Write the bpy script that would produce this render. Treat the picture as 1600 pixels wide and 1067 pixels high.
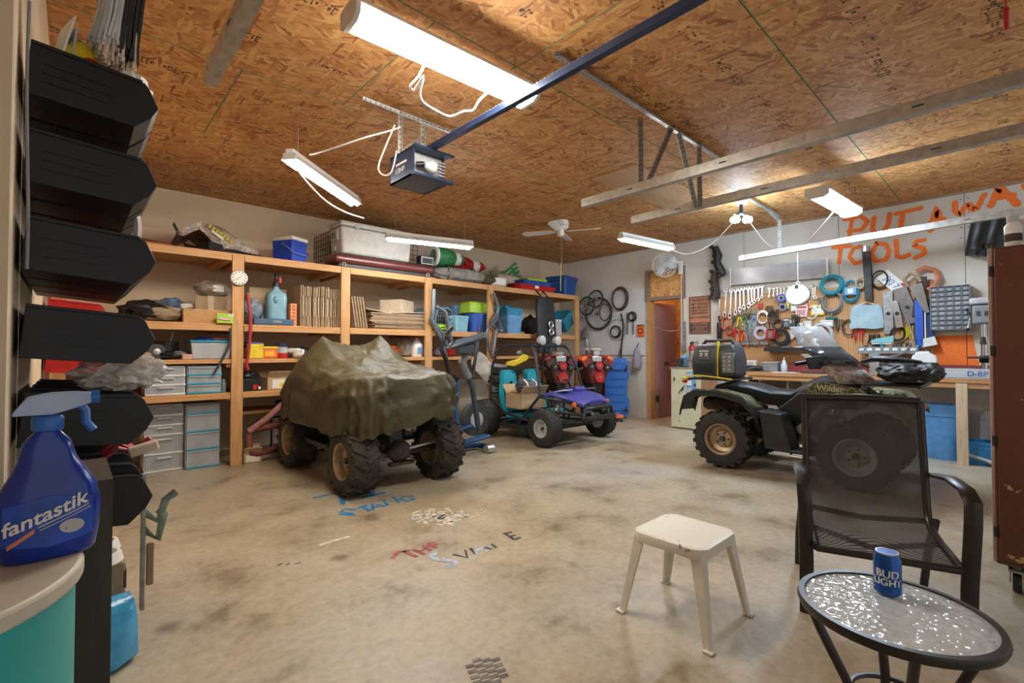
import bpy, bmesh, math, random
from mathutils import Vector, Matrix, Euler, noise
for o in list(bpy.data.objects): bpy.data.objects.remove(o, do_unlink=True)
SC = bpy.context.scene
COL = SC.collection
PI = math.pi
R = math.radians
# ---------------------------------------------------------------- camera
FPX, CX, CY, HC = 740.0, 800.0, 533.5, 1.2
PITCH = math.atan(14.5 / FPX)
YAW = R(42.95)
cam = bpy.data.cameras.new('camera'); cam.sensor_width = 36; cam.lens = FPX / 1600 * 36
cam.clip_start = 0.03
co = bpy.data.objects.new('camera', cam); COL.objects.link(co)
co.location = (0, 0, HC); co.rotation_euler = (PI / 2 + PITCH, 0, -YAW)
SC.camera = co
# ---------------------------------------------------------------- world, exposure
W = bpy.data.worlds.new('world'); SC.world = W; W.use_nodes = True
W.node_tree.nodes['Background'].inputs[0].default_value = (.95, 0.97, 1.0, 1)
W.node_tree.nodes['Background'].inputs[1].default_value = 0.62
SC.view_settings.view_transform = 'Standard'; SC.view_settings.look = 'None'
SC.view_settings.gamma = 1; SC.view_settings.use_curve_mapping = False
SC.view_settings.exposure = 0.24
LAMP = 4.6      # common factor on the shop lamps' output
# ---------------------------------------------------------------- pixel -> place
FW = Vector((math.sin(YAW), math.cos(YAW), 0)); RT = Vector((math.cos(YAW), -math.sin(YAW), 0))
def ray(px, py):
    a, u = (px - CX) / FPX, (CY - py) / FPX
    return RT * a + FW * (math.cos(PITCH) - u * math.sin(PITCH)) + Vector((0, 0, math.sin(PITCH) + u * math.cos(PITCH)))
C0 = Vector((0, 0, HC))
def onX(px, py, x): d = ray(px, py); return C0 + d * (x / d.x)
def onY(px, py, y): d = ray(px, py); return C0 + d * (y / d.y)
def onZ(px, py, z): d = ray(px, py); return C0 + d * ((z - HC) / d.z)
def atD(px, py, t): return C0 + ray(px, py) * t
# ---------------------------------------------------------------- mesh building
def V(*a): return Vector(a)
class M:
    def __init__(s): s.bm = bmesh.new()
    def face(s, pts):
        try: s.bm.faces.new([s.bm.verts.new(p) for p in pts])
        except ValueError: pass
        return s
    def box(s, c, sz, r=(0, 0, 0), tp=1.0, tpy=None):
        tpy = tp if tpy is None else tpy
        m = Matrix.Translation(c) @ Euler(r).to_matrix().to_4x4()
        x, y, z = sz[0] / 2, sz[1] / 2, sz[2] / 2
        vs = []
        for k in (-1, 1):
            fx, fy = (tp, tpy) if k < 0 else (1, 1)
            for a, b in ((-1, -1), (1, -1), (1, 1), (-1, 1)):
                vs.append(s.bm.verts.new(m @ V(a * x * fx, b * y * fy, k * z)))
        for f in ((3, 2, 1, 0), (4, 5, 6, 7), (0, 1, 5, 4), (1, 2, 6, 5), (2, 3, 7, 6), (3, 0, 4, 7)):
            s.bm.faces.new([vs[i] for i in f])
        return s
    def span(s, a, b):   # axis aligned box between two corners
        a, b = Vector(a), Vector(b)
        return s.box((a + b) / 2, [abs(q) for q in (b - a)])
    def loft(s, rings, c0=True, c1=True, closed=True):
        rr = [[s.bm.verts.new(p) for p in ring] for ring in rings]
        n = len(rr[0])
        for i in range(len(rr) - 1):
            for j in range(n if closed else n - 1):
                k = (j + 1) % n
                s.bm.faces.new((rr[i][j], rr[i][k], rr[i + 1][k], rr[i + 1][j]))
        if closed and n > 2:
            if c0: s.bm.faces.new(rr[0][::-1])
            if c1: s.bm.faces.new(rr[-1])
        return s
    def tube(s, pts, r, n=6, closed=False, flat=None):
        pts = [Vector(p) for p in pts]; N = len(pts)
        rs = r if isinstance(r, (list, tuple)) else [r] * N
        rings = []; up = None
        for i, p in enumerate(pts):
            a = pts[(i - 1) % N] if (closed or i > 0) else p
            b = pts[(i + 1) % N] if (closed or i < N - 1) else p
            t = (b - a)
            t = t.normalized() if t.length > 1e-9 else V(0, 0, 1)
            if up is None:
                up = V(0, 0, 1) if abs(t.z) < .9 else V(1, 0, 0)
            u = (up - t * up.dot(t)); u = u.normalized() if u.length > 1e-6 else t.orthogonal().normalized()
            v = t.cross(u); up = u
            fx, fy = flat or (1, 1)
            rings.append([p + (u * math.cos(q) * fx + v * math.sin(q) * fy) * rs[i] for q in [2 * PI * (k + .5) / n for k in range(n)]])
        if closed: rings.append(rings[0])
        return s.loft(rings, not closed, not closed)
    def cyl(s, p, q, r, r2=None, n=14):
        return s.tube([p, q], [r, r if r2 is None else r2], n)
    def lathe(s, prof, n=24, c=(0, 0, 0), ax='Z', cap=True):
        c = Vector(c); rings = []
        for r, h in prof:
            ring = []
            for k in range(n):
                a = 2 * PI * k / n; x, y = max(r, 1e-4) * math.cos(a), max(r, 1e-4) * math.sin(a)
                ring.append(c + (V(x, y, h) if ax == 'Z' else V(h, x, y) if ax == 'X' else V(y, h, x)))
            rings.append(ring)
        return s.loft(rings, cap, cap)
    def prism(s, poly, o, u, v, th):   # outline in (u,v) from o, extruded by vector th
        o, u, v, th = Vector(o), Vector(u), Vector(v), Vector(th)
        a = [o + u * p[0] + v * p[1] for p in poly]
        return s.loft([a, [p + th for p in a]])
    def sph(s, c, r, n=12, m=8):
        r = r if isinstance(r, (tuple, list)) else (r, r, r); c = Vector(c); rings = []
        for i in range(m + 1):
            t = PI * (i / m); q = max(math.sin(t), .02)
            rings.append([c + V(r[0] * q * math.cos(2 * PI * k / n), r[1] * q * math.sin(2 * PI * k / n), -r[2] * math.cos(t)) for k in range(n)])
        return s.loft(rings)
    def torus(s, c, Rr, r, ax='Z', n=28, m=8, e=1.0):
        c = Vector(c); pts = []
        for k in range(n):
            a = 2 * PI * k / n; x, y = Rr * math.cos(a), Rr * math.sin(a) * e
            pts.append(c + (V(x, y, 0) if ax == 'Z' else V(0, x, y) if ax == 'X' else V(x, 0, y)))
        return s.tube(pts, r, m, True)
    def blob(s, c, sz, seed=0, amp=.25, freq=2.2, sub=3, flat=0.0):
        ret = bmesh.ops.create_icosphere(s.bm, subdivisions=sub, radius=1)
        off = V(seed * 7.3, seed * 3.1, seed * 1.7)
        for v in ret['verts']:
            p = v.co.normalized()
            k = 1 + amp * noise.noise(p * freq + off) + amp * .5 * noise.noise(p * freq * 2.7 + off)
            q = V(p.x * k * sz[0], p.y * k * sz[1], p.z * k * sz[2])
            if flat and q.z < -sz[2] * flat: q.z = -sz[2] * flat
            v.co = q + Vector(c)
        return s
    def build(s, name, mat, parent=None, smooth=40, bevel=0, seg=2, loc=None):
        me = bpy.data.meshes.new(name); bmesh.ops.recalc_face_normals(s.bm, faces=s.bm.faces)
        s.bm.to_mesh(me); s.bm.free()
        if smooth:
            for p in me.polygons: p.use_smooth = True
            me.set_sharp_from_angle(angle=R(smooth))
        me.materials.append(mat)
        o = bpy.data.objects.new(name, me); COL.objects.link(o)
        if parent is not None: o.parent = parent
        if loc is not None: o.location = loc
        if bevel:
            b = o.modifiers.new('bevel', 'BEVEL'); b.width = bevel; b.segments = seg; b.limit_method = 'ANGLE'
        return o
LABELS = {}
def tag(o, label, cat, group=None):
    o['label'] = label; o['category'] = cat
    if group: o['group'] = group
    return o
def thing(name, label, cat, loc=(0, 0, 0), rz=0, group=None, rot=None):
    o = bpy.data.objects.new(name, None); COL.objects.link(o); o.empty_display_size = .1
    o.location = loc; o.rotation_euler = rot if rot else (0, 0, rz)
    return tag(o, label, cat, group)
def struct(o): o['kind'] = 'structure'; return o
def copy_tree(o, parent=None):
    c = o.copy(); COL.objects.link(c)
    if parent is not None: c.parent = parent
    for ch in list(o.children): copy_tree(ch, c)
    return c
ORD = ['first', 'second', 'third', 'fourth', 'fifth', 'sixth', 'seventh', 'eighth', 'ninth', 'tenth', 'eleventh', 'twelfth', 'thirteenth', 'fourteenth', 'fifteenth', 'sixteenth', 'seventeenth', 'eighteenth', 'nineteenth', 'twentieth']
def text(name, s, size, mat, parent, loc, rot, ext=.0006, al='CENTER', sx=1.0, bold=0):
    cu = bpy.data.curves.new(name, 'FONT'); cu.body = s; cu.size = size; cu.align_x = al; cu.align_y = 'CENTER'; cu.extrude = ext; cu.offset = bold
    t = bpy.data.objects.new('tmp', cu); COL.objects.link(t)
    bpy.context.view_layer.update()
    me = bpy.data.meshes.new_from_object(t.evaluated_get(bpy.context.evaluated_depsgraph_get()))
    bpy.data.objects.remove(t)
    me.name = name; me.materials.clear(); me.materials.append(mat)
    o = bpy.data.objects.new(name, me); COL.objects.link(o)
    o.location = loc; o.rotation_euler = rot; o.scale = (sx, 1, 1)
    if parent is not None: o.parent = parent
    return o
# ---------------------------------------------------------------- materials
_mc = {}
def NT(name):
    m = bpy.data.materials.new(name); m.use_nodes = True; nt = m.node_tree
    return m, nt, nt.nodes['Principled BSDF']
def nd(nt, t, **k):
    n = nt.nodes.new(t)
    for a, b in k.items():
        if a.startswith('i_'):
            n.inputs[int(a[2:]) if a[2:].isdigit() else a[2:]].default_value = b
        else: setattr(n, a, b)
    return n
def ramp(nt, fac, stops, interp='LINEAR'):
    r = nt.nodes.new('ShaderNodeValToRGB'); cr = r.color_ramp; cr.interpolation = interp
    while len(cr.elements) > len(stops): cr.elements.remove(cr.elements[-1])
    while len(cr.elements) < len(stops): cr.elements.new(1)
    for e, (p, c) in zip(cr.elements, stops): e.position = p; e.color = (*c, 1) if len(c) == 3 else c
    nt.links.new(fac, r.inputs[0]); return r.outputs[0]
def coords(nt, sc=(1, 1, 1), rot=(0, 0, 0), kind='Object'):
    t = nt.nodes.new('ShaderNodeTexCoord'); mp = nt.nodes.new('ShaderNodeMapping')
    mp.inputs['Scale'].default_value = sc; mp.inputs['Rotation'].default_value = rot
    nt.links.new(t.outputs[kind], mp.inputs[0]); return mp.outputs[0]
def mixc(nt, f, a, b, mode='MIX'):
    m = nt.nodes.new('ShaderNodeMix'); m.data_type = 'RGBA'; m.blend_type = mode
    for sock, val in ((m.inputs[0], f), (m.inputs[6], a), (m.inputs[7], b)):
        if hasattr(val, 'links'): nt.links.new(val, sock)
        else: sock.default_value = val if isinstance(val, (int, float)) else ((*val, 1) if len(val) == 3 else val)
    return m.outputs[2]
def noi(nt, co, scale, detail=4, rough=.55):
    n = nd(nt, 'ShaderNodeTexNoise'); n.inputs['Scale'].default_value = scale; n.inputs['Detail'].default_value = detail; n.inputs['Roughness'].default_value = rough
    nt.links.new(co, n.inputs['Vector']); return n.outputs[0]
def bump(nt, b, h, strength=.2, dist=.01):
    n = nd(nt, 'ShaderNodeBump'); n.inputs['Strength'].default_value = strength; n.inputs['Distance'].default_value = dist
    nt.links.new(h, n.inputs['Height']); nt.links.new(n.outputs[0], b.inputs['Normal'])
def pl(name, col, rough=.45, metal=0, var=.12, nscale=14, bmp=0, alpha=1, trans=0, coat=0):
    """plain painted / plastic / metal surface with slight mottling"""
    key = (name,)
    if key in _mc: return _mc[key]
    m, nt, b = NT(name)
    c = coords(nt); n = noi(nt, c, nscale)
    d = tuple(max(0, x * (1 - var * 1.6)) for x in col); l = tuple(min(1, x * (1 + var)) for x in col)
    nt.links.new(ramp(nt, n, [(.3, d), (.7, l)]), b.inputs['Base Color'])
    b.inputs['Roughness'].default_value = rough; b.inputs['Metallic'].default_value = metal
    if bmp: bump(nt, b, noi(nt, c, nscale * 3), bmp)
    if alpha < 1: b.inputs['Alpha'].default_value = alpha
    if trans: b.inputs['Transmission Weight'].default_value = trans
    if coat: b.inputs['Coat Weight'].default_value = coat
    _mc[key] = m; return m
def emit(name, col, st):
    if name in _mc: return _mc[name]
    m, nt, b = NT(name); b.inputs['Emission Color'].default_value = (*col, 1); b.inputs['Emission Strength'].default_value = st
    b.inputs['Base Color'].default_value = (.9, .9, .9, 1); _mc[name] = m; return m
def wood(name, a, b_, sc=(1.2, 14, 14), rough=.6, dark=None):
    if name in _mc: return _mc[name]
    m, nt, b = NT(name); c = coords(nt, sc)
    n = noi(nt, c, 3.0, 6, .6); n2 = noi(nt, coords(nt), 2.0, 3)
    g = ramp(nt, n, [(.25, dark or tuple(x * .6 for x in a)), (.5, a), (.8, b_)])
    nt.links.new(mixc(nt, .25, g, ramp(nt, n2, [(.3, a), (.7, b_)])), b.inputs['Base Color'])
    b.inputs['Roughness'].default_value = rough; bump(nt, b, n, .12); _mc[name] = m; return m
def osb(name, cols, scale=.62, wall=False):
    m, nt, b = NT(name)
    base = nt.nodes.new('ShaderNodeTexCoord').outputs['Object']
    if wall:
        sp_ = nd(nt, 'ShaderNodeSeparateXYZ'); nt.links.new(base, sp_.inputs[0]); ad = nd(nt, 'ShaderNodeMath', operation='ADD'); nt.links.new(sp_.outputs[0], ad.inputs[0]); nt.links.new(sp_.outputs[1], ad.inputs[1])
        cb_ = nd(nt, 'ShaderNodeCombineXYZ'); nt.links.new(ad.outputs[0], cb_.inputs[0]); nt.links.new(sp_.outputs[2], cb_.inputs[1]); base = cb_.outputs[0]
    def layer(ang, sx, sy, seed):
        m0 = nd(nt, 'ShaderNodeMapping'); m0.inputs['Rotation'].default_value = (0, 0, ang); nt.links.new(base, m0.inputs[0])
        mp = nd(nt, 'ShaderNodeMapping'); mp.inputs['Scale'].default_value = (sx * scale, sy * scale, 1); mp.inputs['Location'].default_value = (seed, seed * 2.3, 0)
        nt.links.new(m0.outputs[0], mp.inputs[0])
        w = nd(nt, 'ShaderNodeTexVoronoi'); w.inputs['Scale'].default_value = 1; w.inputs['Randomness'].default_value = 1; w.voronoi_dimensions = '2D'
        nt.links.new(mp.outputs[0], w.inputs['Vector'])
        sp = nd(nt, 'ShaderNodeSeparateColor'); nt.links.new(w.outputs['Color'], sp.inputs[0])
        return sp.outputs[0], sp.outputs[1], w.outputs['Distance']
    A = [layer(.10, 13, 70, .3), layer(-.5, 14, 72, 3.1), layer(.6, 14, 70, 7.7), layer(1.5, 16, 70, 5.2)]
    cl = [ramp(nt, q[0], cols) for q in A]
    cur = cl[0]
    for i in (1, 2, 3):
        st = nd(nt, 'ShaderNodeMath', operation='GREATER_THAN'); nt.links.new(A[i][1], st.inputs[0]); st.inputs[1].default_value = .46 + .07 * i
        cur = mixc(nt, st.outputs[0], cur, cl[i])
    fine = noi(nt, coords(nt, (14, 40, 40 if wall else 1)), 6, 5)
    cur = mixc(nt, .25, cur, ramp(nt, fine, [(.3, (.30, .15, .05)), (.6, (.8, .5, .22))]), 'OVERLAY')
    nt.links.new(cur, b.inputs['Base Color']); b.inputs['Roughness'].default_value = .62
    bump(nt, b, A[1][2], .25, .004)
    return m
OSBC = [(0, (.26, .11, .035)), (.12, (.40, .19, .065)), (.4, (.50, .265, .095)), (.7, (.57, .32, .125)), (1, (.66, .42, .19))]
m_osb = osb('osb_board', OSBC)
def concrete():
    m, nt, b = NT('stained_concrete'); c = coords(nt)
    n1 = noi(nt, c, .55, 5, .6); n2 = noi(nt, c, 2.6, 8, .65); n3 = noi(nt, c, 22, 5, .7)
    base = ramp(nt, n1, [(.3, (.41, .33, .21)), (.5, (.44, .375, .27)), (.68, (.43, .40, .35))])
    st = ramp(nt, n2, [(.30, (.42, .37, .32)), (.45, (.88, .86, .83)), (.58, (1, 1, 1)), (.75, (1.05, 1.03, 1.0))])
    cur = mixc(nt, 1.0, base, st, 'MULTIPLY')
    cur = mixc(nt, .55, cur, ramp(nt, n3, [(.3, (.35, .33, .30)), (.55, (.55, .55, .55)), (.8, (.72, .72, .72))]), 'OVERLAY')
    v = nd(nt, 'ShaderNodeTexVoronoi'); v.inputs['Scale'].default_value = 2.3; nt.links.new(c, v.inputs['Vector'])
    spot = ramp(nt, v.outputs['Distance'], [(.05, (.45, .42, .38)), (.16, (1, 1, 1))])
    msk = ramp(nt, noi(nt, c, 1.1, 2), [(.52, (0, 0, 0)), (.6, (1, 1, 1))])
    cur = mixc(nt, msk, cur, mixc(nt, 1.0, cur, spot, 'MULTIPLY'))
    nt.links.new(cur, b.inputs['Base Color'])
    nt.links.new(ramp(nt, n2, [(.3, (.30, .30, .30)), (.7, (.55, .55, .55))]), b.inputs['Roughness'])
    bump(nt, b, n3, .06, .004); return m
m_conc = concrete()
def drywall(name='drywall', cols=((.66, .51, .34), (.74, .59, .42), (.76, .65, .50))):
    m, nt, b = NT(name); c = coords(nt); n = noi(nt, c, .8, 4); n2 = noi(nt, c, 9, 5)
    cur = ramp(nt, n, [(.3, cols[0]), (.55, cols[1]), (.75, cols[2])])
    cur = mixc(nt, .25, cur, ramp(nt, n2, [(.3, (.42, .40, .38)), (.7, (.6, .6, .6))]), 'OVERLAY')
    nt.links.new(cur, b.inputs['Base Color']); b.inputs['Roughness'].default_value = .8; return m
m_dry = drywall(); m_dryg = drywall('drywall_grey', ((.60, .54, .46), (.67, .62, .55), (.70, .66, .61)))
m_pine = wood('pine', (.56, .29, .11), (.68, .40, .18), dark=(.38, .17, .06))
m_pine_y = wood('pine_upright', (.56, .29, .11), (.68, .40, .18), (14, 14, 1.2), dark=(.38, .17, .06))
m_pale = wood('pale_lumber', (.66, .48, .31), (.76, .60, .42), (14, 14, 1.2))
def pegmat(name, col, hole, pitch=.0254):
    m, nt, b = NT(name); c = coords(nt, (1 / pitch,) * 3)
    fr = nd(nt, 'ShaderNodeVectorMath', operation='FRACTION'); nt.links.new(c, fr.inputs[0])
    sb = nd(nt, 'ShaderNodeVectorMath', operation='SUBTRACT'); nt.links.new(fr.outputs[0], sb.inputs[0]); sb.inputs[1].default_value = (.5, .5, .5)
    sp = nd(nt, 'ShaderNodeSeparateXYZ'); nt.links.new(sb.outputs[0], sp.inputs[0])
    cb = nd(nt, 'ShaderNodeCombineXYZ'); nt.links.new(sp.outputs[1], cb.inputs[1]); nt.links.new(sp.outputs[2], cb.inputs[2])
    ln = nd(nt, 'ShaderNodeVectorMath', operation='LENGTH'); nt.links.new(cb.outputs[0], ln.inputs[0])
    n = noi(nt, coords(nt), 3, 4)
    base = ramp(nt, n, [(.3, tuple(x * .82 for x in col)), (.7, col)])
    cur = ramp(nt, ln.outputs['Value'], [(.14, (0, 0, 0)), (.2, (1, 1, 1))])
    nt.links.new(mixc(nt, cur, hole, base), b.inputs['Base Color']); b.inputs['Roughness'].default_value = .6; return m
m_peg = pegmat('brown_pegboard', (.62, .33, .14), (.12, .06, .03))
m_pegw = pegmat('white_pegboard', (.74, .75, .77), (.25, .25, .27))
def cardmat(name, edge=False):
    m, nt, b = NT(name); c = coords(nt); n = noi(nt, c, 5, 4)
    cur = ramp(nt, n, [(.3, (.46, .31, .17)), (.7, (.58, .42, .26))])
    nt.links.new(cur, b.inputs['Base Color']); b.inputs['Roughness'].default_value = .75; return m
m_card = cardmat('cardboard'); m_card2 = pl('cardboard_dark', (.36, .25, .15), .8); m_card3 = pl('cardboard_pale', (.66, .53, .38), .8)
def camo(name, cols, sc=7):
    m, nt, b = NT(name); n = noi(nt, coords(nt), sc, 5, .6)
    st = [(.30 + .4 * i / len(cols), c) for i, c in enumerate(cols)]
    nt.links.new(ramp(nt, n, st, 'CONSTANT'), b.inputs['Base Color']); b.inputs['Roughness'].default_value = .4; return m
m_camo = camo('camo_green', [(.02, .025, .01), (.07, .075, .028), (.20, .20, .10), (.045, .04, .018), (.13, .14, .055)], 14)
m_camog = camo('camo_bark', [(.16, .13, .11), (.42, .35, .29), (.30, .24, .24), (.52, .44, .36), (.22, .17, .15)], 11)
def tarp():
    m, nt, b = NT('olive_tarp'); c = coords(nt); n = noi(nt, c, 3, 6, .6); n2 = noi(nt, c, 40, 3)
    nt.links.new(ramp(nt, n, [(.3, (.042, .034, .013)), (.6, (.078, .064, .026)), (.8, (.125, .108, .05))]), b.inputs['Base Color'])
    b.inputs['Roughness'].default_value = .42; bump(nt, b, noi(nt, c, 9, 6, .65), .55, .03); return m
m_tarp = tarp()
m_galv = pl('galvanised', (.56, .56, .52), .38, .75, .15, 20)
m_galvd = pl('galvanised_dull', (.34, .34, .32), .5, .6, .2, 20)
m_steel = pl('chrome_steel', (.58, .59, .61), .25, .95, .08)
m_alu = pl('brushed_aluminium', (.62, .62, .62), .35, .85, .1)
m_blk = pl('black_plastic', (.014, .016, .018), .38, 0, .3)
m_bin = pl('black_bin_plastic', (.004, .005, .006), .5, 0, .3)
m_blkm = pl('black_metal', (.018, .018, .02), .4, .2, .3)
m_rub = pl('tyre_rubber', (.028, .026, .023), .75, 0, .35, 18, .2)
m_rubm = pl('muddy_rubber', (.045, .036, .026), .8, 0, .4, 10, .25)
m_white = pl('white_plastic', (.80, .79, .75), .4, 0, .04)
m_enam = pl('white_enamel', (.82, .82, .80), .35, 0, .04)
m_wcord = pl('white_cord', (.80, .78, .74), .5, 0, .04)
m_blue = pl('blue_plastic', (.03, .10, .42), .4)
m_bluel = pl('light_blue_plastic', (.16, .36, .62), .4)
m_teal = pl('teal_plastic', (.015, .22, .34), .4)
m_red = pl('red_plastic', (.50, .02, .02), .4)
m_orange = pl('orange_paint', (.80, .16, .02), .45)
m_yel = pl('yellow_plastic', (.78, .58, .03), .45)
m_green = pl('green_plastic', (.03, .22, .07), .45)
m_lime = pl('lime_plastic', (.38, .62, .05), .45)
m_gray = pl('grey_plastic', (.22, .23, .24), .5)
m_lgray = pl('light_grey', (.50, .50, .50), .55)
m_dark = pl('dark_grey', (.05, .052, .055), .5, 0, .25)
m_rust = pl('rusty_iron', (.11, .075, .055), .7, .5, .4, 12, .3)
m_iron = pl('dark_iron', (.05, .048, .046), .5, .6, .3)
m_tan = pl('tan_rim', (.42, .31, .20), .4, .5, .15)
m_paper = pl('paper_white', (.78, .76, .70), .7, 0, .05)
m_clear = pl('clear_plastic', (.66, .68, .70), .25, 0, .06, 6, 0, .55)
m_cloth = pl('grey_cloth', (.30, .29, .27), .9, 0, .3, 8, .3)
# ================================================================ the room
WX, WY, WL, ZC = 7.5, 6.6, -0.12, 3.04
YF = -2.6     # where the building stops behind the camera
floor = struct(M().span((-2.2, YF, -.1), (WX + 2.2, WY + .15, 0)).build('floor', m_conc))
# ceiling: dark backing with separate OSB sheets
ceil = struct(M().span((-2.2, YF, ZC + .014), (WX + .15, WY + .15, ZC + .12)).build('ceiling', pl('ceiling_backing', (.10, .06, .03), .9)))
m_gline = pl('green_edge_seal', (.13, .33, .14), .7)
m_stamp = pl('stamp_ink', (.10, .06, .03), .8)
rows = [(-2.6, -1.45), (-1.44, -.235), (-.23, .98), (.985, 2.20), (2.205, 3.44), (3.445, 4.68), (4.685, 5.9), (5.905, 6.6)]
offs = [.2, 1.4, .3, 2.1, 1.47, .8, 1.9, .5]
random.seed(4)
for (y0, y1), ox in zip(rows, offs):
    x = ox - 2.44 * 2
    while x < WX:
        a, b_ = max(x, -2.2), min(x + 2.436, WX)
        if b_ - a > .05:
            sh = M().box((0, 0, 0), (b_ - a, y1 - y0, .014)).build('osb_sheet', m_osb, ceil, 0, loc=((a + b_) / 2, (y0 + y1) / 2, ZC + .007))
            g = M().span((-(b_ - a) / 2, (y1 - y0) / 2 - .006, -.0078), ((b_ - a) / 2, (y1 - y0) / 2, -.0068))
            g.span(((b_ - a) / 2 - .006, -(y1 - y0) / 2, -.0078), ((b_ - a) / 2, (y1 - y0) / 2, -.0068))
            g.build('edge_seal', m_gline, sh, 0)
            # printed grade stamps: rows of short ink marks
            s = M()
            for yy in ((y1 - y0) * .18, -(y1 - y0) * .25):
                xx = -(b_ - a) / 2 + .15
                while xx < (b_ - a) / 2 - .15:
                    w = random.uniform(.008, .03)
                    if random.random() < .62:
                        hh = random.uniform(.02, .075)
                        s.span((xx, yy - hh / 2, -.0076), (xx + w, yy - hh / 2 + .012, -.0069))
                        s.span((xx, yy + hh / 2 - .01, -.0076), (xx + w * .8, yy + hh / 2, -.0069))
                        if random.random() < .6: s.span((xx, yy - hh / 2, -.0076), (xx + .006, yy + hh / 2, -.0069))
                    else: xx += .05 * random.random()
                    xx += w + .008
            if b_ - a > .5: s.build('grade_stamp', m_stamp, sh, 0)
        x += 2.44
M().span((4.05, 2.55, ZC - .012), (6.0, 3.1, ZC - .001)).build('plywood_patch', wood('plywood_patch', (.50, .30, .15), (.58, .38, .21)), ceil, 0)
# walls
wb = struct(M().span((WL - .2, WY, 0), (WX + .15, WY + .12, ZC)).build('wall_back', m_dry))
DY0, DY1, DZ = 3.86, 4.50, 2.10       # doorway in the right-hand wall
mw = M()
mw.span((WX, DY1, 0), (WX + .12, WY, ZC)); mw.span((WX, YF, 0), (WX + .12, DY0, ZC)); mw.span((WX, DY0, DZ + .5), (WX + .12, DY1, ZC))
wr = struct(mw.build('wall_right', m_dryg, None, 0))
wl = struct(M().span((WL - .12, 1.85, 0), (WL, WY, ZC)).build('wall_left', m_dry))
wn = struct(M().span((-1.6, 1.75, 0), (WL, 1.85, ZC)).build('wall_near', m_dry))
wo = struct(M().span((-1.7, YF, 0), (-1.6, 1.85, ZC)).build('wall_far_left', m_dry))
# drywall joints and screws
jm = pl('dark_joint', (.16, .13, .11), .9)  # dark tone shared by the board joints and screw heads
for y in (-.8, .42, 1.64, 2.86):
    M().span((WX - .001, y - .003, .95), (WX + .001, y + .003, ZC)).build('drywall_joint', jm, wr, 0)
for y in (.39, .45):
    for z in (2.5, 2.62, 2.78, 2.95): M().cyl((WX - .001, y, z), (WX + .001, y, z), .007, None, 8).build('screw', jm, wr)
M().span((WX - .004, DY1, .98), (WX, 6.2, .986)).build('drywall_joint', jm, wr, 0)
struct(M().span((WX - .02, YF, ZC - .03), (WX, WY, ZC)).build('trim_1', pl('ceiling_trim', (.36, .23, .13), .7), None, 0))
# plastic vapour sheet sagging along the top of the shelf wall
vs = M(); rr = []
for i in range(41):
    x = .1 + i * .17; s = noise.noise(V(x * 1.3, 3, 0)) * .08
    rr.append([V(x, WY - .015 - .03 * abs(noise.noise(V(x * 4, k, 1))) - .015 * math.sin(k * 1.7 + x * 3), ZC - .01 - k * (.09 + .03 * s)) for k in range(6)])
vs.loft(rr, closed=False)
tag(vs.build('plastic_sheet', pl('vapour_sheet', (.74, .62, .46), .35, 0, .1, 5, .2, .3)), 'clear wrinkled plastic sheeting along top of the shelf wall', 'plastic sheet')
# doorway: frame, header panel, room behind
fr = M(); m_frame = wood('door_jamb', (.50, .26, .11), (.62, .36, .17), (14, 14, 1.2))
m_oldw = wood('weathered_wood', (.25, .18, .13), (.36, .27, .20))
fr.span((WX - .03, DY1 - .06, 0), (WX + .12, DY1 + .02, DZ)); fr.span((WX - .03, DY0 - .02, 0), (WX + .12, DY0 + .03, DZ))
d1 = struct(fr.build('door_1', m_frame, None, 0))
hd = M(); hd.span((WX - .04, DY0 - .06, DZ - .02), (WX + .1, DY1 + .04, DZ + .04)); hd.span((WX - .04, DY0 - .06, DZ + .47), (WX + .1, DY1 + .04, DZ + .52))
hd.span((WX - .04, DY1 - .03, DZ + .04), (WX + .1, DY1 + .04, DZ + .47)); hd.span((WX - .04, DY0 - .06, DZ + .04), (WX + .1, DY0 - .02, DZ + .47))
hd.build('header_frame', m_oldw, d1, 0)
M().box((0, 0, 0), (.02, .58, .44)).build('header_panel', osb('osb_light', [(p, tuple(min(1, q * 1.35) for q in c)) for p, c in OSBC], .9, True), d1, 0, loc=(WX + .04, (DY0 + DY1) / 2, DZ + .255), ).rotation_euler = (0, 0, 0)
lf = M().box((0, 0, 1.03), (.60, .04, 2.04)).build('door_leaf', wood('mauve_door', (.30, .15, .15), (.38, .20, .20), (14, 14, 1.2)), d1, 0, loc=(WX + .44, DY1 - .09, .0))
lf.rotation_euler = (0, 0, R(-4))
M().box((-.03, -.03, .98), (.12, .02, .03)).build('mail_plate', m_dark, lf, 0)
M().box((-.30, -.02, .35), (.03, .05, .1)).build('hinge', m_iron, lf, 0)
m_osb2 = osb('osb_room', [(p, tuple(min(1, q * 1.25) for q in c)) for p, c in OSBC], .62, True)
struct(M().span((WX + .12, DY1 + .5, 0), (WX + 2.1, DY1 + .6, ZC)).build('wall_store_side', m_osb2, None, 0))
struct(M().span((WX + 2.0, 2.2, 0), (WX + 2.1, DY1 + .6, ZC)).build('wall_store_back', m_osb2, None, 0))
struct(M().span((WX + .12, 2.1, 0), (WX + 2.1, 2.2, ZC)).build('wall_store_near', m_dry, None, 0))
struct(M().span((WX + .12, 2.1, 2.6), (WX + 2.1, DY1 + .6, 2.7)).build('ceiling_store', m_osb2, None, 0))
bl = thing('bulb_fixture', 'bare bulb on the ceiling of the little room behind the open door', 'lamp', (WX + 1.0, 4.2, 2.6))
M().cyl((0, 0, -.04), (0, 0, 0), .05).build('socket', m_white, bl); M().sph((0, 0, -.09), .045).build('bulb', emit('warm_bulb', (1, .72, .42), 45 * LAMP), bl)
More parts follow.
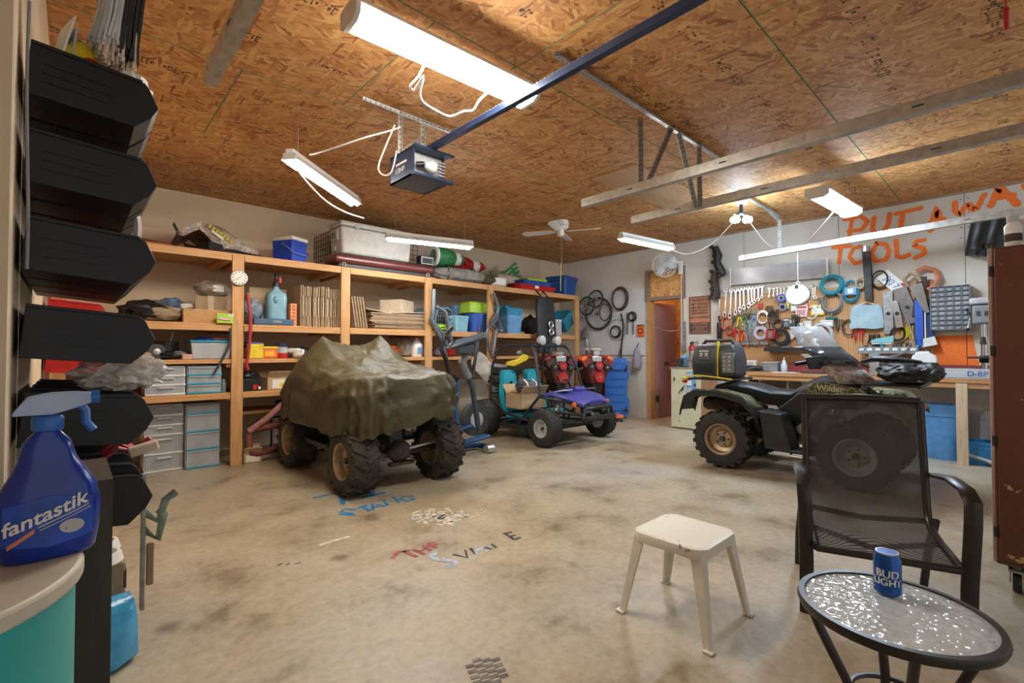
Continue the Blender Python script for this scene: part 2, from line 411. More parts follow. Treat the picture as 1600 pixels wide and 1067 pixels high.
# ---- writing sprayed on the right-hand wall and the orange patch
m_spray = pl('orange_spray', (1.0, .20, .025), .7, 0, .08, 30)
LO = [0]
def wallstroke(pts, w, name='painted_letter'):
    LO[0] += 1; WX = 7.5 - .0006 * (LO[0] % 5)
    P = [onX(a, b, WX) for a, b in pts]; m = M()
    dense = []
    for i in range(len(P) - 1):
        for k in range(4): dense.append(P[i].lerp(P[i + 1], k / 4))
    dense.append(P[-1]); L = []
    for i, p in enumerate(dense):
        t = (dense[min(i + 1, len(dense) - 1)] - dense[max(i - 1, 0)]).normalized(); nrm = V(0, -t.z, t.y)
        ww = w * (1 + .18 * noise.noise(p * 9)); L.append([V(WX - .0015, *(p + nrm * ww)[1:]), V(WX - .0015, *(p - nrm * ww)[1:])])
    m.loft(L, closed=False)
    for e in (dense[0], dense[-1]): m.prism([(w * math.cos(q), w * math.sin(q)) for q in [2 * PI * k / 10 for k in range(10)]], (WX - .0013, e.y, e.z), (0, 1, 0), (0, 0, 1), (.0003, 0, 0))
    return m
for ch, strokes in {
    'P': [[(1327, 371), (1331, 345)], [(1320, 343), (1345, 338), (1356, 346), (1346, 359), (1326, 361)]],
    'U': [[(1366, 340), (1363, 358), (1368, 366), (1380, 363), (1388, 350), (1390, 334)]],
    'T': [[(1400, 334), (1439, 325)], [(1411, 333), (1407, 356)]],
    'A': [[(1454, 360), (1464, 324), (1470, 352)], [(1455, 347), (1474, 343)]],
    'W': [[(1492, 316), (1492, 330), (1499, 336), (1508, 322), (1515, 318), (1518, 328), (1526, 326), (1538, 304)]],
    'A2': [[(1548, 321), (1560, 295), (1566, 297), (1589, 319)], [(1555, 309), (1583, 305)]],
    'Y': [[(1600, 290), (1612, 304), (1628, 284)], [(1612, 304), (1608, 322)]],
    'T2': [[(1302, 387), (1329, 384)], [(1314, 386), (1311, 410)]],
    'O': [[(1345, 385), (1334, 388), (1327, 401), (1336, 412), (1350, 408)]],
    'O2': [[(1370, 380), (1362, 396), (1368, 408), (1384, 406), (1390, 392), (1384, 382), (1370, 380)]],
    'L': [[(1400, 376), (1402, 402), (1412, 402), (1420, 398)]],
    'S': [[(1444, 375), (1432, 377), (1428, 384), (1443, 388), (1445, 396), (1430, 403)]]}.items():
    m = M()
    for s in strokes:
        q = wallstroke(s, .026 if ch[0] != 'A' else .032); q.bm.verts.index_update()
        tmp = bpy.data.meshes.new('t'); q.bm.to_mesh(tmp); q.bm.free(); m.bm.from_mesh(tmp); bpy.data.meshes.remove(tmp)
    m.build('painted_letter', m_spray, wr, 0)
pc = [onX(a, b, WX - .001) for a, b in ((1462, 525), (1520, 523), (1524, 545), (1531, 570), (1480, 578), (1455, 565))]
M().face(pc).build('orange_paint_patch', m_spray, wr, 0)
# ---- lettering and marks on the slab
def floorstroke(m, pts, w):
    P = [onZ(a, b, .0015) for a, b in pts]; L = []
    for i, p in enumerate(P):
        t = (P[min(i + 1, len(P) - 1)] - P[max(i - 1, 0)]).normalized(); n = V(-t.y, t.x, 0)
        L.append([p + n * w, p - n * w])
    m.loft(L, closed=False)
def floormark(name, strokes, w, mat):
    m = M()
    for s in strokes: floorstroke(m, s, w)
    return m.build(name, mat, floor, 0)
fb = pl('blue_floor_paint', (.03, .22, .48), .7, 0, .3, 30); frd = pl('red_floor_paint', (.36, .08, .08), .7, 0, .35, 30)
fgy = pl('grey_floor_paint', (.42, .46, .53), .7, 0, .3, 30); fbk = pl('black_floor_paint', (.06, .065, .075), .7, 0, .5, 30)
fwh = pl('white_paint_spill', (.74, .68, .58), .7, 0, .2, 30); fsm = pl('oil_smudge', (.16, .14, .12), .6, 0, .4, 20)
floormark('painted_digit', [[(489, 778), (532, 769), (536, 788)]], .02, fb)
floormark('painted_digit', [[(556, 768), (584, 768), (578, 773), (565, 778), (602, 769)]], .02, fb)
for ltr in ([[(556, 797), (540, 795), (532, 800), (550, 802), (556, 805), (530, 803)]], [[(558, 794), (575, 789)], [(566, 792), (578, 798)]], [[(582, 797), (582, 787), (602, 791)], [(583, 793), (594, 790)]], [[(606, 790), (599, 781), (623, 785), (614, 776)]], [[(646, 775), (630, 776), (624, 780), (636, 783), (648, 780), (640, 778)]]):
    floormark('painted_letter', ltr, .016, fb)
for ltr in ([[(613, 872), (622, 862), (640, 860)], [(630, 861), (652, 870)]], [[(645, 858), (664, 866)], [(652, 862), (664, 858)], [(660, 852), (674, 860)]], [[(668, 851), (683, 856)], [(667, 850), (680, 847)], [(675, 853), (684, 850)]]):
    floormark('painted_letter', ltr, .013, frd)
floormark('painted_letter', [[(684, 862), (674, 868), (680, 873), (700, 875), (713, 878), (708, 884), (692, 885)]], .022, fgy)
floormark('painted_letter', [[(708, 866), (730, 871), (727, 859), (742, 866), (735, 856)]], .012, fbk)
floormark('painted_letter', [[(745, 866), (748, 856)], [(757, 862), (766, 856)], [(748, 858), (760, 852)]], .012, fgy)
floormark('painted_letter', [[(754, 854), (768, 858)], [(768, 850), (776, 856)]], .009, fbk)
floormark('painted_letter', [[(786, 834), (800, 831)], [(790, 834), (804, 843)], [(796, 838), (806, 836)], [(804, 843), (814, 839)]], .011, fbk)
floormark('white_paint_dash', [[(499, 852), (520, 845), (546, 838)]], .014, fwh)
random.seed(9)
sp = M()
for k in range(150):
    a = random.uniform(0, 2 * PI); q = random.random() ** .6
    p = onZ(684 + 46 * q * math.cos(a), 807 + 13 * q * math.sin(a), .0014); s_ = random.uniform(.006, .03)
    sp.prism([(s_ * math.cos(t), s_ * .7 * math.sin(t)) for t in [2 * PI * k2 / 7 for k2 in range(7)]], p, (1, 0, 0), (0, 1, 0), (0, 0, .0004))
for k in range(50):
    p = onZ(random.uniform(690, 760), 800 + random.uniform(-5, 12), .0014); s_ = random.uniform(.003, .012)
    sp.prism([(s_ * math.cos(t), s_ * .7 * math.sin(t)) for t in [2 * PI * k2 / 6 for k2 in range(6)]], p, (1, 0, 0), (0, 1, 0), (0, 0, .0004))
o = sp.build('white_paint_spill', fwh, floor, 0); o['kind'] = 'stuff'
tt = M()
for i in range(4):
    for j in range(5):
        if (i, j) in ((0, 0), (3, 4)): continue
        a = onZ(730 + i * 15 + j * 4, 1032 + i * 5.5 + j * 8.5 - i * 6, .0012)
        tt.box(a + V(0, 0, .0003), (.034, .018, .0006), (0, 0, R(-20)))
tt.build('tyre_print', fsm, floor, 0)
floormark('faded_mark', [[(433, 884), (441, 880)], [(447, 883), (453, 879)], [(460, 881), (470, 879)]], .008, fsm)
# ================================================================ overhead: lamps, tracks, opener
e_n = emit('tube_neutral', (1.0, .94, .84), 10 * LAMP)
e_w = emit('tube_warm', (1.0, .92, .76), 27 * LAMP)
e_c = emit('tube_cool', (.66, .83, 1.0), 20 * LAMP)
e_s = emit('tube_shop', (.97, .97, .97), 22 * LAMP)
m_refl = pl('lamp_reflector', (.70, .69, .66), .35, .1, .05)
def shoplight(a, b, label, em, w=.13, style='shop', hang=True):
    """lamp body between two world points; local X along the lamp"""
    a, b = Vector(a), Vector(b); L = (b - a).length; mid = (a + b) / 2
    yaw = math.atan2(b.y - a.y, b.x - a.x); pit = -math.asin((b.z - a.z) / L)
    t = thing('shop_light', label, 'lamp', mid, rot=(0, pit, yaw))
    h = L / 2
    if style == 'wrap':
        M().prism([(-w / 2, .015), (w / 2, .015), (w / 2 * .8, .05), (-w / 2 * .8, .05)], (-h, 0, 0), (0, 1, 0), (0, 0, 1), (L, 0, 0)).build('housing', m_enam, t)
        M().prism([(-w / 2, .014), (-w / 2 * .95, -.02), (-w / 2 * .6, -.05), (w / 2 * .6, -.05), (w / 2 * .95, -.02), (w / 2, .014)], (-h + .03, 0, 0), (0, 1, 0), (0, 0, 1), (L - .06, 0, 0)).build('diffuser', em, t)
        for s in (-1, 1): M().prism([(-w / 2 - .005, .052), (-w / 2 - .005, -.03), (-w / 2 * .6, -.057), (w / 2 * .6, -.057), (w / 2 + .005, -.03), (w / 2 + .005, .052)], (s * (h - .005) - .012, 0, 0), (0, 1, 0), (0, 0, 1), (.024, 0, 0)).build('end_cap', m_white, t)
    else:
        M().prism([(-.03, .02), (.03, .02), (.03, .05), (-.03, .05)], (-h, 0, 0), (0, 1, 0), (0, 0, 1), (L, 0, 0)).build('housing', m_enam, t)
        M().prism([(-w / 2, -.03), (-.03, .022), (.03, .022), (w / 2, -.03), (w / 2 - .004, -.03), (.028, .016), (-.028, .016), (-w / 2 + .004, -.03)], (-h, 0, 0), (0, 1, 0), (0, 0, 1), (L, 0, 0)).build('reflector', m_refl, t)
        for s in (-1, 1): M().cyl((-h + .03, s * .028, -.036), (h - .03, s * .028, -.036), .0165, None, 10).build('tube', em, t)
        for s in (-1, 1): M().box((s * (h - .01), 0, -.005), (.025, w * .75, .05)).build('end_cap', m_refl, t)
    if hang:
        iv = t.matrix_basis.inverted()
        for s in (-1, 1):
            p = mid + (b - a).normalized() * s * h * .8
            M().cyl(iv @ (p + V(0, 0, .03)), iv @ V(p.x, p.y, ZC), .0025, None, 5).build('hanging_wire', m_galvd, t)
    return t
lz = 2.80
shoplight(onZ(546, 22, lz), onZ(826, 152, lz), 'large wrap-around ceiling light nearest the camera, brightly lit', e_n, .19, 'wrap')
shoplight(onZ(452, 243, 2.62), onZ(556, 315, 2.62), 'slanting shop light left of the garage door opener', e_w, .13)
shoplight(onZ(603, 368, 2.5), onZ(738, 383, 2.5), 'thin shop light hanging in front of the big white cooler', e_s, .11)
shoplight(onZ(970, 369, 2.66), onZ(1050, 386, 2.66), 'shop light hanging near the wall fan', e_s, .12)
shoplight(onZ(1276, 300, 2.74), onZ(1330, 331, 2.74), 'bright cool shop light beside the orange writing', e_c, .2, 'wrap')
# twin bulb holder
p = onZ(1158, 312, ZC)
t = thing('twin_bulb_holder', 'twin bright bulbs in a plug-in holder under the ceiling', 'lamp', p)
M().box((0, 0, -.03), (.11, .11, .06)).build('junction_box', m_white, t, 40, .006)
M().cyl((0, 0, -.06), (0, 0, -.17), .022).build('stem', m_blk, t)
for s in (-1, 1):
    d = V(RT.x, RT.y, 0) * s * .075
    M().cyl((0, 0, -.16), d + V(0, 0, -.2), .018, .03).build('socket', m_dark, t)
    M().lathe([(.012, 0), (.05, -.02), (.058, -.05), (.045, -.075), (.002, -.085)], 16, d + V(0, 0, -.2)).build('bulb', emit('cool_bulb', (.55, .78, 1.0), 24 * LAMP), t)
# cords
def cord(pts, r, label, name='extension_cord', mat=None, cat='cord', n=6, sm=3):
    P = [Vector(p) for p in pts]; out = []
    for i in range(len(P) - 1):
        p0, p1, p2, p3 = P[max(i - 1, 0)], P[i], P[i + 1], P[min(i + 2, len(P) - 1)]
        for k in range(sm):
            u = k / sm
            out.append(.5 * ((2 * p1) + (p2 - p0) * u + (2 * p0 - 5 * p1 + 4 * p2 - p3) * u * u + (3 * p1 - p0 - 3 * p2 + p3) * u ** 3))
    out.append(P[-1])
    m = M().tube(out, r, n)
    if label is None: return m
    return tag(m.build(name, mat or m_wcord), label, cat)
cord([onZ(1054, 392, 2.62), onZ(1075, 397, 2.6), onZ(1110, 383, 2.62), onZ(1143, 350, 2.72), onZ(1152, 338, 2.8)], .008, 'white cord from the twin bulbs to the light near the fan')
cord([onZ(1163, 336, 2.8), onZ(1175, 352, 2.74), onZ(1195, 378, 2.6), onZ(1215, 390, 2.55), onZ(1245, 392, 2.54), onZ(1285, 352, 2.6), onZ(1304, 328, 2.7)], .008, 'white cord sagging over the third door track to the bright light')
cord([onZ(455, 252, 2.58), onZ(480, 285, 2.52), onZ(510, 315, 2.47), onZ(540, 332, 2.45), onZ(568, 341, 2.45)], .007, 'white cord hanging from the slanting shop light')
cord([onZ(484, 242, 2.63), onZ(520, 232, 2.6), onZ(570, 215, 2.66), onZ(607, 205, 2.75), onZ(625, 199, 2.8)], .006, 'white cord running from the slanting light towards the opener')
cord([onZ(665, 96, 2.78), onZ(655, 118, 2.7), onZ(641, 135, 2.66), onZ(648, 140, 2.66), onZ(662, 118, 2.7), onZ(656, 145, 2.65), onZ(662, 160, 2.62), onZ(680, 172, 2.6), onZ(703, 182, 2.6), onZ(725, 174, 2.6), onZ(740, 172, 2.62), onZ(748, 158, 2.66), onZ(764, 142, 2.76)], .007, 'looped white cord under the large ceiling light')
cord([onZ(617, 195, 2.8), onZ(602, 230, 2.65), onZ(591, 262, 2.5), onZ(600, 274, 2.45), onZ(612, 268, 2.47), onZ(620, 235, 2.6)], .006, 'white cable loop drooping left of the garage door opener')
# door tracks (C section) with hangers
def track(x, y0, y1, z0, z1, label, hang=()):
    t = thing('door_track', label, 'door track')
    a, b = V(x, y0, z0), V(x, y1, z1)
    sec = [(-.028, -.035), (.028, -.035), (.028, -.026), (-.018, -.026), (-.018, .026), (.028, .026), (.028, .035), (-.028, .035)]
    m = M(); m.loft([[a + V(u, 0, v) for u, v in sec], [b + V(u, 0, v) for u, v in sec]]); m.build('rail', m_galv, t, 20)
    for f in (.12, .3, .55, .8):
        q = a.lerp(b, f); M().box(q + V(-.029, 0, 0), (.003, .05, .008)).build('slot', m_dark, t, 0)
    for f in (.02, .42, .7):
        q = a.lerp(b, f); M().cyl(q + V(-.034, 0, 0), q + V(-.026, 0, 0), .009, None, 8).build('bolt', m_steel, t)
    for (ha, hb) in hang: perf(ha, hb, t)
    return t
def perf(a, b, parent, w=.032, name='perforated_angle'):
    """slotted angle iron from a to b"""
    a, b = Vector(a), Vector(b); d = (b - a).normalized(); L = (b - a).length
    u = d.cross(V(.3, .9, .2)).normalized(); v = d.cross(u)
    m = M(); m.loft([[q + u * x + v * y for x, y in ((0, 0), (w, 0), (w, .003), (.003, .003), (.003, w), (0, w))] for q in (a, b)])
    o = m.build(name, m_galv, parent, 20)
    h = M(); k = .02
    while k < L:
        c = a + d * k
        h.prism([(-.006, -.004), (.006, -.004), (.006, .004), (-.006, .004)], c + u * w * .5 - v * .0006, d, u, v * .0042)
        h.prism([(-.006, -.004), (.006, -.004), (.006, .004), (-.006, .004)], c + v * w * .5 - u * .0006, d, v, u * .0042)
        k += .04
    h.build('slot_holes', m_dark, o, 0)
    return o
TY = 2.62
t1 = track(3.30, TY, -1.5, 2.50, 2.50, 'first galvanised door track, right of the opener rail', [((3.32, 2.05, 2.5), (3.32, 2.05, ZC)), ((3.32, 2.0, 2.5), (3.6, 1.93, ZC))])
t2 = track(4.08, TY, -1.5, 2.50, 2.50, 'second galvanised door track, beside the first', [((4.06, 1.92, 2.47), (4.06, 1.92, ZC)), ((4.06, 1.95, 2.47), (3.7, 1.93, ZC))])
t3 = track(6.72, TY, -1.5, 2.47, 2.60, 'third door track, running in front of the sprayed orange writing', [((6.72, 2.12, 2.48), (6.72, 2.12, 2.9)), ((6.72, 2.12, 2.9), (6.5, 2.2, ZC))])
t0 = track(.47, TY, -1.5, 2.50, 2.55, 'short door track end at upper left of the ceiling')
o = thing('slotted_angle', 'long slotted angle iron screwed along the ceiling', 'angle iron', (0, 0, 0)); perf((2.15, 1.93, ZC - .035), (4.7, 1.93, ZC - .035), o, .04, 'angle_bar')
o = thing('slotted_angle', 'slotted angle iron on the ceiling above the workbench', 'angle iron', (0, 0, 0)); perf((5.6, 2.2, ZC - .035), (6.9, 2.2, ZC - .035), o, .04, 'angle_bar')
# opener
op = thing('garage_door_opener', 'dark blue garage door opener hanging on perforated straps', 'door opener', (1.94, 3.12, 2.47))
m_opb = pl('opener_blue', (.025, .045, .11), .4, .3)
M().span((-.16, -.17, 0), (.16, .17, .012)).span((-.16, -.17, 0), (-.15, .17, .21)).span((-.16, .16, 0), (.16, .17, .21)).span((-.16, -.17, .2), (.16, .17, .21)).span((.13, -.12, 0), (.14, .17, .21)).build('case', m_opb, op, 0)
M().span((-.17, -.2, -.008), (.18, -.16, .014)).build('end_lip', m_opb, op, 0, .003); M().span((-.17, -.2, .2), (.18, -.16, .215)).build('end_lip', m_opb, op, 0, .003)
M().span((-.148, -.1, .014), (.128, -.09, .198)).build('inner_plate', m_lgray, op, 0)
bb = M().cyl((-.06, -.15, .1), (-.11, -.13, .09), .022).build('bulb_socket', m_blk, op)
M().lathe([(.02, 0), (.03, .02), (.045, .055), (.042, .085), (.02, .105), (.002, .11)], 16, (0, 0, 0)).build('bulb', m_white, op, loc=(-.055, -.15, .1)).rotation_euler = (0, R(95), 0)
for k in range(5): M().box((.10, -.14, .05 + k * .025), (.05, .03, .006)).build('vent_slat', m_lgray, op, 0)
M().box((-.1615, .0, .125), (.003, .15, .016)).build('printed_strip', m_paper, op, 0); text('opener_lettering', '1/3HP', .055, m_paper, op, (-.1625, .02, .075), (PI / 2, 0, -PI / 2))
for a, b in (((-.1, .1, .21), (-.1, .1, ZC - 2.47)), ((.1, .1, .21), (.1, .1, ZC - 2.47)), ((-.1, .1, .24), (.1, .1, .42)), ((-.42, .1, ZC - 2.5), (.36, .1, ZC - 2.5))): perf(a, b, op, .03, 'hanger_strap')
M().span((-.02, -4.6, .215), (.02, -.1, .255)).build('rail', m_opb, op, 0)
m = M(); k = -4.5
while k < -.2: m.span((-.008, k, .255), (.008, k + .014, .268)); k += .03
m.build('drive_chain', m_galvd, op, 0)
# ceiling fan with its blades at rest
p = onZ(876, 348, ZC - .02)
fn = thing('ceiling_fan', 'small white ceiling fan under the boards near the back corner', 'fan', (p.x, p.y, ZC))
M().lathe([(.11, 0), (.115, -.03), (.115, -.08), (.10, -.1), (.09, -.11), (.05, -.12)], 28).build('motor_housing', m_white, fn)
m = M()
for k in range(24): a = 2 * PI * k / 24; m.box((.112 * math.cos(a), .112 * math.sin(a), -.075), (.012, .012, .02), (0, 0, a))
m.build('vents', m_lgray, fn, 0)
M().lathe([(.045, -.12), (.05, -.14), (.05, -.2), (.03, -.215)], 18).build('hub', m_enam, fn)
for k in range(4):
    a = k * PI / 2 + .5; bl = M().prism([(.07, -.02), (.16, -.05), (.5, -.065), (.56, -.04), (.56, .04), (.5, .065), (.16, .05), (.07, .02)], (0, 0, -.15), (math.cos(a), math.sin(a), 0), (-math.sin(a) * .97, math.cos(a) * .97, .2), (0, 0, .008)).build('blade', m_enam, fn, 0)
M().cyl((.02, 0, -.2), (.02, 0, -.62), .0025, None, 5).build('pull_chain', m_galv, fn)
q = onZ(876, 405, 2.35)
M().tube([(fn.location.x, fn.location.y, ZC - .62), (q.x, q.y, 2.3), (q.x, q.y, 1.95)], .004, 5).build('pull_cord', m_yel, None)
tag(bpy.data.objects['pull_cord'], 'yellow pull cord dangling below the ceiling fan', 'cord')
# red tag hanging upper right
p = onZ(1572, 30, 2.6)
t = thing('red_release_handle', 'small red plastic pull handle dangling at upper right', 'handle', p)
M().box((0, 0, .02), (.05, .02, .035), (0, R(35), 0)).box((.03, 0, -.005), (.05, .018, .02), (0, R(30), 0)).build('grip', m_red, t, 40, .005)
M().cyl((0, 0, .03), (.0, 0, ZC - 2.6), .003, None, 5).build('rope', m_red, t)
# ================================================================ shelving along the back wall
SY = 5.63
sh = thing('wooden_shelving', 'long built-in pine shelving along the back wall', 'shelving', (0, 0, 0))
ZT, ZM, Z3, Z4 = 2.23, 1.485, 1.115, .765
posts = [onY(px, 500, SY).x for px in (371, 539, 669, 766, 848, 901)]
XE = posts[-1] + .05
for i, x in enumerate(posts):
    M().span((x - .055, SY - .02, 0), (x + .055, SY + .02, ZT - .02)).build('post', m_pine_y, sh, 0, .002)
for (z, x1, rh) in ((ZT, XE, .06), (ZM, XE, .055), (Z3, XE, .022), (Z4, posts[1], .04)):
    for k in range(3):
        y0 = SY + .0 + k * .325
        M().span((WL + .003, y0, z - .022), (x1, y0 + .315, z - .002)).build('shelf_board', m_pine, sh, 0, .002)
    xs = [WL] + posts
    for i in range(len(xs) - 1):
        if xs[i] >= x1 - .1: continue
        a, b = xs[i] + (.06 if i else 0), xs[i + 1] - .06
        M().span((a, SY - .015, z - .023 - rh), (b, SY + .022, z - .023)).build('front_rail', m_pine, sh, 0, .002)
    for x in posts:
        if x < x1 + .1:
            for s in (-1, 1): M().span((x + s * .057, SY + .024, z - .085), (x + s * .095, WY - .02, z - .024)).build('shelf_bearer', m_pine, sh, 0)
# ---------------- helpers for storage goods: all stand with base at z, local -Y towards the room
m_tape = pl('packing_tape', (.52, .44, .33), .3)
def carton(name, label, loc, sz, rz=0, mat=None, open_=False, group=None, tape=True, tilt=(0, 0)):
    t = thing(name, label, 'box', loc, group=group, rot=(tilt[0], tilt[1], rz)); w, d, h = sz; mat = mat or m_card
    if open_:
        m = M(); th = .006
        m.span((-w / 2, -d / 2, 0), (w / 2, d / 2, th)); m.span((-w / 2, -d / 2, 0), (-w / 2 + th, d / 2, h)); m.span((w / 2 - th, -d / 2, 0), (w / 2, d / 2, h)); m.span((-w / 2, -d / 2, 0), (w / 2, -d / 2 + th, h)); m.span((-w / 2, d / 2 - th, 0), (w / 2, d / 2, h))
        m.build('carton_body', mat, t, 0)
        for s in (-1, 1):
            M().box((0, s * (d / 2 + d * .12), h + d * .16), (w, .006, d * .42), (s * R(-38), 0, 0)).build('flap', mat, t, 0)
    else:
        M().box((0, 0, h / 2), (w, d, h)).build('carton_body', mat, t, 0, .004)
        if tape: M().box((0, 0, h / 2), (.05, d + .003, h + .003)).build('tape', m_tape, t, 0)
    return t
def tote(label, loc, sz, body, lid=None, rz=0, tp=.82, rot=None, group=None, name='storage_tote', fill=None):
    t = thing(name, label, 'tote', loc, group=group, rot=rot or (0, 0, rz)); w, d, h = sz
    m = M(); n = 4
    def ring(k, z): return [V(a * w / 2 * k, b * d / 2 * k, z) for a, b in ((-.92, -1), (.92, -1), (1, -.9), (1, .9), (.92, 1), (-.92, 1), (-1, .9), (-1, -.9))]
    rings = [ring(tp, 0), ring(tp + (1 - tp) * .86, h * .86), ring(1.02, h * .87), ring(1.03, h * .96), ring(1, h)]
    if lid is None: rings += [ring(.95, h), ring(tp * .95, .012)]
    m.loft(rings); m.build('tub', body, t, 30)
    for s in (-1, 1): M().box((s * w * .53, 0, h * .84), (.03, d * .35, .03)).build('handle', body, t, 40, .006)
    for s in (-.3, 0, .3): M().box((s * w, -d / 2 * (tp + (1 - tp) * .42) - .002, h * .42), (.03, .012, h * .72), (math.atan2(d * (1 - tp) / 2, h), 0, 0)).build('rib', body, t, 40, .004)
    if lid is not None:
        M().loft([ring(1.05, h * .98), ring(1.07, h * 1.0), ring(1.06, h * 1.04), ring(.94, h * 1.07), ring(.9, h * 1.055)]).build('lid', lid, t, 30)
    return t
m_dbody = pl('frosted_drawer', (.60, .64, .68), .3, 0, .12, 5, 0, .5); m_dwhite = pl('drawer_frame_white', (.74, .73, .70), .4); m_daqua = pl('drawer_trim_aqua', (.03, .30, .44), .4)
random.seed(3)
def drawers(label, loc, sz, hs, frame, kind):
    t = thing('drawer_unit', label, 'drawers', loc); w, d, h = sz; th = .008
    m = M(); m.span((-w / 2, -d / 2 + .012, 0), (-w / 2 + th, d / 2, h)); m.span((w / 2 - th, -d / 2 + .012, 0), (w / 2, d / 2, h)); m.span((-w / 2, d / 2 - th, 0), (w / 2, d / 2, h)); m.span((-w / 2, -d / 2 + .012, h - .012), (w / 2, d / 2, h)); m.span((-w / 2, -d / 2 + .012, 0), (w / 2, d / 2, .012))
    m.build('frame', m_dbody if kind else m_dwhite, t, 0)
    tot = sum(hs); z = .006
    for k, q in enumerate(hs):
        dh = (h - .012) * q / tot
        dr = M().span((-w / 2 + .01, -d / 2, z + .012), (w / 2 - .01, -d / 2 + .012, z + dh - .004)).span((-w / 2 + .014, -d / 2 + .012, z + .012), (w / 2 - .014, d / 2 - .02, z + .018)).build('drawer', m_dbody, t, 0, .003)
        M().span((-w / 2 - .002, -d / 2 - .006, z - .004), (w / 2 + .002, -d / 2 + .02, z + .014)).build('trim', frame, dr, 0, .002)
        if not kind:
            M().tube([(-w * .2, -d / 2 - .002, z + dh * .72), (-w * .17, -d / 2 - .02, z + dh * .80), (w * .17, -d / 2 - .02, z + dh * .80), (w * .2, -d / 2 - .002, z + dh * .72)], .007, 6).build('pull', m_dwhite, dr)
        else:
            M().span((-w / 2 + .01, -d / 2 - .012, z + dh - .02), (w / 2 - .01, -d / 2, z + dh - .008)).build('lip', m_dbody, dr, 0, .003)
        for j in range(3):
            M().blob((random.uniform(-w * .3, w * .3), random.uniform(-d * .3, .05), z + dh * .25), (w * .12, .06, dh * .2), k * 5 + j, .4, 3, 2).build('contents', random.choice([m_lgray, m_dark, m_paper, m_tan, m_red]), dr)
        z += dh
    return t
def onS(px, py, dy=.15): return onY(px, py, SY + dy)      # a point a little behind the shelf front
def X_(px, dy=.15): return onS(px, 500, dy).x
# top shelf ------------------------------------------------------------------
def shelfbox(pxa, pxb, z, dy): a, b = X_(pxa, dy), X_(pxb, dy); return (a + b) / 2, SY + dy, z, b - a
x, y, z, w = shelfbox(150, 318, ZT, .2)
t = thing('red_carpet_roll', 'rust red carpet piece lying flat on top shelf', 'carpet', (.31, SY + .02, ZT))
M().loft([[V(-.40, 0, 0), V(.40, 0, 0), V(.40, .7, .0), V(-.40, .7, 0)], [V(-.40, 0, .015), V(.40, 0, .015), V(.40, .7, .015), V(-.40, .7, .015)]]).build('flat_layer', pl('rust_carpet', (.28, .07, .03), .95, 0, .25, 40, .4), t, 0)
M().loft([[V(-.40 + i * .072, .10 + .02 * math.sin(i), .015), V(-.40 + i * .072, .25, .16 - i * .009), V(-.40 + i * .072, .65, .15 - i * .008), V(-.40 + i * .072, .7, .015)] for i in range(12)], closed=True).build('folded_layer', _mc[('rust_carpet',)], t, 60)
# camo fairing
p = onS(340, 385, .15)
fa = thing('camo_fairing', 'camouflage ATV bodywork with yellow lettering on the top shelf', 'ATV bodywork', (p.x, SY + .12, ZT))
rg = []
for i in range(13):
    u = i / 12; xx = -.36 + .74 * u; top = .05 + .25 * math.sin(PI * min(1, u * 1.05 + .08)) ** .8; low = .12 - .1 * u + .12 * math.exp(-((u - .25) / .12) ** 2) - .06 * math.exp(-((u - .5) / .06) ** 2)
    rg.append([V(xx, -.06 + .08 * abs(u - .5), max(.03, low)), V(xx, -.02, (low + top) * .55 + .04), V(xx, .1, top + .02), V(xx, .3, top), V(xx, .5, top * .75), V(xx, .55, max(.03, low))])
M().loft(rg, closed=False).build('shell', m_camog, fa, 60)
o = fa.children[0]; sm = o.modifiers.new('thick', 'SOLIDIFY'); sm.thickness = .012
M().loft([[V(-.1 + .12 * i, -.1 + .03 * i, .012), V(-.1 + .12 * i, -.08 + .03 * i, .10 - .014 * i), V(-.1 + .12 * i, .2, .12 - .014 * i), V(-.1 + .12 * i, .3, .012)] for i in range(6)]).build('black_liner', m_blk, fa, 50)
M().loft([[V(-.40, -.02, .22), V(-.38, .04, .27), V(-.37, .1, .24)], [V(-.30, -.05, .02), V(-.28, .02, .06), V(-.27, .1, .03)], [V(-.2, -.06, .02), V(-.18, 0, .04), V(-.17, .1, .02)]]).build('black_edge', m_blk, fa, 50)
m_ylet = pl('decal_yellow', (.50, .46, .04), .5)
for i in range(7):
    M().box((-.085 + i * .032, -.052, .262 - i * .022), (.026, .012, .05), (R(-20), R(34), 0)).build('yellow_decal_letter', m_ylet, fa, 0, .004)
M().box((-.02, -.062, .175), (.13, .01, .028), (R(-20), R(34), 0)).build('white_decal', m_paper, fa, 0)
# small blue cooler
p = X_(452, .22)
c = thing('blue_cooler', 'small blue picnic cooler with white lid on the top shelf', 'cooler', (p, SY + .22, ZT), R(28))
M().box((0, 0, .125), (.24, .30, .25), tp=.93).build('body', pl('cooler_blue', (.015, .06, .46), .35), c, 40, .012)
M().box((0, 0, .27), (.25, .31, .045)).build('lid', m_white, c, 40, .012)
M().tube([(-.13, 0, .21), (-.135, -.12, .14), (-.13, -.16, .09), (.13, -.16, .09), (.135, -.12, .14), (.13, 0, .21)], .010, 6).build('carry_handle', pl('cooler_handle', (.10, .17, .5), .4), c)
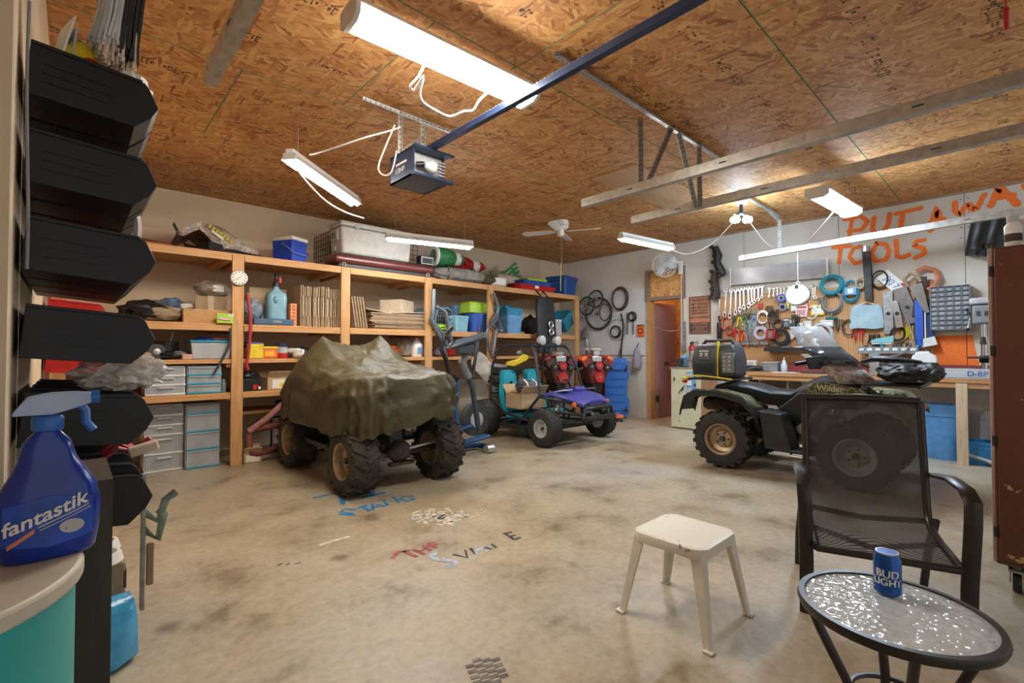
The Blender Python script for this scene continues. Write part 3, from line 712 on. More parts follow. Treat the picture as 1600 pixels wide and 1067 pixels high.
# wire crate behind the big cooler
p = X_(522, .5)
k = thing('wire_crate', 'dark wire pet crate behind the big white cooler', 'crate', (p + .55, SY + .70, ZT))
m = M()
for i in range(8):
    m.cyl((-.65, -.3, .02 + i * .07), (-.65, .25, .02 + i * .07), .004, None, 5); m.cyl((-.65, -.3 + i * .078, .02), (-.65, -.3 + i * .078, .52), .004, None, 5)
    m.cyl((-.65, -.3, .02 + i * .07), (.65, -.3, .02 + i * .07), .004, None, 5)
for i in range(18): m.cyl((-.65 + i * .076, -.3, .02), (-.65 + i * .076, -.3, .52), .004, None, 5)
m.build('wire_panels', m_blkm, k)
M().span((-.66, -.31, 0), (.66, .26, .02)).build('tray', m_blk, k, 0)
# maroon case under cooler
a, b = X_(516, .12), X_(672, .12); L = b - a
k = thing('maroon_case', 'long maroon moulded case lying under the white cooler', 'case', ((a + b) / 2, SY + .16, ZT))
m_mar = pl('maroon_vinyl', (.15, .035, .03), .3)
M().box((0, 0, .1), (L, .36, .11)).build('shell', m_mar, k, 40, .045, 4)
M().box((0, 0, .022), (L * .92, .3, .045)).build('underside', m_dark, k, 40, .01)
M().box((0, 0, .165), (L * .9, .28, .015)).build('trim_strip', m_dark, k, 40, .006)
for s in (-.42, .42): M().torus((s * L, -.16, .03), .022, .008, 'Y', 12, 6).build('foot_ring', m_galv, k)
# big cooler
a, b = X_(523, .14), X_(638, .14); L = b - a - .04
k = thing('white_cooler', 'big off-white ice chest on the maroon case', 'cooler', ((a + b) / 2, SY + .2, ZT + .174))
m_cool = pl('cooler_offwhite', (.60, .58, .53), .45, 0, .08)
M().box((0, 0, .17), (L, .36, .34), tp=.95).build('chest', m_cool, k, 40, .03, 3)
M().box((0, 0, .375), (L * 1.01, .38, .06)).build('lid', m_cool, k, 40, .02, 3)
for s in (-.3, .3): M().box((s * L, -.19, .34), (.05, .015, .06)).build('latch', m_lgray, k, 40, .004)
hh = M().span((-L / 2 - .012, -.09, .17), (-L / 2 + .01, .09, .3)).build('side_handle', m_cool, k, 40, .006)
M().box((-L / 2 - .016, 0, .235), (.012, .13, .07)).build('handle_recess', m_gray, hh, 0, .003)
M().box((-L / 2 - .003, 0, .07), (.02, .08, .07)).build('drain_plug', m_cool, k, 40, .008)
# radio
p = X_(663, .08)
k = thing('radio', 'small silver and black radio at the end of the maroon case', 'radio', (p, SY + .07, ZT + .165))
M().box((0, 0, .065), (.21, .12, .13)).build('body', m_blk, k, 40, .01); M().span((-.1, -.066, .01), (.1, -.058, .12)).build('face_frame', m_lgray, k, 0, .004); M().span((-.082, -.069, .025), (.082, -.064, .095)).build('dial_panel', m_dark, k, 0)
# santa figures (plastic light-up yard figures lying down)
def yardfig(label, pxa, pxb, dy, zc, robe, ang):
    a, b = X_(pxa, dy), X_(pxb, dy); L = b - a
    k = thing('yard_figure', label, 'yard figure', (a, SY + dy, zc), rot=(0, 0, ang), group='plastic Christmas figures lying on the top shelf')
    M().lathe([(.10, 0), (.14, .02), (.15, L * .3), (.12, L * .55), (.08, L * .66)], 18, ax='X').build('robe', robe, k)
    M().lathe([(.15, L * .0), (.155, L * .03), (.15, L * .07)], 18, ax='X').build('fur_hem', m_white, k)
    M().lathe([(.08, L * .64), (.105, L * .70), (.10, L * .78), (.07, L * .83)], 18, ax='X').build('beard_and_head', m_white, k)
    M().sph((L * .74, -.09, .02), .02).build('nose', pl('skin_plastic', (.7, .36, .25), .4), k)
    M().lathe([(.09, L * .80), (.075, L * .88), (.02, L * .99), (.002, L)], 18, ax='X').build('hat', robe, k)
    for s in (-1, 1): M().tube([(L * .55, s * .1, 0), (L * .42, s * .15, -.02), (L * .35, s * .1, .04)], .035, 8).build('arm', robe, k)
yardfig('green robed plastic yard figure lying behind the radio', 676, 724, .22, ZT + .36, m_green, R(-4))
yardfig('red and white plastic Santa figure lying behind the green one', 690, 757, .5, ZT + .36, m_red, R(-2))
# canvas roll, netting, bag
a, b = X_(674, .15), X_(762, .15)
k = thing('canvas_roll', 'grey canvas tent roll on top shelf beneath the plastic figures', 'canvas roll', ((a + b) / 2, SY + .16, ZT))
M().blob((0, 0, .11), ((b - a) / 2, .17, .11), 3, .12, 2.5, 4, .98).build('roll', m_cloth, k)
for s in (-.3, .2): M().torus((s, 0, .115), .125, .008, 'X', 20, 6).build('strap', m_blk, k)
for i, (px, dy, z, col, sd) in enumerate(((768, .1, .09, pl('olive_cloth', (.10, .09, .035), .9, 0, .4, 9), 5),)):
    tag(M().blob((X_(px, dy), SY + dy + .05, ZT + z), (.26, .16, .09), sd, .3, 2.5, 3, .95).build('camo_netting', col), 'olive camouflage net bundled at end of the canvas roll', 'netting')
a, b = X_(775, .25), X_(830, .25)
tag(M().tube([(a, SY + .3, ZT + .15), (a + .1, SY + .3, ZT + .16), ((a + b) / 2, SY + .3, ZT + .15), (b - .05, SY + .3, ZT + .12), (b, SY + .3, ZT + .11)], [.06, .105, .11, .09, .03], 14).build('beige_sack', pl('beige_cloth', (.50, .42, .32), .9, 0, .15, 8, .2)), 'long beige rolled bag lying below the green chair', 'rolled bag')
p = X_(779, .06)
k = thing('white_tub', 'white oval plastic tub near the middle of the top shelf', 'tub', (p, SY + .1, ZT)); M().lathe([(.13, 0), (.15, .02), (.155, .11), (.163, .12), (.15, .125), (.14, .03)], 24).build('bowl', m_white, k); M().torus((0, 0, .118), .16, .008, 'Z').build('rim', m_white, k)
# green slatted chair
p = X_(790, .45)
k = thing('green_slat_chair', 'green slatted wooden garden chair lying on its side on the top shelf', 'chair', (p, SY + .5, ZT + .04), rot=(0, 0, R(-8)))
for i in range(6): M().box((.10 + i * .05, 0, .36 - i * .058), (.045, .02, .42 - i * .04), (0, R(52), 0)).build('slat', m_green, k, 0, .003)
M().box((.12, .025, .15), (.05, .02, .44), (0, R(-40), 0)).build('back_rail', m_green, k, 0, .003); M().box((.32, .025, .24), (.05, .02, .40), (0, R(-40), 0)).build('back_rail', m_green, k, 0, .003)
for dx in (-.22, -.1): M().box((dx, -.03, .13), (.05, .03, .34), (0, R(-20 if dx < -.15 else 12), 0)).build('leg', m_green, k, 0, .003)
# sleds
for i, (col, nm, dz) in enumerate(((m_red, 'red', 0), (m_blue, 'blue', .07), (m_lime, 'lime green', .11))):
    a, b = X_(797 + i * 9, .15), X_(863 - i * 8, .15); w = b - a
    k = thing('plastic_sled', nm + ' plastic snow sled in the nested pile on the top shelf', 'sled', ((a + b) / 2, SY + .22, ZT + dz + .005), R(-3 * i))
    q = lambda s, z: [V(x * w / 2 * s, y * .24 * s, z) for x, y in ((-1, -.6), (-.9, -1), (.9, -1), (1, -.6), (1, .6), (.9, 1), (-.9, 1), (-1, .6))]
    M().loft([q(.86, 0), q(.95, .07), q(1, .085), q(1.02, .085), q(.94, .075), q(.84, .012)]).build('tray', col, k, 40)
    if i == 0: M().box((-.05, -.232, .05), (.09, .006, .05)).build('white_logo', m_paper, k, 0)
    M().torus((w / 2 - .02, 0, .05), .05, .006, 'Y', 14, 6).build('tow_loop', m_paper if i else m_blk, k)
x = X_(887, .16)
tote('blue lidded tote at right end of the top shelf', (x, SY + .3, ZT), (.48, .42, .34), pl('tote_blue', (.02, .10, .34), .4), pl('tote_blue_lid', (.02, .09, .30), .4), R(12))
# middle shelf ---------------------------------------------------------------
m_jeans = pl('denim', (.10, .15, .26), .9, 0, .5, 14); m_khaki = pl('khaki_cloth', (.36, .27, .17), .9, 0, .25, 9, .3)
for i, (px, dy, z, sz, col, lb) in enumerate((
    (228, .17, .11, (.2, .16, .10), m_blk, 'black jacket bundled on the middle shelf'),
    (252, .16, .085, (.2, .15, .08), m_khaki, 'khaki work trousers crumpled on the middle shelf'),
    (243, .3, .16, (.16, .15, .07), pl('dark_bag', (.06, .06, .05), .6), 'dark tool bag lying on the khaki clothes'),
    (268, .3, .19, (.11, .10, .07), m_jeans, 'blue patterned rag rolled on top of the clothes'),
    (290, .36, .18, (.22, .12, .04), m_paper, 'white folded sheet on the brown carton'))):
    tag(M().blob((X_(px, dy), SY + dy + .05, ZM + z), sz, 11 + i, .3, 3, 3, .95).build('folded_clothes' if i in (1, 4) else 'cloth_bundle', col), lb, 'clothes')
carton('cardboard_box', 'wide plain carton behind the green packet on the middle shelf', (X_(322, .14), SY + .24, ZM), (.42, .36, .14), 0, pl('carton_orange', (.52, .30, .12), .8), tape=False)
carton('cardboard_box', 'small taped brown carton standing on the wide plain carton', (X_(331, .3), SY + .34, ZM + .145), (.28, .25, .15), R(-12), m_card2)
k = thing('clear_sack', 'clear plastic bag of odds and ends on the taped carton', 'bag', (X_(333, .3), SY + .34, ZM + .30)); M().blob((0, 0, .08), (.17, .13, .09), 4, .25, 2.5, 3, .9).build('bag', pl('bag_film', (.42, .36, .29), .25, 0, .3, 9, .2, .8), k); M().box((.03, -.125, .08), (.1, .008, .07), (R(-12), 0, 0)).build('sticker', m_paper, k, 0)
k = thing('green_packet', 'flat green packet with the number forty-three hung on the post', 'packet', (X_(352, -.04), SY - .035, ZM + .05)); M().box((0, 0, 0), (.15, .015, .10)).build('card', m_lime, k, 0, .003); M().box((-.01, -.012, -.01), (.11, .014, .025), (0, R(6), 0)).build('blister', pl('pink_part', (.7, .35, .4), .4), k, 0, .006); M().box((.05, -.009, .033), (.04, .003, .025)).build('number_tag', m_paper, k, 0); text('number', '43', .022, m_blk, k, (.05, -.0112, .033), (PI / 2, 0, 0))
# gauge and hoses on first post
x0 = posts[0]
k = thing('dial_thermometer', 'round white dial thermometer on the first shelf post', 'thermometer', (x0, SY - .03, onY(372, 435, SY).z)); M().lathe([(.078, 0), (.082, -.006), (.082, -.022), (.076, -.026)], 28, ax='Y').build('bezel', m_alu, k); M().cyl((0, -.023, 0), (0, -.028, 0), .074, None, 28).build('dial_face', m_paper, k); M().box((-.01, -.03, -.006), (.075, .002, .006), (0, R(-38), 0)).build('needle', m_red, k, 0)
for j in range(12):
    a = j * PI / 6; M().box((.06 * math.cos(a), -.029, .06 * math.sin(a)), (.014, .002, .008), (0, -a, 0)).build('dial_mark', m_blk, k, 0)
m_hosr = pl('red_hose', (.42, .03, .05), .45); m_hosk = pl('dark_hose', (.035, .045, .06), .4)
cord([(x0 + .085, SY - .035, ZM + .33), (x0 + .10, SY - .04, ZM + .2), (x0 + .115, SY - .045, ZM), (x0 + .10, SY - .04, ZM - .3), (x0 + .085, SY - .03, Z3 - .05), (x0 + .10, SY - .03, Z3 - .12)], .016, 'red air hose hanging beside the first shelf post', 'air_hose', m_hosr, 'hose', 8)
cord([(x0 - .07, SY - .03, ZM - .05), (x0 - .075, SY - .035, ZM - .2), (x0 - .13, SY - .03, Z3 + .02), (x0 - .22, SY - .03, Z3 - .16)], .012, 'dark blue hose curving left of the first shelf post', 'rubber_hose', m_hosk, 'hose', 8)
# blue jug
k = thing('water_jug', 'pale blue water jug with black pump on the middle shelf', 'jug', (X_(431, .2), SY + .2, ZM + .075)); m_jug = pl('jug_blue', (.22, .42, .52), .3, 0, .1)
rg = lambda s, z: [V(.105 * s * max(-1, min(1, 1.25 * math.cos(a))), .09 * s * max(-1, min(1, 1.25 * math.sin(a))), z) for a in [2 * PI * (i + .5) / 20 for i in range(20)]]
M().loft([rg(.95, 0), rg(1, .01)] + [rg(1 if i % 2 else .96, .02 + i * .016) for i in range(8)] + [rg(1, .16), rg(1, .25), rg(.92, .29), rg(.6, .32), rg(.28, .345), rg(.26, .38)]).build('bottle', m_jug, k, 50)
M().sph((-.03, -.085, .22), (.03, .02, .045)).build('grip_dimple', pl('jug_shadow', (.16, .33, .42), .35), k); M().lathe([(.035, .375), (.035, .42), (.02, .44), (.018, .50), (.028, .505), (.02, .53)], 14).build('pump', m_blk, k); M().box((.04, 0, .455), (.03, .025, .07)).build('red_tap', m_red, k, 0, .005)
k = thing('blue_tool_case', 'flat blue plastic tool case beneath the water jug', 'tool case', (X_(424, .16), SY + .2, ZM)); M().box((0, 0, .037), (.42, .30, .07)).build('shell', pl('case_blue', (.06, .12, .22), .4), k, 40, .01); M().box((.03, -.152, .04), (.09, .012, .03)).build('latch', m_gray, k, 0, .003)
tag(M().blob((X_(398, .2), SY + .25, ZM + .18), (.10, .1, .12), 21, .3, 3, 3).build('plastic_bag', pl('bluegrey_film', (.30, .38, .45), .25, 0, .3, 9, .2, .8)), 'crumpled blue-grey plastic bag left of the water jug', 'bag')
tag(M().lathe([(.04, 0), (.045, .01), (.045, .2), (.03, .22)], 16, (X_(411, .36), SY + .4, ZM)).build('steel_flask', m_alu), 'steel flask behind the water jug', 'flask')
k = thing('orange_carton', 'narrow upright orange carton beside the water jug', 'box', (X_(456, .14), SY + .18, ZM)); M().box((0, 0, .13), (.07, .2, .26)).build('carton_body', pl('peach_card', (.75, .30, .12), .7), k, 0, .003)
for j in range(6): M().box((0, -.101, .03 + j * .04), (.03, .003, .012)).build('printed_mark', m_red, k, 0)
# bundle of flat cartons standing on edge
a, b = X_(468, .1), X_(531, .1); n = 21
random.seed(5)
for i in range(n):
    h = .47 + random.uniform(-.015, .012)
    k = thing('folded_carton', ORD[i] + ' flat carton from the left in the upright bundle' if i < 20 else 'last flat carton at right of the upright bundle', 'cardboard', (a + (b - a) * i / (n - 1), SY + .3, ZM + .002), R(random.uniform(-1.5, 1.5)), 'flattened cartons standing in a bundle')
    M().box((0, 0, h / 2), (.011, .46 + random.uniform(-.03, .02), h)).build('sheet', m_card3 if i % 2 else m_card2, k, 0)
    for zz in (.06, h - .06): M().box((.0, -.235, zz), (.014, .012, .12)).build('folded_flap', m_card2, k, 0)
x = X_(447, .1)
tag(M().box((x, SY + .62, ZM + .24), (.5, .01, .48), (R(-6), 0, 0)).build('cardboard_sheet', m_card), 'large cardboard sheet behind the water jug', 'cardboard')
# leaning cartons, right bay
a = X_(551, .1)
for i in range(5):
    k = thing('folded_carton', ORD[i] + ' flat carton leaning against the second post', 'cardboard', (a + .03 + i * .036, SY + .28, ZM + .003), rot=(0, R(-9), 0), group='flat cartons leaning at the second post'); M().box((0, 0, .2), (.009, .42, .40)).build('sheet', m_card3 if i % 2 else m_card, k, 0); M().box((0, -.215, .2), (.016, .012, .38)).build('folded_edge', m_card2, k, 0)
carton('cardboard_box', 'clean pale carton standing on the pile of flattened cardboard', (X_(627, .3), SY + .42, ZM + .215), (.36, .34, .21), R(32), m_card3, tape=False)
a, b = X_(577, .08), X_(674, .08); random.seed(8)
for i in range(13):
    k = thing('flattened_carton', ORD[i] + ' flattened carton from the bottom of the pile' if i < 12 else 'topmost flattened carton of the pile, with a raised flap', 'cardboard', ((a + b) / 2 + random.uniform(-.02, .02), SY + .36 + random.uniform(-.02, .01), ZM + .003 + i * .0165), R(random.uniform(-1.5, 1.5)), 'flattened cartons stacked in a pile')
    M().box((0, 0, .006), (b - a - .1 * (i < 5) - random.uniform(0, .06), .6, .012)).build('sheet', m_card2 if i % 3 else m_card, k, 0)
    if i == 12: M().box((-.30, -.05, .03), (.42, .5, .008), (0, R(7), 0)).build('raised_flap', m_card3, k, 0); M().box((.12, -.05, .035), (.5, .5, .008), (0, R(-3), 0)).build('raised_flap', m_card3, k, 0)
# bins and carriers in third and fourth bays
x = X_(697, .2)
k = thing('pet_carrier', 'grey-blue pet carrier with wire door on the middle shelf', 'pet carrier', (x + .02, SY + .58, ZM), R(12)); m_car = pl('carrier_blue', (.20, .34, .42), .45)
sec = [(-.2, .01), (.2, .01), (.21, .2), (.16, .34), (.08, .38), (-.08, .38), (-.16, .34), (-.21, .2)]
M().prism(sec, (0, -.25, 0), (1, 0, 0), (0, 0, 1), (0, .5, 0)).build('shell', m_car, k, 30, .01); M().prism([(u * .86, v * .86 + .025) for u, v in sec], (0, -.256, 0), (1, 0, 0), (0, 0, 1), (0, .02, 0)).build('opening', m_blk, k, 0)
m = M()
for i in range(7): m.cyl((-.15 + i * .05, -.26, .04), (-.15 + i * .05, -.26, .33 - .02 * abs(i - 3)), .004, None, 5)
for i in range(5): m.cyl((-.16, -.262, .07 + i * .055), (.16, -.262, .07 + i * .055), .004, None, 5)
m.build('wire_door', m_galv, k)
tote('pale blue open bin in front of the pet carrier', (X_(722, .05), SY + .18, ZM), (.28, .24, .24), pl('bin_paleblue', (.26, .50, .62), .4), None, R(8), .88)
tote('sky blue carrier lid propped behind the pale blue bin', (X_(722, .5), SY + .6, ZM), (.26, .2, .44), m_bluel, None, 0, .8)
k = thing('blue_barrel', 'dark blue barrel bin with rim at the fourth post', 'bin', (X_(746, .2), SY + .25, ZM)); M().lathe([(.15, 0), (.16, .01), (.175, .27), (.185, .275), (.185, .295), (.17, .3), (.16, .29), (.14, .02)], 24).build('body', m_blue, k)
k = thing('lime_basket', 'lime green basket turned over on top of the blue barrel bin', 'basket', (X_(742, .25), SY + .28, ZM + .302)); M().box((0, 0, .09), (.34, .28, .18), tp=1.12).build('body', m_lime, k, 40, .03); M().box((0, 0, .012), (.40, .34, .02)).build('rim', m_lime, k, 40, .006)
tag(M().blob((X_(690, .05), SY + .1, ZM + .05), (.12, .1, .05), 31, .3, 3, 3, .9).build('green_bag', m_lime), 'lime green and yellow bag at third post', 'bag')
k1 = tote('mid blue tote standing by the fourth post', (X_(801, .15), SY + .26, ZM), (.34, .36, .30), m_bluel, None, 0, .86)
tote('smaller bright blue tote stacked in the mid blue tote', (X_(801, .15), SY + .26, ZM + .235), (.35, .36, .19), pl('tote_cyan', (.05, .28, .48), .4), None, 0, .9)
tag(M().blob((X_(797, .2), SY + .3, ZM + .43), (.12, .1, .06), 35, .3, 3, 3).build('dark_cloth', m_teal), 'dark teal cloth stuffed in the stacked blue totes', 'cloth')
tag(M().blob((X_(832, .25), SY + .32, ZM + .17), (.16, .14, .16), 37, .35, 3, 3, 1).build('black_seat_cover', m_dark), 'black bundled seat cover right of the blue totes', 'seat cover')
tote('teal tote tipped over at right end of the middle shelf', (X_(885, .2), SY + .25, ZM + .15), (.36, .32, .26), m_teal, pl('teal_lid', (.02, .26, .38), .4), 0, .84, rot=(0, R(-38), R(10)))
k = thing('air_filter_box', 'grey upright filter box next to the tipped teal tote', 'box', (X_(871, .05), SY + .1, ZM)); M().box((0, 0, .13), (.16, .16, .26)).build('body', m_lgray, k, 0, .006); M().box((0, 0, .265), (.17, .17, .02)).build('cap', m_white, k, 0, .004)
# third shelf ----------------------------------------------------------------
m_clearbox = pl('clear_tote', (.60, .62, .66), .3, 0, .1, 5, 0, .75)
k = thing('clear_tote', 'clear storage tote with bright blue lid on the third shelf', 'tote', (X_(328, .14), SY + .2, Z3)); M().box((0, 0, .085), (.36, .34, .17), tp=.92).build('tub', m_clearbox, k, 40, .01); M().box((0, 0, .18), (.38, .36, .022)).build('lid', pl('lid_azure', (.03, .32, .55), .4), k, 40, .008); M().blob((-.03, 0, .2), (.1, .08, .03), 2, .3, 3, 3).build('heap_on_lid', m_blue, k); M().blob((.1, 0, .2), (.08, .06, .03), 6, .3, 3, 3).build('pink_cloth', pl('pink_cloth', (.5, .25, .22), .9), k)
random.seed(12)
for i, (px, dy, sz, col, lb) in enumerate((
    (246, .1, (.07, .06, .06), m_dark, 'round dark grinder wheel on the third shelf'), (278, .08, (.13, .08, .05), m_blk, 'black drawstring pouch on the third shelf'),
    (230, .2, (.07, .06, .07), m_gray, 'grey cup of small parts on the third shelf'), (262, .35, (.10, .08, .09), m_dark, 'dark canister at the back of the third shelf'),
    (222, .05, (.08, .06, .04), m_khaki, 'tan rag at the left of the third shelf'))):
    k = thing('shop_oddment', lb, 'oddment', (X_(px, dy), SY + dy + .03, Z3))
    if i in (0,): M().lathe([(.02, -.03), (.075, -.03), (.075, .03), (.02, .03)], 24, (0, 0, .077), 'Y').build('wheel', col, k); M().lathe([(.005, -.04), (.03, -.035), (.03, .035)], 16, (0, 0, .077), 'Y').build('hub', m_galv, k)
    elif i in (2, 3): M().lathe([(sz[0] * .8, 0), (sz[0], .01), (sz[0], sz[2] * 2), (sz[0] * .9, sz[2] * 2), (sz[0] * .8, .02)], 18).build('cup', col, k); M().cyl((0, 0, .02), (.05, -.01, sz[2] * 2 + .1), .006).build('handle_rod', m_steel, k)
    else: M().blob((0, 0, sz[2] * .9), sz, 40 + i, .3, 3, 3, .9).build('body', col, k); M().tube([(0, 0, sz[2]), (.05, -.06, sz[2]), (.1, -.05, .02)], .006, 5).build('cord', m_blk, k)
carton('wood_block', 'small pinkish wooden block on the third shelf', (X_(292, .05), SY + .06, Z3), (.09, .06, .05), R(15), pl('pink_wood', (.55, .30, .22), .7), tape=False)
k = thing('yellow_bin', 'yellow parts bin right of the red hose on the third shelf', 'bin', (X_(398, .08), SY + .14, Z3)); M().span((-.085, -.1, 0), (.085, .1, .01)).span((-.085, -.1, 0), (-.075, .1, .15)).span((.075, -.1, 0), (.085, .1, .15)).span((-.085, .09, 0), (.085, .1, .15)).span((-.085, -.1, 0), (.085, -.09, .12)).build('tub', m_yel, k, 0, .004); M().span((-.085, -.1, .12), (.085, .1, .16)).build('upper_band', m_yel, k, 0, .004); M().box((0, 0, .17), (.15, .17, .015)).build('blue_insert', m_blue, k, 0, .004)
k = thing('snack_tub', 'orange tub with yellow lid on the third shelf', 'tub', (X_(422, .08), SY + .14, Z3)); M().box((0, 0, .055), (.17, .13, .11)).build('tub', m_orange, k, 0, .015); M().box((0, 0, .12), (.18, .14, .025)).build('lid', m_yel, k, 0, .008); M().box((0, -.067, .055), (.1, .003, .06)).build('printed_label', pl('label_yellow', (.8, .45, .05), .5), k, 0)
k = thing('glass_jar', 'squat jar of red powder with dark blue lid on the third shelf', 'jar', (X_(443, .08), SY + .14, Z3)); M().lathe([(.06, 0), (.065, .01), (.065, .06)], 20).build('red_contents', m_red, k); M().lathe([(.066, .06), (.066, .12), (.05, .13)], 20).build('glass', m_clearbox, k); M().lathe([(.055, .13), (.057, .165), (.0, .168)], 20).build('lid', pl('navy_lid', (.02, .03, .10), .4), k)
for i, (px, ang, lb) in enumerate(((455, 35, 'white spray can lying on the third shelf, upper one'), (461, 20, 'white spray can lying on the third shelf, lower one'))):
    k = thing('spray_can', lb, 'spray can', (X_(px, .1), SY + .16 - i * .07, Z3 + .033 + .05 * (1 - i)), rot=(R(90), 0, R(ang))); M().lathe([(.03, 0), (.032, .005), (.032, .14), (.02, .155)], 16).build('can', m_white, k); M().lathe([(.02, .155), (.022, .16), (.022, .185), (0, .187)], 14).build('cap', m_blue if i else m_white, k)
tag(M().blob((X_(475, .15), SY + .2, Z3 + .07), (.10, .08, .06), 51, .4, 3, 3, .95).build('tool_pouch', m_blk), 'black tool pouch behind the spray cans', 'pouch')
for px, dy, sz, col, lb in ((612, .3, (.18, .12, .09), m_orange, 'orange life vest behind the covered quad on the third shelf'), (640, .2, (.15, .12, .13), pl('bag_film2', (.5, .48, .44), .25, 0, .3, 9, .2, .7), 'clear plastic bag of bottles on the third shelf'), (585, .25, (.16, .1, .1), m_dark, 'dark bundle behind the covered quad on the third shelf'), (690, .2, (.12, .1, .07), pl('lilac', (.3, .25, .4), .7), 'lilac bag behind the elliptical on the third shelf'), (705, .1, (.09, .09, .06), m_red, 'red pouch behind the elliptical on the third shelf')):
    tag(M().blob((X_(px, dy), SY + dy + .05, Z3 + sz[2] * .93), sz, px, .25, 2.5, 3, .93).build('stored_bundle', col), lb, 'bundle')
k = thing('white_jug', 'white plastic jug with blue label on the third shelf', 'jug', (X_(654, .1), SY + .14, Z3)); M().lathe([(.075, 0), (.08, .01), (.08, .16), (.05, .22), (.025, .24), (.025, .26)], 18).build('bottle', m_white, k); M().box((0, -.08, .09), (.07, .006, .09)).build('printed_label', m_bluel, k, 0)
# fourth shelf ----------------------------------------------------------------
drawers('white-framed three drawer unit on the fourth shelf', (X_(259, .08), SY + .2, Z4), (.315, .36, .285), (1, 1, 1), m_dwhite, 0)
drawers('aqua-trimmed three drawer unit on the fourth shelf', (X_(319, .08), SY + .2, Z4), (.30, .36, .285), (1, 1, 1), m_daqua, 1)
for i in range(2): k = thing('spray_can', ('grey aerosol can beside the first post, taller', 'short dark aerosol can beside the first post')[i], 'spray can', (X_(351 + i * 4, .06), SY + .08 + i * .07, Z4)); M().lathe([(.022, 0), (.024, .004), (.024, .10 - i * .03), (.012, .12 - i * .03), (.012, .14 - i * .03)], 14).build('can', (m_gray, m_dark)[i], k)
k = carton('printed_carton', 'black printed carton on the fourth shelf right of the post', (X_(394, .05), SY + .12, Z4), (.2, .16, .13), 0, m_blk, tape=False); M().box((.04, -.081, .04), (.05, .003, .05)).build('red_logo', m_red, k, 0); M().box((.07, -.081, .03), (.04, .003, .03)).build('white_panel', m_paper, k, 0); M().blob((-.03, 0, .16), (.08, .06, .05), 4, .4, 3, 3).build('bag_on_top', m_blk, k)
k = carton('printed_carton', 'open white and yellow printed carton on the fourth shelf', (X_(434, .08), SY + .16, Z4), (.24, .2, .14), R(6), m_card, True); M().box((.02, -.102, .065), (.18, .003, .1)).build('white_print', m_paper, k, 0); M().box((.06, -.104, .05), (.1, .003, .05)).build('yellow_print', m_yel, k, 0)
# floor level under shelving
def stand(px, py): return onZ(px, py, 0)
p = stand(256, 737); drawers('white five-drawer tower standing on the floor', (p.x, p.y + .2, 0), (.315, .38, .66), (2.1, 2.3, 1.2, 1.2, 1.3), m_dwhite, 0)
p = stand(317, 731); drawers('aqua-trimmed four-drawer tower standing on the floor', (p.x, p.y + .2, 0), (.30, .38, .66), (1.5, 1.5, 1.5, .8), m_daqua, 1)
q = bpy.data.objects[-1] if False else None
k = carton('printed_carton', 'small white printed carton on the floor by the first post', (stand(390, 719).x, SY + .06, 0), (.17, .16, .12), R(-8), m_card, True); M().box((0, -.082, .05), (.13, .003, .07)).build('white_print', m_paper, k, 0)
k = thing('metal_rack', 'black steel frame rack on the floor under the shelf', 'rack', (posts[0] + .75, SY + .22, 0))
m = M()
for a in (-.3, .0, .3):
    for b in (-.15, .15): m.cyl((a, b, .0), (a, b, .42), .012, None, 6)
for z in (.02, .42):
    for b in (-.15, .15): m.cyl((-.3, b, z), (.3, b, z), .012, None, 6)
m.build('frame', m_blkm, k)
for i in range(4): M().blob((-.2 + i * .13, 0, .14), (.06, .1, .11), 60 + i, .3, 3, 3).build('parts_bag', (m_dark, m_blk, m_lgray, m_dark)[i], k)
m_fire = pl('fire_hose', (.20, .055, .045), .8, 0, .2, 20); m_fire2 = pl('pink_hose', (.42, .17, .17), .8, 0, .2, 20)
for pts, lb, mt in (([(.13, .0, .33), (.3, -.02, .45), (.42, -.02, .56), (.5, 0, .62)], 'faded pink hose sloping up under the fourth shelf', m_fire2), ([(.5, .1, .56), (.65, .08, .58), (.85, .08, .57)], 'second faded pink hose end lying on the dark shelf', m_fire2), ([(.13, .02, .34), (.4, -.02, .37), (.7, 0, .42), (.95, .05, .48)], 'dark red hose curving across above the rack', m_fire), ([(.13, .0, .3), (.15, -.05, .1), (.35, -.06, .12), (.6, -.04, .22), (.85, 0, .34)], 'dark red hose looping down in front of the rack', m_fire)):
    cord([V(posts[0] + q[0], SY + .05 + q[1], q[2]) for q in pts], .034, lb, 'fire_hose', mt, 'hose', 8)
tag(M().span((posts[0] + .1, SY + .2, .50), (posts[1] - .1, SY + .7, .53)).build('low_plank', m_pine), 'dark plank under the fourth shelf carrying hoses', 'plank')
tag(M().blob((posts[0] + .8, SY + .42, .582), (.3, .18, .05), 71, .2, 2.5, 3, .95).build('navy_tarp', pl('navy_cloth', (.015, .025, .07), .8)), 'navy blue folded tarp on the low plank', 'tarp')
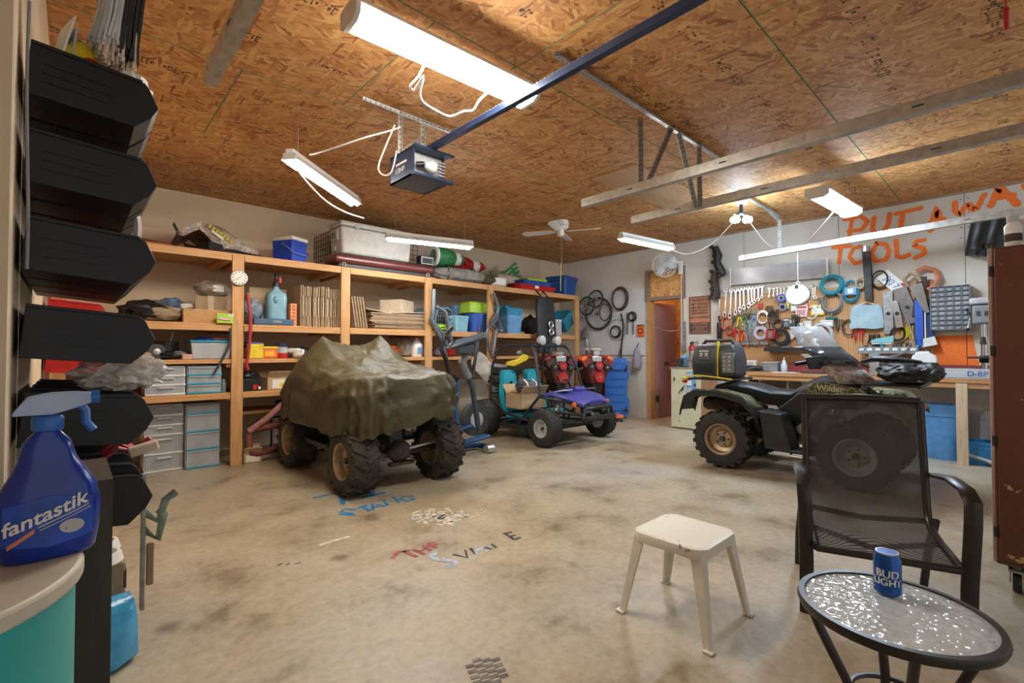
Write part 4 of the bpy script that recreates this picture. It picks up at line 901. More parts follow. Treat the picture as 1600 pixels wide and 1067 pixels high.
# ================================================================ vehicles and mid-room machines
def tyre(parent, c, Rr, w, rim_mat, rubber, tread='chevron', out=1, n=18, rimr=.5, holes=5):
    """wheel with its axle along local X; out=+1: dished face looks towards +X"""
    c = Vector(c); m = M(); h = w / 2
    ri = Rr * rimr
    m.lathe([(ri, -h * .78), (ri * 1.12, -h * .95), (Rr * .8, -h), (Rr * .93, -h * .86), (Rr * .965, -h * .5), (Rr * .97, h * .5), (Rr * .93, h * .86), (Rr * .8, h), (ri * 1.12, h * .95), (ri, h * .78)], 36, (0, 0, 0), 'X', False)
    for k in range(n):
        for s in (-1, 1):
            a = 2 * PI * (k + (.5 if s > 0 else 0)) / n
            if tread == 'chevron':
                mt = Matrix.Rotation(a, 4, 'X') @ Matrix.Translation((s * h * .42, 0, Rr * .975)) @ Matrix.Rotation(s * R(32), 4, 'Z')
                sz = (w * .52, Rr * .12, Rr * .07)
                pts = [mt @ V(x * sz[0] / 2, y * sz[1] / 2, z * sz[2] / 2) for x, y, z in ((-1, -1, -1), (1, -1, -1), (1, 1, -1), (-1, 1, -1), (-1, -.8, 1), (1, -.8, 1), (1, .8, 1), (-1, .8, 1))]
                vs = [m.bm.verts.new(p) for p in pts]
                for f in ((3, 2, 1, 0), (4, 5, 6, 7), (0, 1, 5, 4), (1, 2, 6, 5), (2, 3, 7, 6), (3, 0, 4, 7)): m.bm.faces.new([vs[i] for i in f])
                mt = Matrix.Rotation(a, 4, 'X') @ Matrix.Translation((s * h * .93, 0, Rr * .9))
                pts = [mt @ V(x * w * .05, y * Rr * .05, z * Rr * .06) for x, y, z in ((-1, -1, -1), (1, -1, -1), (1, 1, -1), (-1, 1, -1), (-1, -1, 1), (1, -1, 1), (1, 1, 1), (-1, 1, 1))]
                vs = [m.bm.verts.new(p) for p in pts]
                for f in ((3, 2, 1, 0), (4, 5, 6, 7), (0, 1, 5, 4), (1, 2, 6, 5), (2, 3, 7, 6), (3, 0, 4, 7)): m.bm.faces.new([vs[i] for i in f])
            elif tread == 'knob':
                for q in (.25, .75):
                    mt = Matrix.Rotation(a, 4, 'X') @ Matrix.Translation((s * h * q, 0, Rr * (.985 if q < .5 else .95)))
                    pts = [mt @ V(x * w * .09, y * Rr * .07, z * Rr * .04) for x, y, z in ((-1, -1, -1), (1, -1, -1), (1, 1, -1), (-1, 1, -1), (-1, -1, 1), (1, -1, 1), (1, 1, 1), (-1, 1, 1))]
                    vs = [m.bm.verts.new(p) for p in pts]
                    for f in ((3, 2, 1, 0), (4, 5, 6, 7), (0, 1, 5, 4), (1, 2, 6, 5), (2, 3, 7, 6), (3, 0, 4, 7)): m.bm.faces.new([vs[i] for i in f])
            else:
                mt = Matrix.Rotation(a, 4, 'X') @ Matrix.Translation((s * h * .4, 0, Rr * .972)) @ Matrix.Rotation(s * R(50), 4, 'Z')
                pts = [mt @ V(x * w * .22, y * Rr * .02, z * Rr * .015) for x, y, z in ((-1, -1, -1), (1, -1, -1), (1, 1, -1), (-1, 1, -1), (-1, -1, 1), (1, -1, 1), (1, 1, 1), (-1, 1, 1))]
                vs = [m.bm.verts.new(p) for p in pts]
                for f in ((3, 2, 1, 0), (4, 5, 6, 7), (0, 1, 5, 4), (1, 2, 6, 5), (2, 3, 7, 6), (3, 0, 4, 7)): m.bm.faces.new([vs[i] for i in f])
    o = m.build('wheel', rubber, parent, 35, loc=c); o['label'] = 'black knobbly tyre'
    g = out
    rm = M().lathe([(ri * 1.0, -g * h * .8), (ri * 1.06, g * h * .86), (ri * 1.02, g * h * .9), (ri * .92, g * h * .8), (ri * .86, g * h * .3), (ri * .6, g * h * .15), (ri * .52, g * h * .3), (ri * .25, g * h * .34)], 30, (0, 0, 0), 'X', True).build('rim', rim_mat, o, 35)
    M().cyl((g * h * .3, 0, 0), (g * h * .6, 0, 0), ri * .2, ri * .16, 14).build('hub_cap', m_dark, o)
    for k in range(holes):
        a = 2 * PI * k / holes; M().cyl((g * h * .22, ri * .4 * math.cos(a), ri * .4 * math.sin(a)), (g * h * .37, ri * .4 * math.cos(a), ri * .4 * math.sin(a)), ri * .07, None, 8).build('wheel_nut', m_iron, o)
    return o
# ---------------------------------------------------------------- quad under an olive tarp
q1 = thing('covered_quad', 'quad bike under a crumpled olive green tarp by the shelves', 'quad bike', (2.17, 4.50, 0))
for x, y, o_ in ((-.425, -.67, -1), (.425, -.67, 1), (-.425, .66, -1), (.425, .66, 1)): tyre(q1, (x, y, .285), .285, .25, m_tan, m_rubm, 'chevron', o_ if y > 0 or x < 0 else -1, 16, .52)
def H(x, y):
    pts = [(1.1, .80), (.8, .93), (.25, 1.20), (-.05, 1.10), (-.4, 1.02), (-.9, .99), (-1.1, .90)]
    z = pts[-1][1]
    for (a, za), (b, zb) in zip(pts, pts[1:]):
        if b <= y <= a: z = zb + (za - zb) * (y - b) / (a - b)
    if y > 1.1: z = .80
    z -= max(0, abs(x) - .33) * .55 * (1 if y > -.2 else .35)
    for hx in (-.33, .29): z += .155 * math.exp(-(((x - hx) ** 2 + ((y - .25) * .8) ** 2) ** .5 / .17))
    z -= .05 * math.exp(-((x / .22) ** 2 + ((y + .55) / .3) ** 2))
    z += .03 * noise.noise(V(x * 4, y * 4, 2)) + .045 * (.35 - abs(noise.noise(V(x * 5 + y * 3, y * 4 - x * 2, 5)))) + .02 * (.3 - abs(noise.noise(V(x * 11, y * 13, 9))))
    return z
m = M(); NT_, NS = 200, 46; rings = []
for j in range(NS + 1):
    s = j / NS; ring = []
    for i in range(NT_):
        th = 2 * PI * i / NT_; c, sn = math.cos(th), math.sin(th)
        px_, py_ = .60 * math.copysign(abs(c) ** .55, c), 1.02 * math.copysign(abs(sn) ** .55, sn) + .0
        hem = .57 + .10 * max(-.9, min(1, px_ / .5)) * (.5 - .5 * sn) + .05 * noise.noise(V(c * 2.2, sn * 2.2, 1)) + .045 * noise.noise(V(c * 7, sn * 7, 4)) - .05 * (sn > .2)
        fold = .045 * noise.noise(V(c * 9, sn * 9, 8)) + .03 * math.sin(th * 23 + 3 * noise.noise(V(c * 3, sn * 3, 0)))
        if s <= .62:
            k = max(s / .62, .004); x, y = px_ * k * .93, py_ * k * .95; z = H(x, y)
        else:
            k = (s - .62) / .38; e = .93 + .10 * min(1, k * 2.5) - .04 * k
            x, y = px_ * (e + fold * k), py_ * (.95 + .06 * min(1, k * 2) - .03 * k + fold * k * .8); z0 = H(px_ * .93, py_ * .95)
            cr = .06 * (.35 - abs(noise.noise(V(c * 4 + k * 2.2, sn * 4 - k, k * 2.5)))) + .035 * (.3 - abs(noise.noise(V(c * 9 - k * 4, sn * 9, k * 5))))
            x += c * cr * min(1, k * 3); y += sn * cr * min(1, k * 3)
            z = z0 + (hem - z0) * (k ** 1.25) + .02 * noise.noise(V(x * 6, y * 6, z0 * 5 + k * 3))
        ring.append(V(x, y, z))
    rings.append(ring)
m.loft(rings, True, False)
tp = m.build('tarp', m_tarp, q1, 75); tp['label'] = 'crumpled olive green tarpaulin'
M().cyl((-.36, -.67, .28), (.36, -.67, .28), .025, None, 10).build('rear_axle', m_rust, q1)
M().lathe([(.03, -.12), (.05, -.1), (.095, -.05), (.10, 0), (.095, .05), (.05, .1), (.03, .12)], 16, (0, -.67, .30), 'X').build('differential', m_rust, q1); M().box((0, -.72, .20), (.24, .06, .03)).build('skid_plate', m_rust, q1, 40, .006)
M().cyl((.05, -.72, .32), (.36, -.75, .36), .018, None, 8).build('brake_rod', m_alu, q1)
M().box((0, .15, .45), (.42, 1.2, .26)).build('underbody', m_blk, q1, 40, .04); M().box((0, -.72, .80), (.8, .3, .04)).build('rear_rack', m_blkm, q1, 40, .01)
M().box((-.02, -.62, .45), (.14, .1, .3)).build('shock_absorber', m_dark, q1, 40, .02)
for s in (-1, 1): M().box((s * .38, .05, .33), (.2, .7, .05)).build('footboard', m_blk, q1, 40, .01)
M().cyl((-.36, .66, .28), (.36, .66, .28), .022, None, 10).build('front_axle', m_rust, q1)
# ---------------------------------------------------------------- camo quad by the workbench (faces -Y)
q2 = thing('camo_quad', 'camouflage and black quad bike parked by the workbench', 'quad bike', (5.42, 1.55, 0), PI)
for x, y in ((.42, -.57), (-.42, -.57), (.42, .57), (-.42, .57)): tyre(q2, (x, y, .29), .29, .25, m_tan if y < 0 else m_lgray, m_rub, 'knob', 1 if x > 0 else -1, 20, .53)
def fender(x0, x1, pts, mat, name):
    m = M(); L = []
    for (y, z) in pts: L.append([V(x0, y, z - .03), V(x0 + .03, y, z), V(x1, y, z + .012), V(x1 + .012, y, z - .05)])
    m.loft(L, closed=False); o = m.build(name, mat, q2, 60); sd = o.modifiers.new('thick', 'SOLIDIFY'); sd.thickness = .014; return o
rf = [(-1.0, .55), (-.96, .70), (-.85, .77), (-.6, .78), (-.36, .73), (-.24, .62), (-.18, .45)]
for s in (1, -1):
    o = fender(.2, .54, rf, m_blk, 'rear_fender')
    if s < 0: o.scale = (-1, 1, 1)
    o2 = fender(.26, .525, [(y, z + .012) for y, z in rf[2:6]], m_camo, 'camo_fender_panel')
    if s < 0: o2.scale = (-1, 1, 1)
    o = fender(.2, .56, [(.2, .42), (.26, .62), (.36, .75), (.55, .82), (.8, .80), (.95, .66)], m_camo, 'front_fender')
    if s < 0: o.scale = (-1, 1, 1)
    # footwell guard
    M().loft([[V(s * .28, -.2, .62), V(s * .52, -.2, .62), V(s * .52, .0, .60), V(s * .28, .0, .60)], [V(s * .30, -.14, .28), V(s * .54, -.14, .26), V(s * .54, .1, .26), V(s * .30, .1, .28)]]).build('footwell_guard', m_blk, q2, 30, .012)
    M().box((s * .42, .14, .265), (.24, .4, .03)).build('footboard', m_blk, q2, 40, .01)
    M().tube([(s * .34, .05, .25), (s * .5, .07, .22), (s * .52, .3, .22), (s * .34, .34, .25)], .014, 6).build('foot_peg', m_steel, q2)
M().loft([[V(x * .15, -.75, .80), V(x * .19, -.6, .86), V(x * .2, -.3, .83), V(x * .17, -.1, .79), V(x * .14, .02, .84), V(x * .11, .14, .93), V(x * .1, .2, .95)] for x in (-1, -.9, -.5, .5, .9, 1)], closed=False).build('seat_top', m_blk, q2, 70)
sc_ = [(-.78, .82, .17), (-.62, .865, .2), (-.4, .85, .21), (-.2, .80, .19), (-.02, .80, .16), (.08, .87, .13), (.18, .93, .11)]
m = M(); m.loft([[V(x * w * (1 if z0 else .9), y, z) for x, z0, z in ((-1, 1, zt - .04), (-.85, 0, zt - .005), (0, 0, zt + .01), (.85, 0, zt - .005), (1, 1, zt - .04), (.9, 1, zt - .15), (-.9, 1, zt - .15))] for y, zt, w in sc_]); m.build('seat', pl('seat_vinyl', (.018, .018, .02), .32), q2, 50)
for ch in list(q2.children):
    if ch.name.startswith('seat_top'): bpy.data.objects.remove(ch)
m = M(); m.loft([[V(x * w, y, z) for x, z in ((-1, zb), (-.95, zt - .05), (-.5, zt), (.5, zt), (.95, zt - .05), (1, zb))] for y, zt, zb, w in ((.0, .80, .56, .16), (.12, .90, .6, .17), (.22, .955, .64, .18), (.4, .95, .66, .2), (.55, .90, .66, .22))]); m.build('fuel_tank_cover', m_blk, q2, 45, .012)
for s in (1, -1):
    M().prism([(.10, .80), (.2, .90), (.3, .905), (.55, .86), (.62, .8), (.45, .76), (.3, .78)], (s * .2, 0, 0), (0, 1, 0), (0, 0, 1), (s * .025, 0, 0)).build('camo_side_panel', m_camo, q2, 0, .006)
    M().prism([(-.2, .55), (.05, .78), (.13, .80), (.33, .77), (.2, .62), (.0, .42), (-.12, .42)], (s * .17, 0, 0), (0, 1, 0), (0, 0, 1), (s * .03, 0, 0)).build('black_side_panel', m_blk, q2, 0, .01)
text('model_lettering', 'Wilder', .075, m_card3, q2, (.2265, .33, .845), (PI / 2, R(3), PI / 2), .001, bold=.001)
# engine
M().box((0, .18, .42), (.26, .42, .30)).build('engine_block', m_galvd, q2, 40, .03)
M().lathe([(.02, 0), (.085, .0), (.09, .03), (.075, .05), (.0, .055)], 24, (.14, .22, .40), 'X').build('clutch_cover', m_lgray, q2); M().lathe([(.02, 0), (.05, .0), (.055, .04), (.0, .05)], 20, (.14, .08, .44), 'X').build('engine_cover', m_lgray, q2)
M().tube([(.14, .1, .33), (.2, .15, .28), (.2, .35, .3), (.17, .5, .36)], .025, 8).build('exhaust_pipe', m_iron, q2)
M().box((0, -.2, .38), (.3, .5, .2)).build('gearbox', m_iron, q2, 40, .04); M().cyl((-.36, -.57, .29), (.36, -.57, .29), .03).build('rear_axle', m_iron, q2); M().cyl((-.36, .57, .29), (.36, .57, .29), .03).build('front_axle', m_iron, q2)
M().lathe([(.06, -.25), (.075, -.22), (.075, .22), (.06, .25)], 18, (.2, -.62, .62), 'Y').build('muffler', m_rust, q2)
m = M()
for x in (-.32, -.16, 0, .16, .32): m.cyl((x, -1.0, .89), (x, -.58, .89), .011, None, 6)
for y in (-1.0, -.58): m.cyl((-.36, y, .885), (.36, y, .885), .013, None, 6)
m.build('rear_rack', m_blkm, q2)
m = M()
for x in (-.32, -.16, 0, .16, .32): m.cyl((x, .62, .905), (x, .98, .905), .011, None, 6)
for y in (.62, .98): m.cyl((-.36, y, .90), (.36, y, .90), .013, None, 6)
m.build('front_rack', m_blkm, q2)
# windshield fairing and handlebars
M().tube([(.4, .12, 1.08), (.34, .2, 1.1), (.12, .3, 1.05), (-.12, .3, 1.05), (-.34, .2, 1.1), (-.4, .12, 1.08)], .014, 8).build('handlebar', m_blkm, q2)
for s in (1, -1):
    M().cyl((s * .32, .215, 1.1), (s * .42, .10, 1.075), .02).build('grip', m_blk, q2)
    M().loft([[V(s * .3, .3, 1.03), V(s * .48, .22, 1.03), V(s * .5, .2, 1.14), V(s * .32, .28, 1.16)], [V(s * .3, .32, 1.03), V(s * .48, .24, 1.03), V(s * .5, .22, 1.14), V(s * .32, .3, 1.16)]]).build('hand_guard', m_blk, q2, 30, .01)
M().loft([[V(x, y + (abs(x) / w) ** 2 * -.24, z) for x in [w * t for t in (-1, -.7, -.35, 0, .35, .7, 1)]] for y, z, w in ((.66, .90, .30), (.58, 1.0, .36), (.46, 1.1, .36), (.36, 1.17, .32))], closed=False).build('camo_cowl', m_camog, q2, 60).modifiers.new('thick', 'SOLIDIFY').thickness = .015
m_smoke = pl('smoked_windshield', (.045, .05, .055), .12, 0, .2, 4, 0, .86); m_wclear = pl('clear_windshield', (.55, .56, .57), .15, 0, .1, 4, 0, .45)
M().loft([[V(x, y + (abs(x) / w) ** 2 * -.24, z) for x in [w * t for t in (-1, -.7, -.35, 0, .35, .7, 1)]] for y, z, w in ((.54, 1.08, .37), (.45, 1.16, .35), (.37, 1.24, .30))], closed=False).build('smoked_shield', m_smoke, q2, 60).modifiers.new('thick', 'SOLIDIFY').thickness = .005
M().loft([[V(x, y + (abs(x) / w) ** 2 * -.24, z) for x in [w * t for t in (-1, -.7, -.35, 0, .35, .7, 1)]] for y, z, w in ((.37, 1.24, .30), (.28, 1.36, .25), (.22, 1.44, .17))], closed=False).build('clear_shield', m_wclear, q2, 60).modifiers.new('thick', 'SOLIDIFY').thickness = .005
M().box((0, .4, 1.0), (.16, .1, .1)).build('instrument_pod', m_gray, q2, 40, .02)
# luggage on it
def W2(x, y, z): return q2.matrix_basis @ V(x, y, z)
g = thing('generator', 'dark grey portable generator strapped on the quad rear rack', 'generator', W2(0, -.80, .906), PI)
M().loft([[V(x * w, y * d, z) for x, y in ((-1, -1), (1, -1), (1, 1), (-1, 1))] for z, w, d in ((0, .15, .22), (.03, .165, .24), (.2, .17, .245), (.33, .15, .22), (.37, .12, .19))]).build('case', pl('generator_grey', (.04, .05, .055), .4), g, 30, .03, 3)
M().tube([(0, -.19, .35), (0, -.15, .41), (0, .15, .41), (0, .19, .35)], .022, 8).build('carry_handle', m_dark, g)
for i in range(6): M().box((.172, -.10, .05 + i * .018), (.008, .2, .007)).build('vent_slat', m_blk, g, 0)
M().box((.166, -.1, .25), (.006, .15, .12), (0, R(-8), 0)).build('name_panel', m_blk, g, 0, .004); M().box((.166, -.1, .29), (.006, .11, .014), (0, R(-8), 0)).build('printed_strip', m_paper, g, 0)
for i in range(2):
    for j in range(2): M().box((.1705, -.13 + .06 * i, .262 - .022 * j), (.006, .035, .012), (0, R(-8), 0)).build('printed_strip', m_paper, g, 0)
M().box((.15, .17, .16), (.05, .13, .22)).build('control_panel', m_gray, g, 40, .01)
for i in range(4):
    for j in range(2): M().cyl((.17, .13 + j * .06, .09 + i * .045), (.182, .13 + j * .06, .09 + i * .045), .013, None, 10).build('knob', m_lgray, g)
M().box((.16, .06, .2), (.05, .012, .4)).build('strap', m_yel, g, 0)
st = cord([W2(.37, -1.0, .90), W2(.40, -.85, .93), W2(.38, -.5, .90)], .008, 'yellow bungee strap along the quad rear rack', 'bungee_strap', m_yel, 'strap')
k = thing('tail_light', 'small red tail light on the quad rear rack', 'tail light', W2(.38, -1.02, .86)); M().sph((0, 0, 0), (.03, .03, .02)).build('lens', m_red, k); M().box((0, 0, .03), (.05, .05, .03)).build('mount', m_yel, k, 40, .006)
m_bag = pl('black_bag', (.03, .03, .032), .55, 0, .3, 12, .3)
for i, (x, y, z, sz, lb) in enumerate(((.15, .84, 1.01, (.19, .17, .085), 'dark gear bag on the front rack, nearest the windshield'), (-.14, .86, 1.01, (.17, .17, .085), 'dark gear bag on the far side of the front rack'), (.12, 1.02, 1.01, (.16, .10, .08), 'dark gear bag at the nose of the front rack'))):
    k = thing('gear_bag', lb, 'bag', W2(x, y, z), PI); M().blob((0, 0, 0), sz, 80 + i, .22, 2.5, 4, .93).build('bag', m_bag if i != 1 else pl('brown_bag', (.06, .045, .035), .7, 0, .3, 12, .3), k); M().tube([(0, -sz[1] * .9, 0), (0, -sz[1] * .5, sz[2] * 1.0), (0, sz[1] * .5, sz[2] * 1.0), (0, sz[1] * .9, 0)], .012, 6, flat=(1, .4)).build('strap', m_blk, k)
tag(M().tube([W2(.05, .55, 1.1), W2(.1, .65, 1.13), W2(.1, .8, 1.12), W2(.0, .95, 1.1)], [.03, .06, .06, .03], 10, flat=(.5, 1)).build('leather_glove', m_bag), 'black leather gauntlet draped over the gear bags', 'glove')
# ---------------------------------------------------------------- go-kart (faces -Y)
kt = thing('go_kart', 'two-seat go-kart with teal seats, black roll cage and blue bonnet', 'go-kart', (4.91, 4.72, 0), PI)
for x, y, r_, w_ in ((.57, .66, .235, .2), (-.57, .66, .235, .2), (.62, -.46, .26, .24), (-.60, -.46, .26, .24)): tyre(kt, (x, y, r_), r_, w_, m_lgray, m_rub, 'road', 1 if x > 0 else -1, 22, .46)
m_cage = pl('cage_black', (.03, .034, .04), .35, .3, .2)
def bar(pts, r=.019, name='cage_tube', mat=None): return M().tube([Vector(p) for p in pts], r, 8).build(name, mat or m_cage, kt, 60)
for s in (1, -1):
    bar([(s * .52, -.42, .20), (s * .53, -.44, .55), (s * .52, -.40, 1.0), (s * .48, -.33, 1.22), (s * .40, -.26, 1.27), (s * .34, .18, 1.27), (s * .36, .27, 1.22), (s * .40, .36, 1.0), (s * .45, .46, .62)])
    bar([(s * .53, -.44, .20), (s * .55, -.1, .18), (s * .52, .3, .20), (s * .34, .62, .26), (s * .2, .95, .3)])
    bar([(s * .53, -.43, .55), (s * .56, -.1, .36), (s * .50, .3, .28)]); bar([(s * .52, .12, .22), (s * .46, .45, .60), (s * .33, .75, .56), (s * .22, 1.0, .50)])
    bar([(s * .48, .36, .44), (s * .34, .8, .42), (s * .24, 1.02, .4)])
    bar([(s * .2, .45, .26), (s * .45, .66, .24)], .014, 'suspension_arm'); bar([(s * .2, .8, .26), (s * .45, .66, .24)], .014, 'suspension_arm')
    M().tube([(s * .25, .62, .52), (s * .42, .66, .28)], .03, 10).build('shock_absorber', m_alu, kt)
bar([(-.40, -.26, 1.27), (.40, -.26, 1.27)]); bar([(-.34, .20, 1.27), (.34, .20, 1.27)]); bar([(-.52, -.42, .6), (.52, -.42, .6)]); bar([(-.52, -.42, .95), (.52, -.42, .95)], .014)
bar([(-.45, .46, .62), (.45, .46, .62)]); bar([(-.53, -.44, .2), (.53, -.44, .2)]); bar([(-.24, 1.02, .5), (.24, 1.02, .5)]); bar([(-.3, 1.06, .36), (.3, 1.06, .36)], .03, 'front_bumper'); bar([(-.3, 1.06, .36), (-.27, 1.05, .48), (.27, 1.05, .48), (.3, 1.06, .36)], .022, 'front_bumper')
M().span((-.5, -.4, .17), (.5, .6, .185)).build('floor_pan', m_dark, kt, 0); M().cyl((-.55, -.46, .26), (.55, -.46, .26), .02).build('rear_axle', m_iron, kt); M().cyl((-.5, .66, .235), (.5, .66, .235), .016).build('front_axle', m_iron, kt)
m_kteal = pl('kart_teal', (.015, .36, .46), .5, 0, .1)
for s in (1, -1):
    se = M().loft([[V(s * .24 + x * w, y + (0 if abs(x) < .8 else .04), z) for x in (-1, -.75, 0, .75, 1)] + [V(s * .24 + x * w, y - .07, z) for x in (1, 0, -1)] for y, z, w in ((-.24, .34, .17), (-.29, .5, .18), (-.33, .64, .165), (-.36, .76, .12), (-.38, .86, .12), (-.39, .92, .07))]).build('seat_back', m_kteal, kt, 50, .02)
    M().box((s * .24, -.315, .74), (.05, .02, .05)).build('belt_slot', m_blk, se, 40, .01)
    M().box((s * .24, -.06, .30), (.36, .4, .1), (R(8), 0, 0)).build('seat_base', m_kteal, kt, 40, .04)
    M().box((s * .24, -.1, .355), (.2, .3, .02), (R(8), 0, 0)).build('seat_pad', m_blk, kt, 40, .01)
m_hood = pl('bonnet_blue', (.06, .06, .30), .3, 0, .1)
M().loft([[V(x * w, y, z - (abs(x) ** 2) * .05) for x in (-1, -.7, -.3, .3, .7, 1)] + [V(x * w, y, z - .09) for x in (1, -1)] for y, z, w in ((.40, .66, .40), (.6, .70, .39), (.85, .66, .35), (1.02, .58, .26))]).build('bonnet', m_hood, kt, 35, .01)
M().loft([[V(x * .1, y, z) for x in (-1, 1)] + [V(x * .1, y, .66) for x in (1, -1)] for y, z in ((.6, .70), (.74, .735), (.78, .70))]).build('bonnet_scoop', m_hood, kt, 30)
for s in (1, -1): M().box((s * .24, .68, .685), (.13, .22, .004), (R(8), R(s * 4), 0)).build('white_decal', m_paper, kt, 0)
for s in (1, -1):
    h_ = M().lathe([(.03, -.05), (.065, .0), (.07, .03), (.065, .04)], 18, (s * .17, .98, .47), 'Y').build('headlight', m_blk, kt); M().lathe([(.06, .035), (.03, .05), (.0, .055)], 18, (s * .17, .98, .47), 'Y').build('lens', m_clear, h_)
    M().lathe([(.03, 0), (.035, .02), (.0, .03)], 14, (s * .34, .93, .53), 'Y').build('amber_indicator', m_orange, kt)
    h_ = M().lathe([(.03, -.07), (.06, -.03), (.065, .02)], 18, (s * .16, .22, 1.345), 'Y').build('roof_lamp', m_lgray, kt); M().lathe([(.062, .018), (.05, .03), (.0, .035)], 18, (s * .16, .22, 1.345), 'Y').build('lens', m_clear, h_); M().cyl((s * .16, .21, 1.27), (s * .16, .21, 1.30), .012).build('lamp_bracket', m_cage, kt)
M().torus((-.24, .28, .66), .13, .014, 'Y', 24, 8).build('steering_wheel', m_blk, kt); M().cyl((-.24, .28, .66), (-.24, .48, .55), .015).build('steering_column', m_cage, kt)
for x in (-.24,):
    for a in (0, 2.1, 4.2): M().cyl((x, .28, .66), (x + .12 * math.cos(a), .28, .66 + .12 * math.sin(a)), .01, None, 6).build('steering_spoke', m_blk, kt)
M().sph((.42, .05, 1.17), (.05, .035, .035)).build('mirror', m_gray, kt); M().cyl((.42, .05, 1.17), (.38, .05, 1.26), .008).build('mirror_arm', m_cage, kt)
M().box((0, -.58, .42), (.4, .26, .3)).build('engine', m_dark, kt, 40, .04); M().lathe([(.05, -.2), (.06, -.18), (.06, .18), (.05, .2)], 16, (.1, -.72, .55), 'X').build('muffler', m_alu, kt)
for i in range(4): bar([(-.45, -.48 - i * .05, .62), (.3, -.48 - i * .05, .62)], .008, 'rear_rack_rod')
K2 = lambda x, y, z: kt.matrix_basis @ V(x, y, z)
k = carton('cardboard_box', 'open brown carton sitting on the go-kart passenger seat', K2(.30, .04, .42), (.42, .34, .2), PI - R(8), m_card, True)
k = thing('bundled_jacket', 'grey and black bundled jacket in the carton on the go-kart', 'jacket', K2(.30, .04, .66), 0); M().blob((0, 0, .05), (.16, .12, .09), 91, .3, 2.8, 4, .9).build('cloth', pl('greyblack_cloth', (.13, .13, .15), .8, 0, .5, 7, .2), k)
for s in (-1, 1): M().tube([(s * .08, -.15, .02), (s * .09, -.13, .1), (s * .08, -.05, .15)], .014, 6, flat=(1, .4)).build('strap', m_paper, k)
# ---------------------------------------------------------------- elliptical trainer
el = thing('elliptical_trainer', 'blue and grey elliptical trainer behind the covered quad', 'exercise machine', (0, 0, 0))
m_elb = pl('trainer_blue', (.02, .09, .22), .4, .2); m_elg = pl('trainer_grey', (.06, .08, .10), .4, .2)
EY = 4.55
def eP(px, py, y=EY): return onY(px, py, y)
b0 = eP(742, 690); b1 = eP(735, 590); b2 = eP(727, 548)
M().tube([eP(748, 672), eP(738, 605), eP(732, 590)], .035, 10).build('mast', m_elg, el); M().tube([eP(732, 590), eP(722, 566), eP(735, 545)], .05, 10).build('mast_upper', m_gray, el)
M().loft([[eP(703, 548, 4.42), eP(757, 530, 4.42), eP(757, 525, 4.68), eP(712, 536, 4.68)], [eP(705, 541, 4.42), eP(757, 523, 4.42), eP(757, 519, 4.68), eP(712, 530, 4.68)]]).build('console', m_elg, el, 30, .02)
M().loft([[eP(716, 552, 4.45), eP(738, 554, 4.45), eP(735, 552, 4.62), eP(722, 550, 4.62)], [eP(716, 541, 4.45), eP(742, 538, 4.45), eP(740, 534, 4.62), eP(720, 534, 4.62)]]).build('console_neck', m_elg, el, 30, .01)
M().tube([eP(706, 512, 4.4), eP(696, 522, 4.4), eP(689, 545, 4.4), eP(697, 562, 4.4), eP(702, 585, 4.42), eP(716, 592, 4.5)], .026, 10).build('moving_handle', m_blk, el)
M().tube([eP(751, 512, 4.75), eP(748, 525, 4.75), eP(745, 545, 4.72), eP(738, 590, 4.6)], .024, 10).build('moving_handle', m_blk, el)
M().tube([eP(716, 592, 4.5), eP(712, 640, 4.45), eP(716, 672, 4.4)], .028, 10).build('link_arm', m_elb, el)
M().lathe([(.04, -.05), (.2, -.05), (.21, 0), (.2, .05), (.04, .05)], 30, eP(741, 655, 4.75), 'Y').build('flywheel', m_dark, el); M().lathe([(.02, -.06), (.1, -.06), (.1, -.045)], 24, eP(741, 655, 4.75), 'Y').build('flywheel_hub', m_lgray, el)
f0 = onZ(735, 697, .05); M().tube([V(f0.x - .75, EY, .06), V(f0.x + .1, EY, .06)], .04, 10).build('base_beam', m_elb, el)
for xx, w in ((f0.x + .12, .5), (f0.x - .7, .55)): M().cyl((xx, EY - w / 2, .05), (xx, EY + w / 2, .05), .035).build('floor_bar', m_elb, el)
M().cyl((f0.x + .02, EY - .28, .05), (f0.x + .12, EY - .28, .05), .05).build('transport_wheel', m_galv, el)
for s, zz in ((-1, .16), (1, .24)):
    M().box((f0.x - .06, EY + s * .16, zz), (.42, .13, .04), (0, R(-6), 0)).build('foot_plate', m_elb, el, 40, .015); M().tube([(f0.x - .7, EY + s * .16, .3), (f0.x - .1, EY + s * .16, zz - .02)], .022, 8).build('pedal_arm', m_elg, el)
# ---------------------------------------------------------------- snowboard, wheel, straps
SBY = SY - .09
a, b = onY(741, 556, SBY), onZ(772, 652, .02)
k = thing('snowboard', 'scuffed white snowboard leaning on the shelving', 'snowboard', (0, 0, 0)); d = (b - V(a.x, SBY, a.z)); a = V(a.x, SBY, a.z); b = V(b.x, SBY - .08, .02); dd = (b - a).normalized(); u = V(1, 0, 0) - dd * dd.x; u.normalize(); L = (b - a).length
M().prism([(.0, .08), (.0, -.08), (.04, -.13), (.12, -.15), (L * .5, -.125), (L - .12, -.15), (L - .03, -.12), (L, -.05), (L, .05), (L - .03, .12), (L - .12, .15), (L * .5, .125), (.12, .15), (.04, .13)], a, dd, u, V(0, -.012, -.005)).build('board', pl('board_white', (.62, .57, .48), .5, 0, .25, 5), k, 0)
for f in (.32, .66): M().box(a + dd * L * f + V(0, -.02, 0), (.26, .012, .04), (0, R(-16), 0)).build('binding_plate', m_blk, k, 0, .004)
M().cyl(a + dd * L * .48 + V(.02, -.012, 0), a + dd * L * .48 + V(.02, -.03, 0), .03).build('red_sticker', m_red, k)
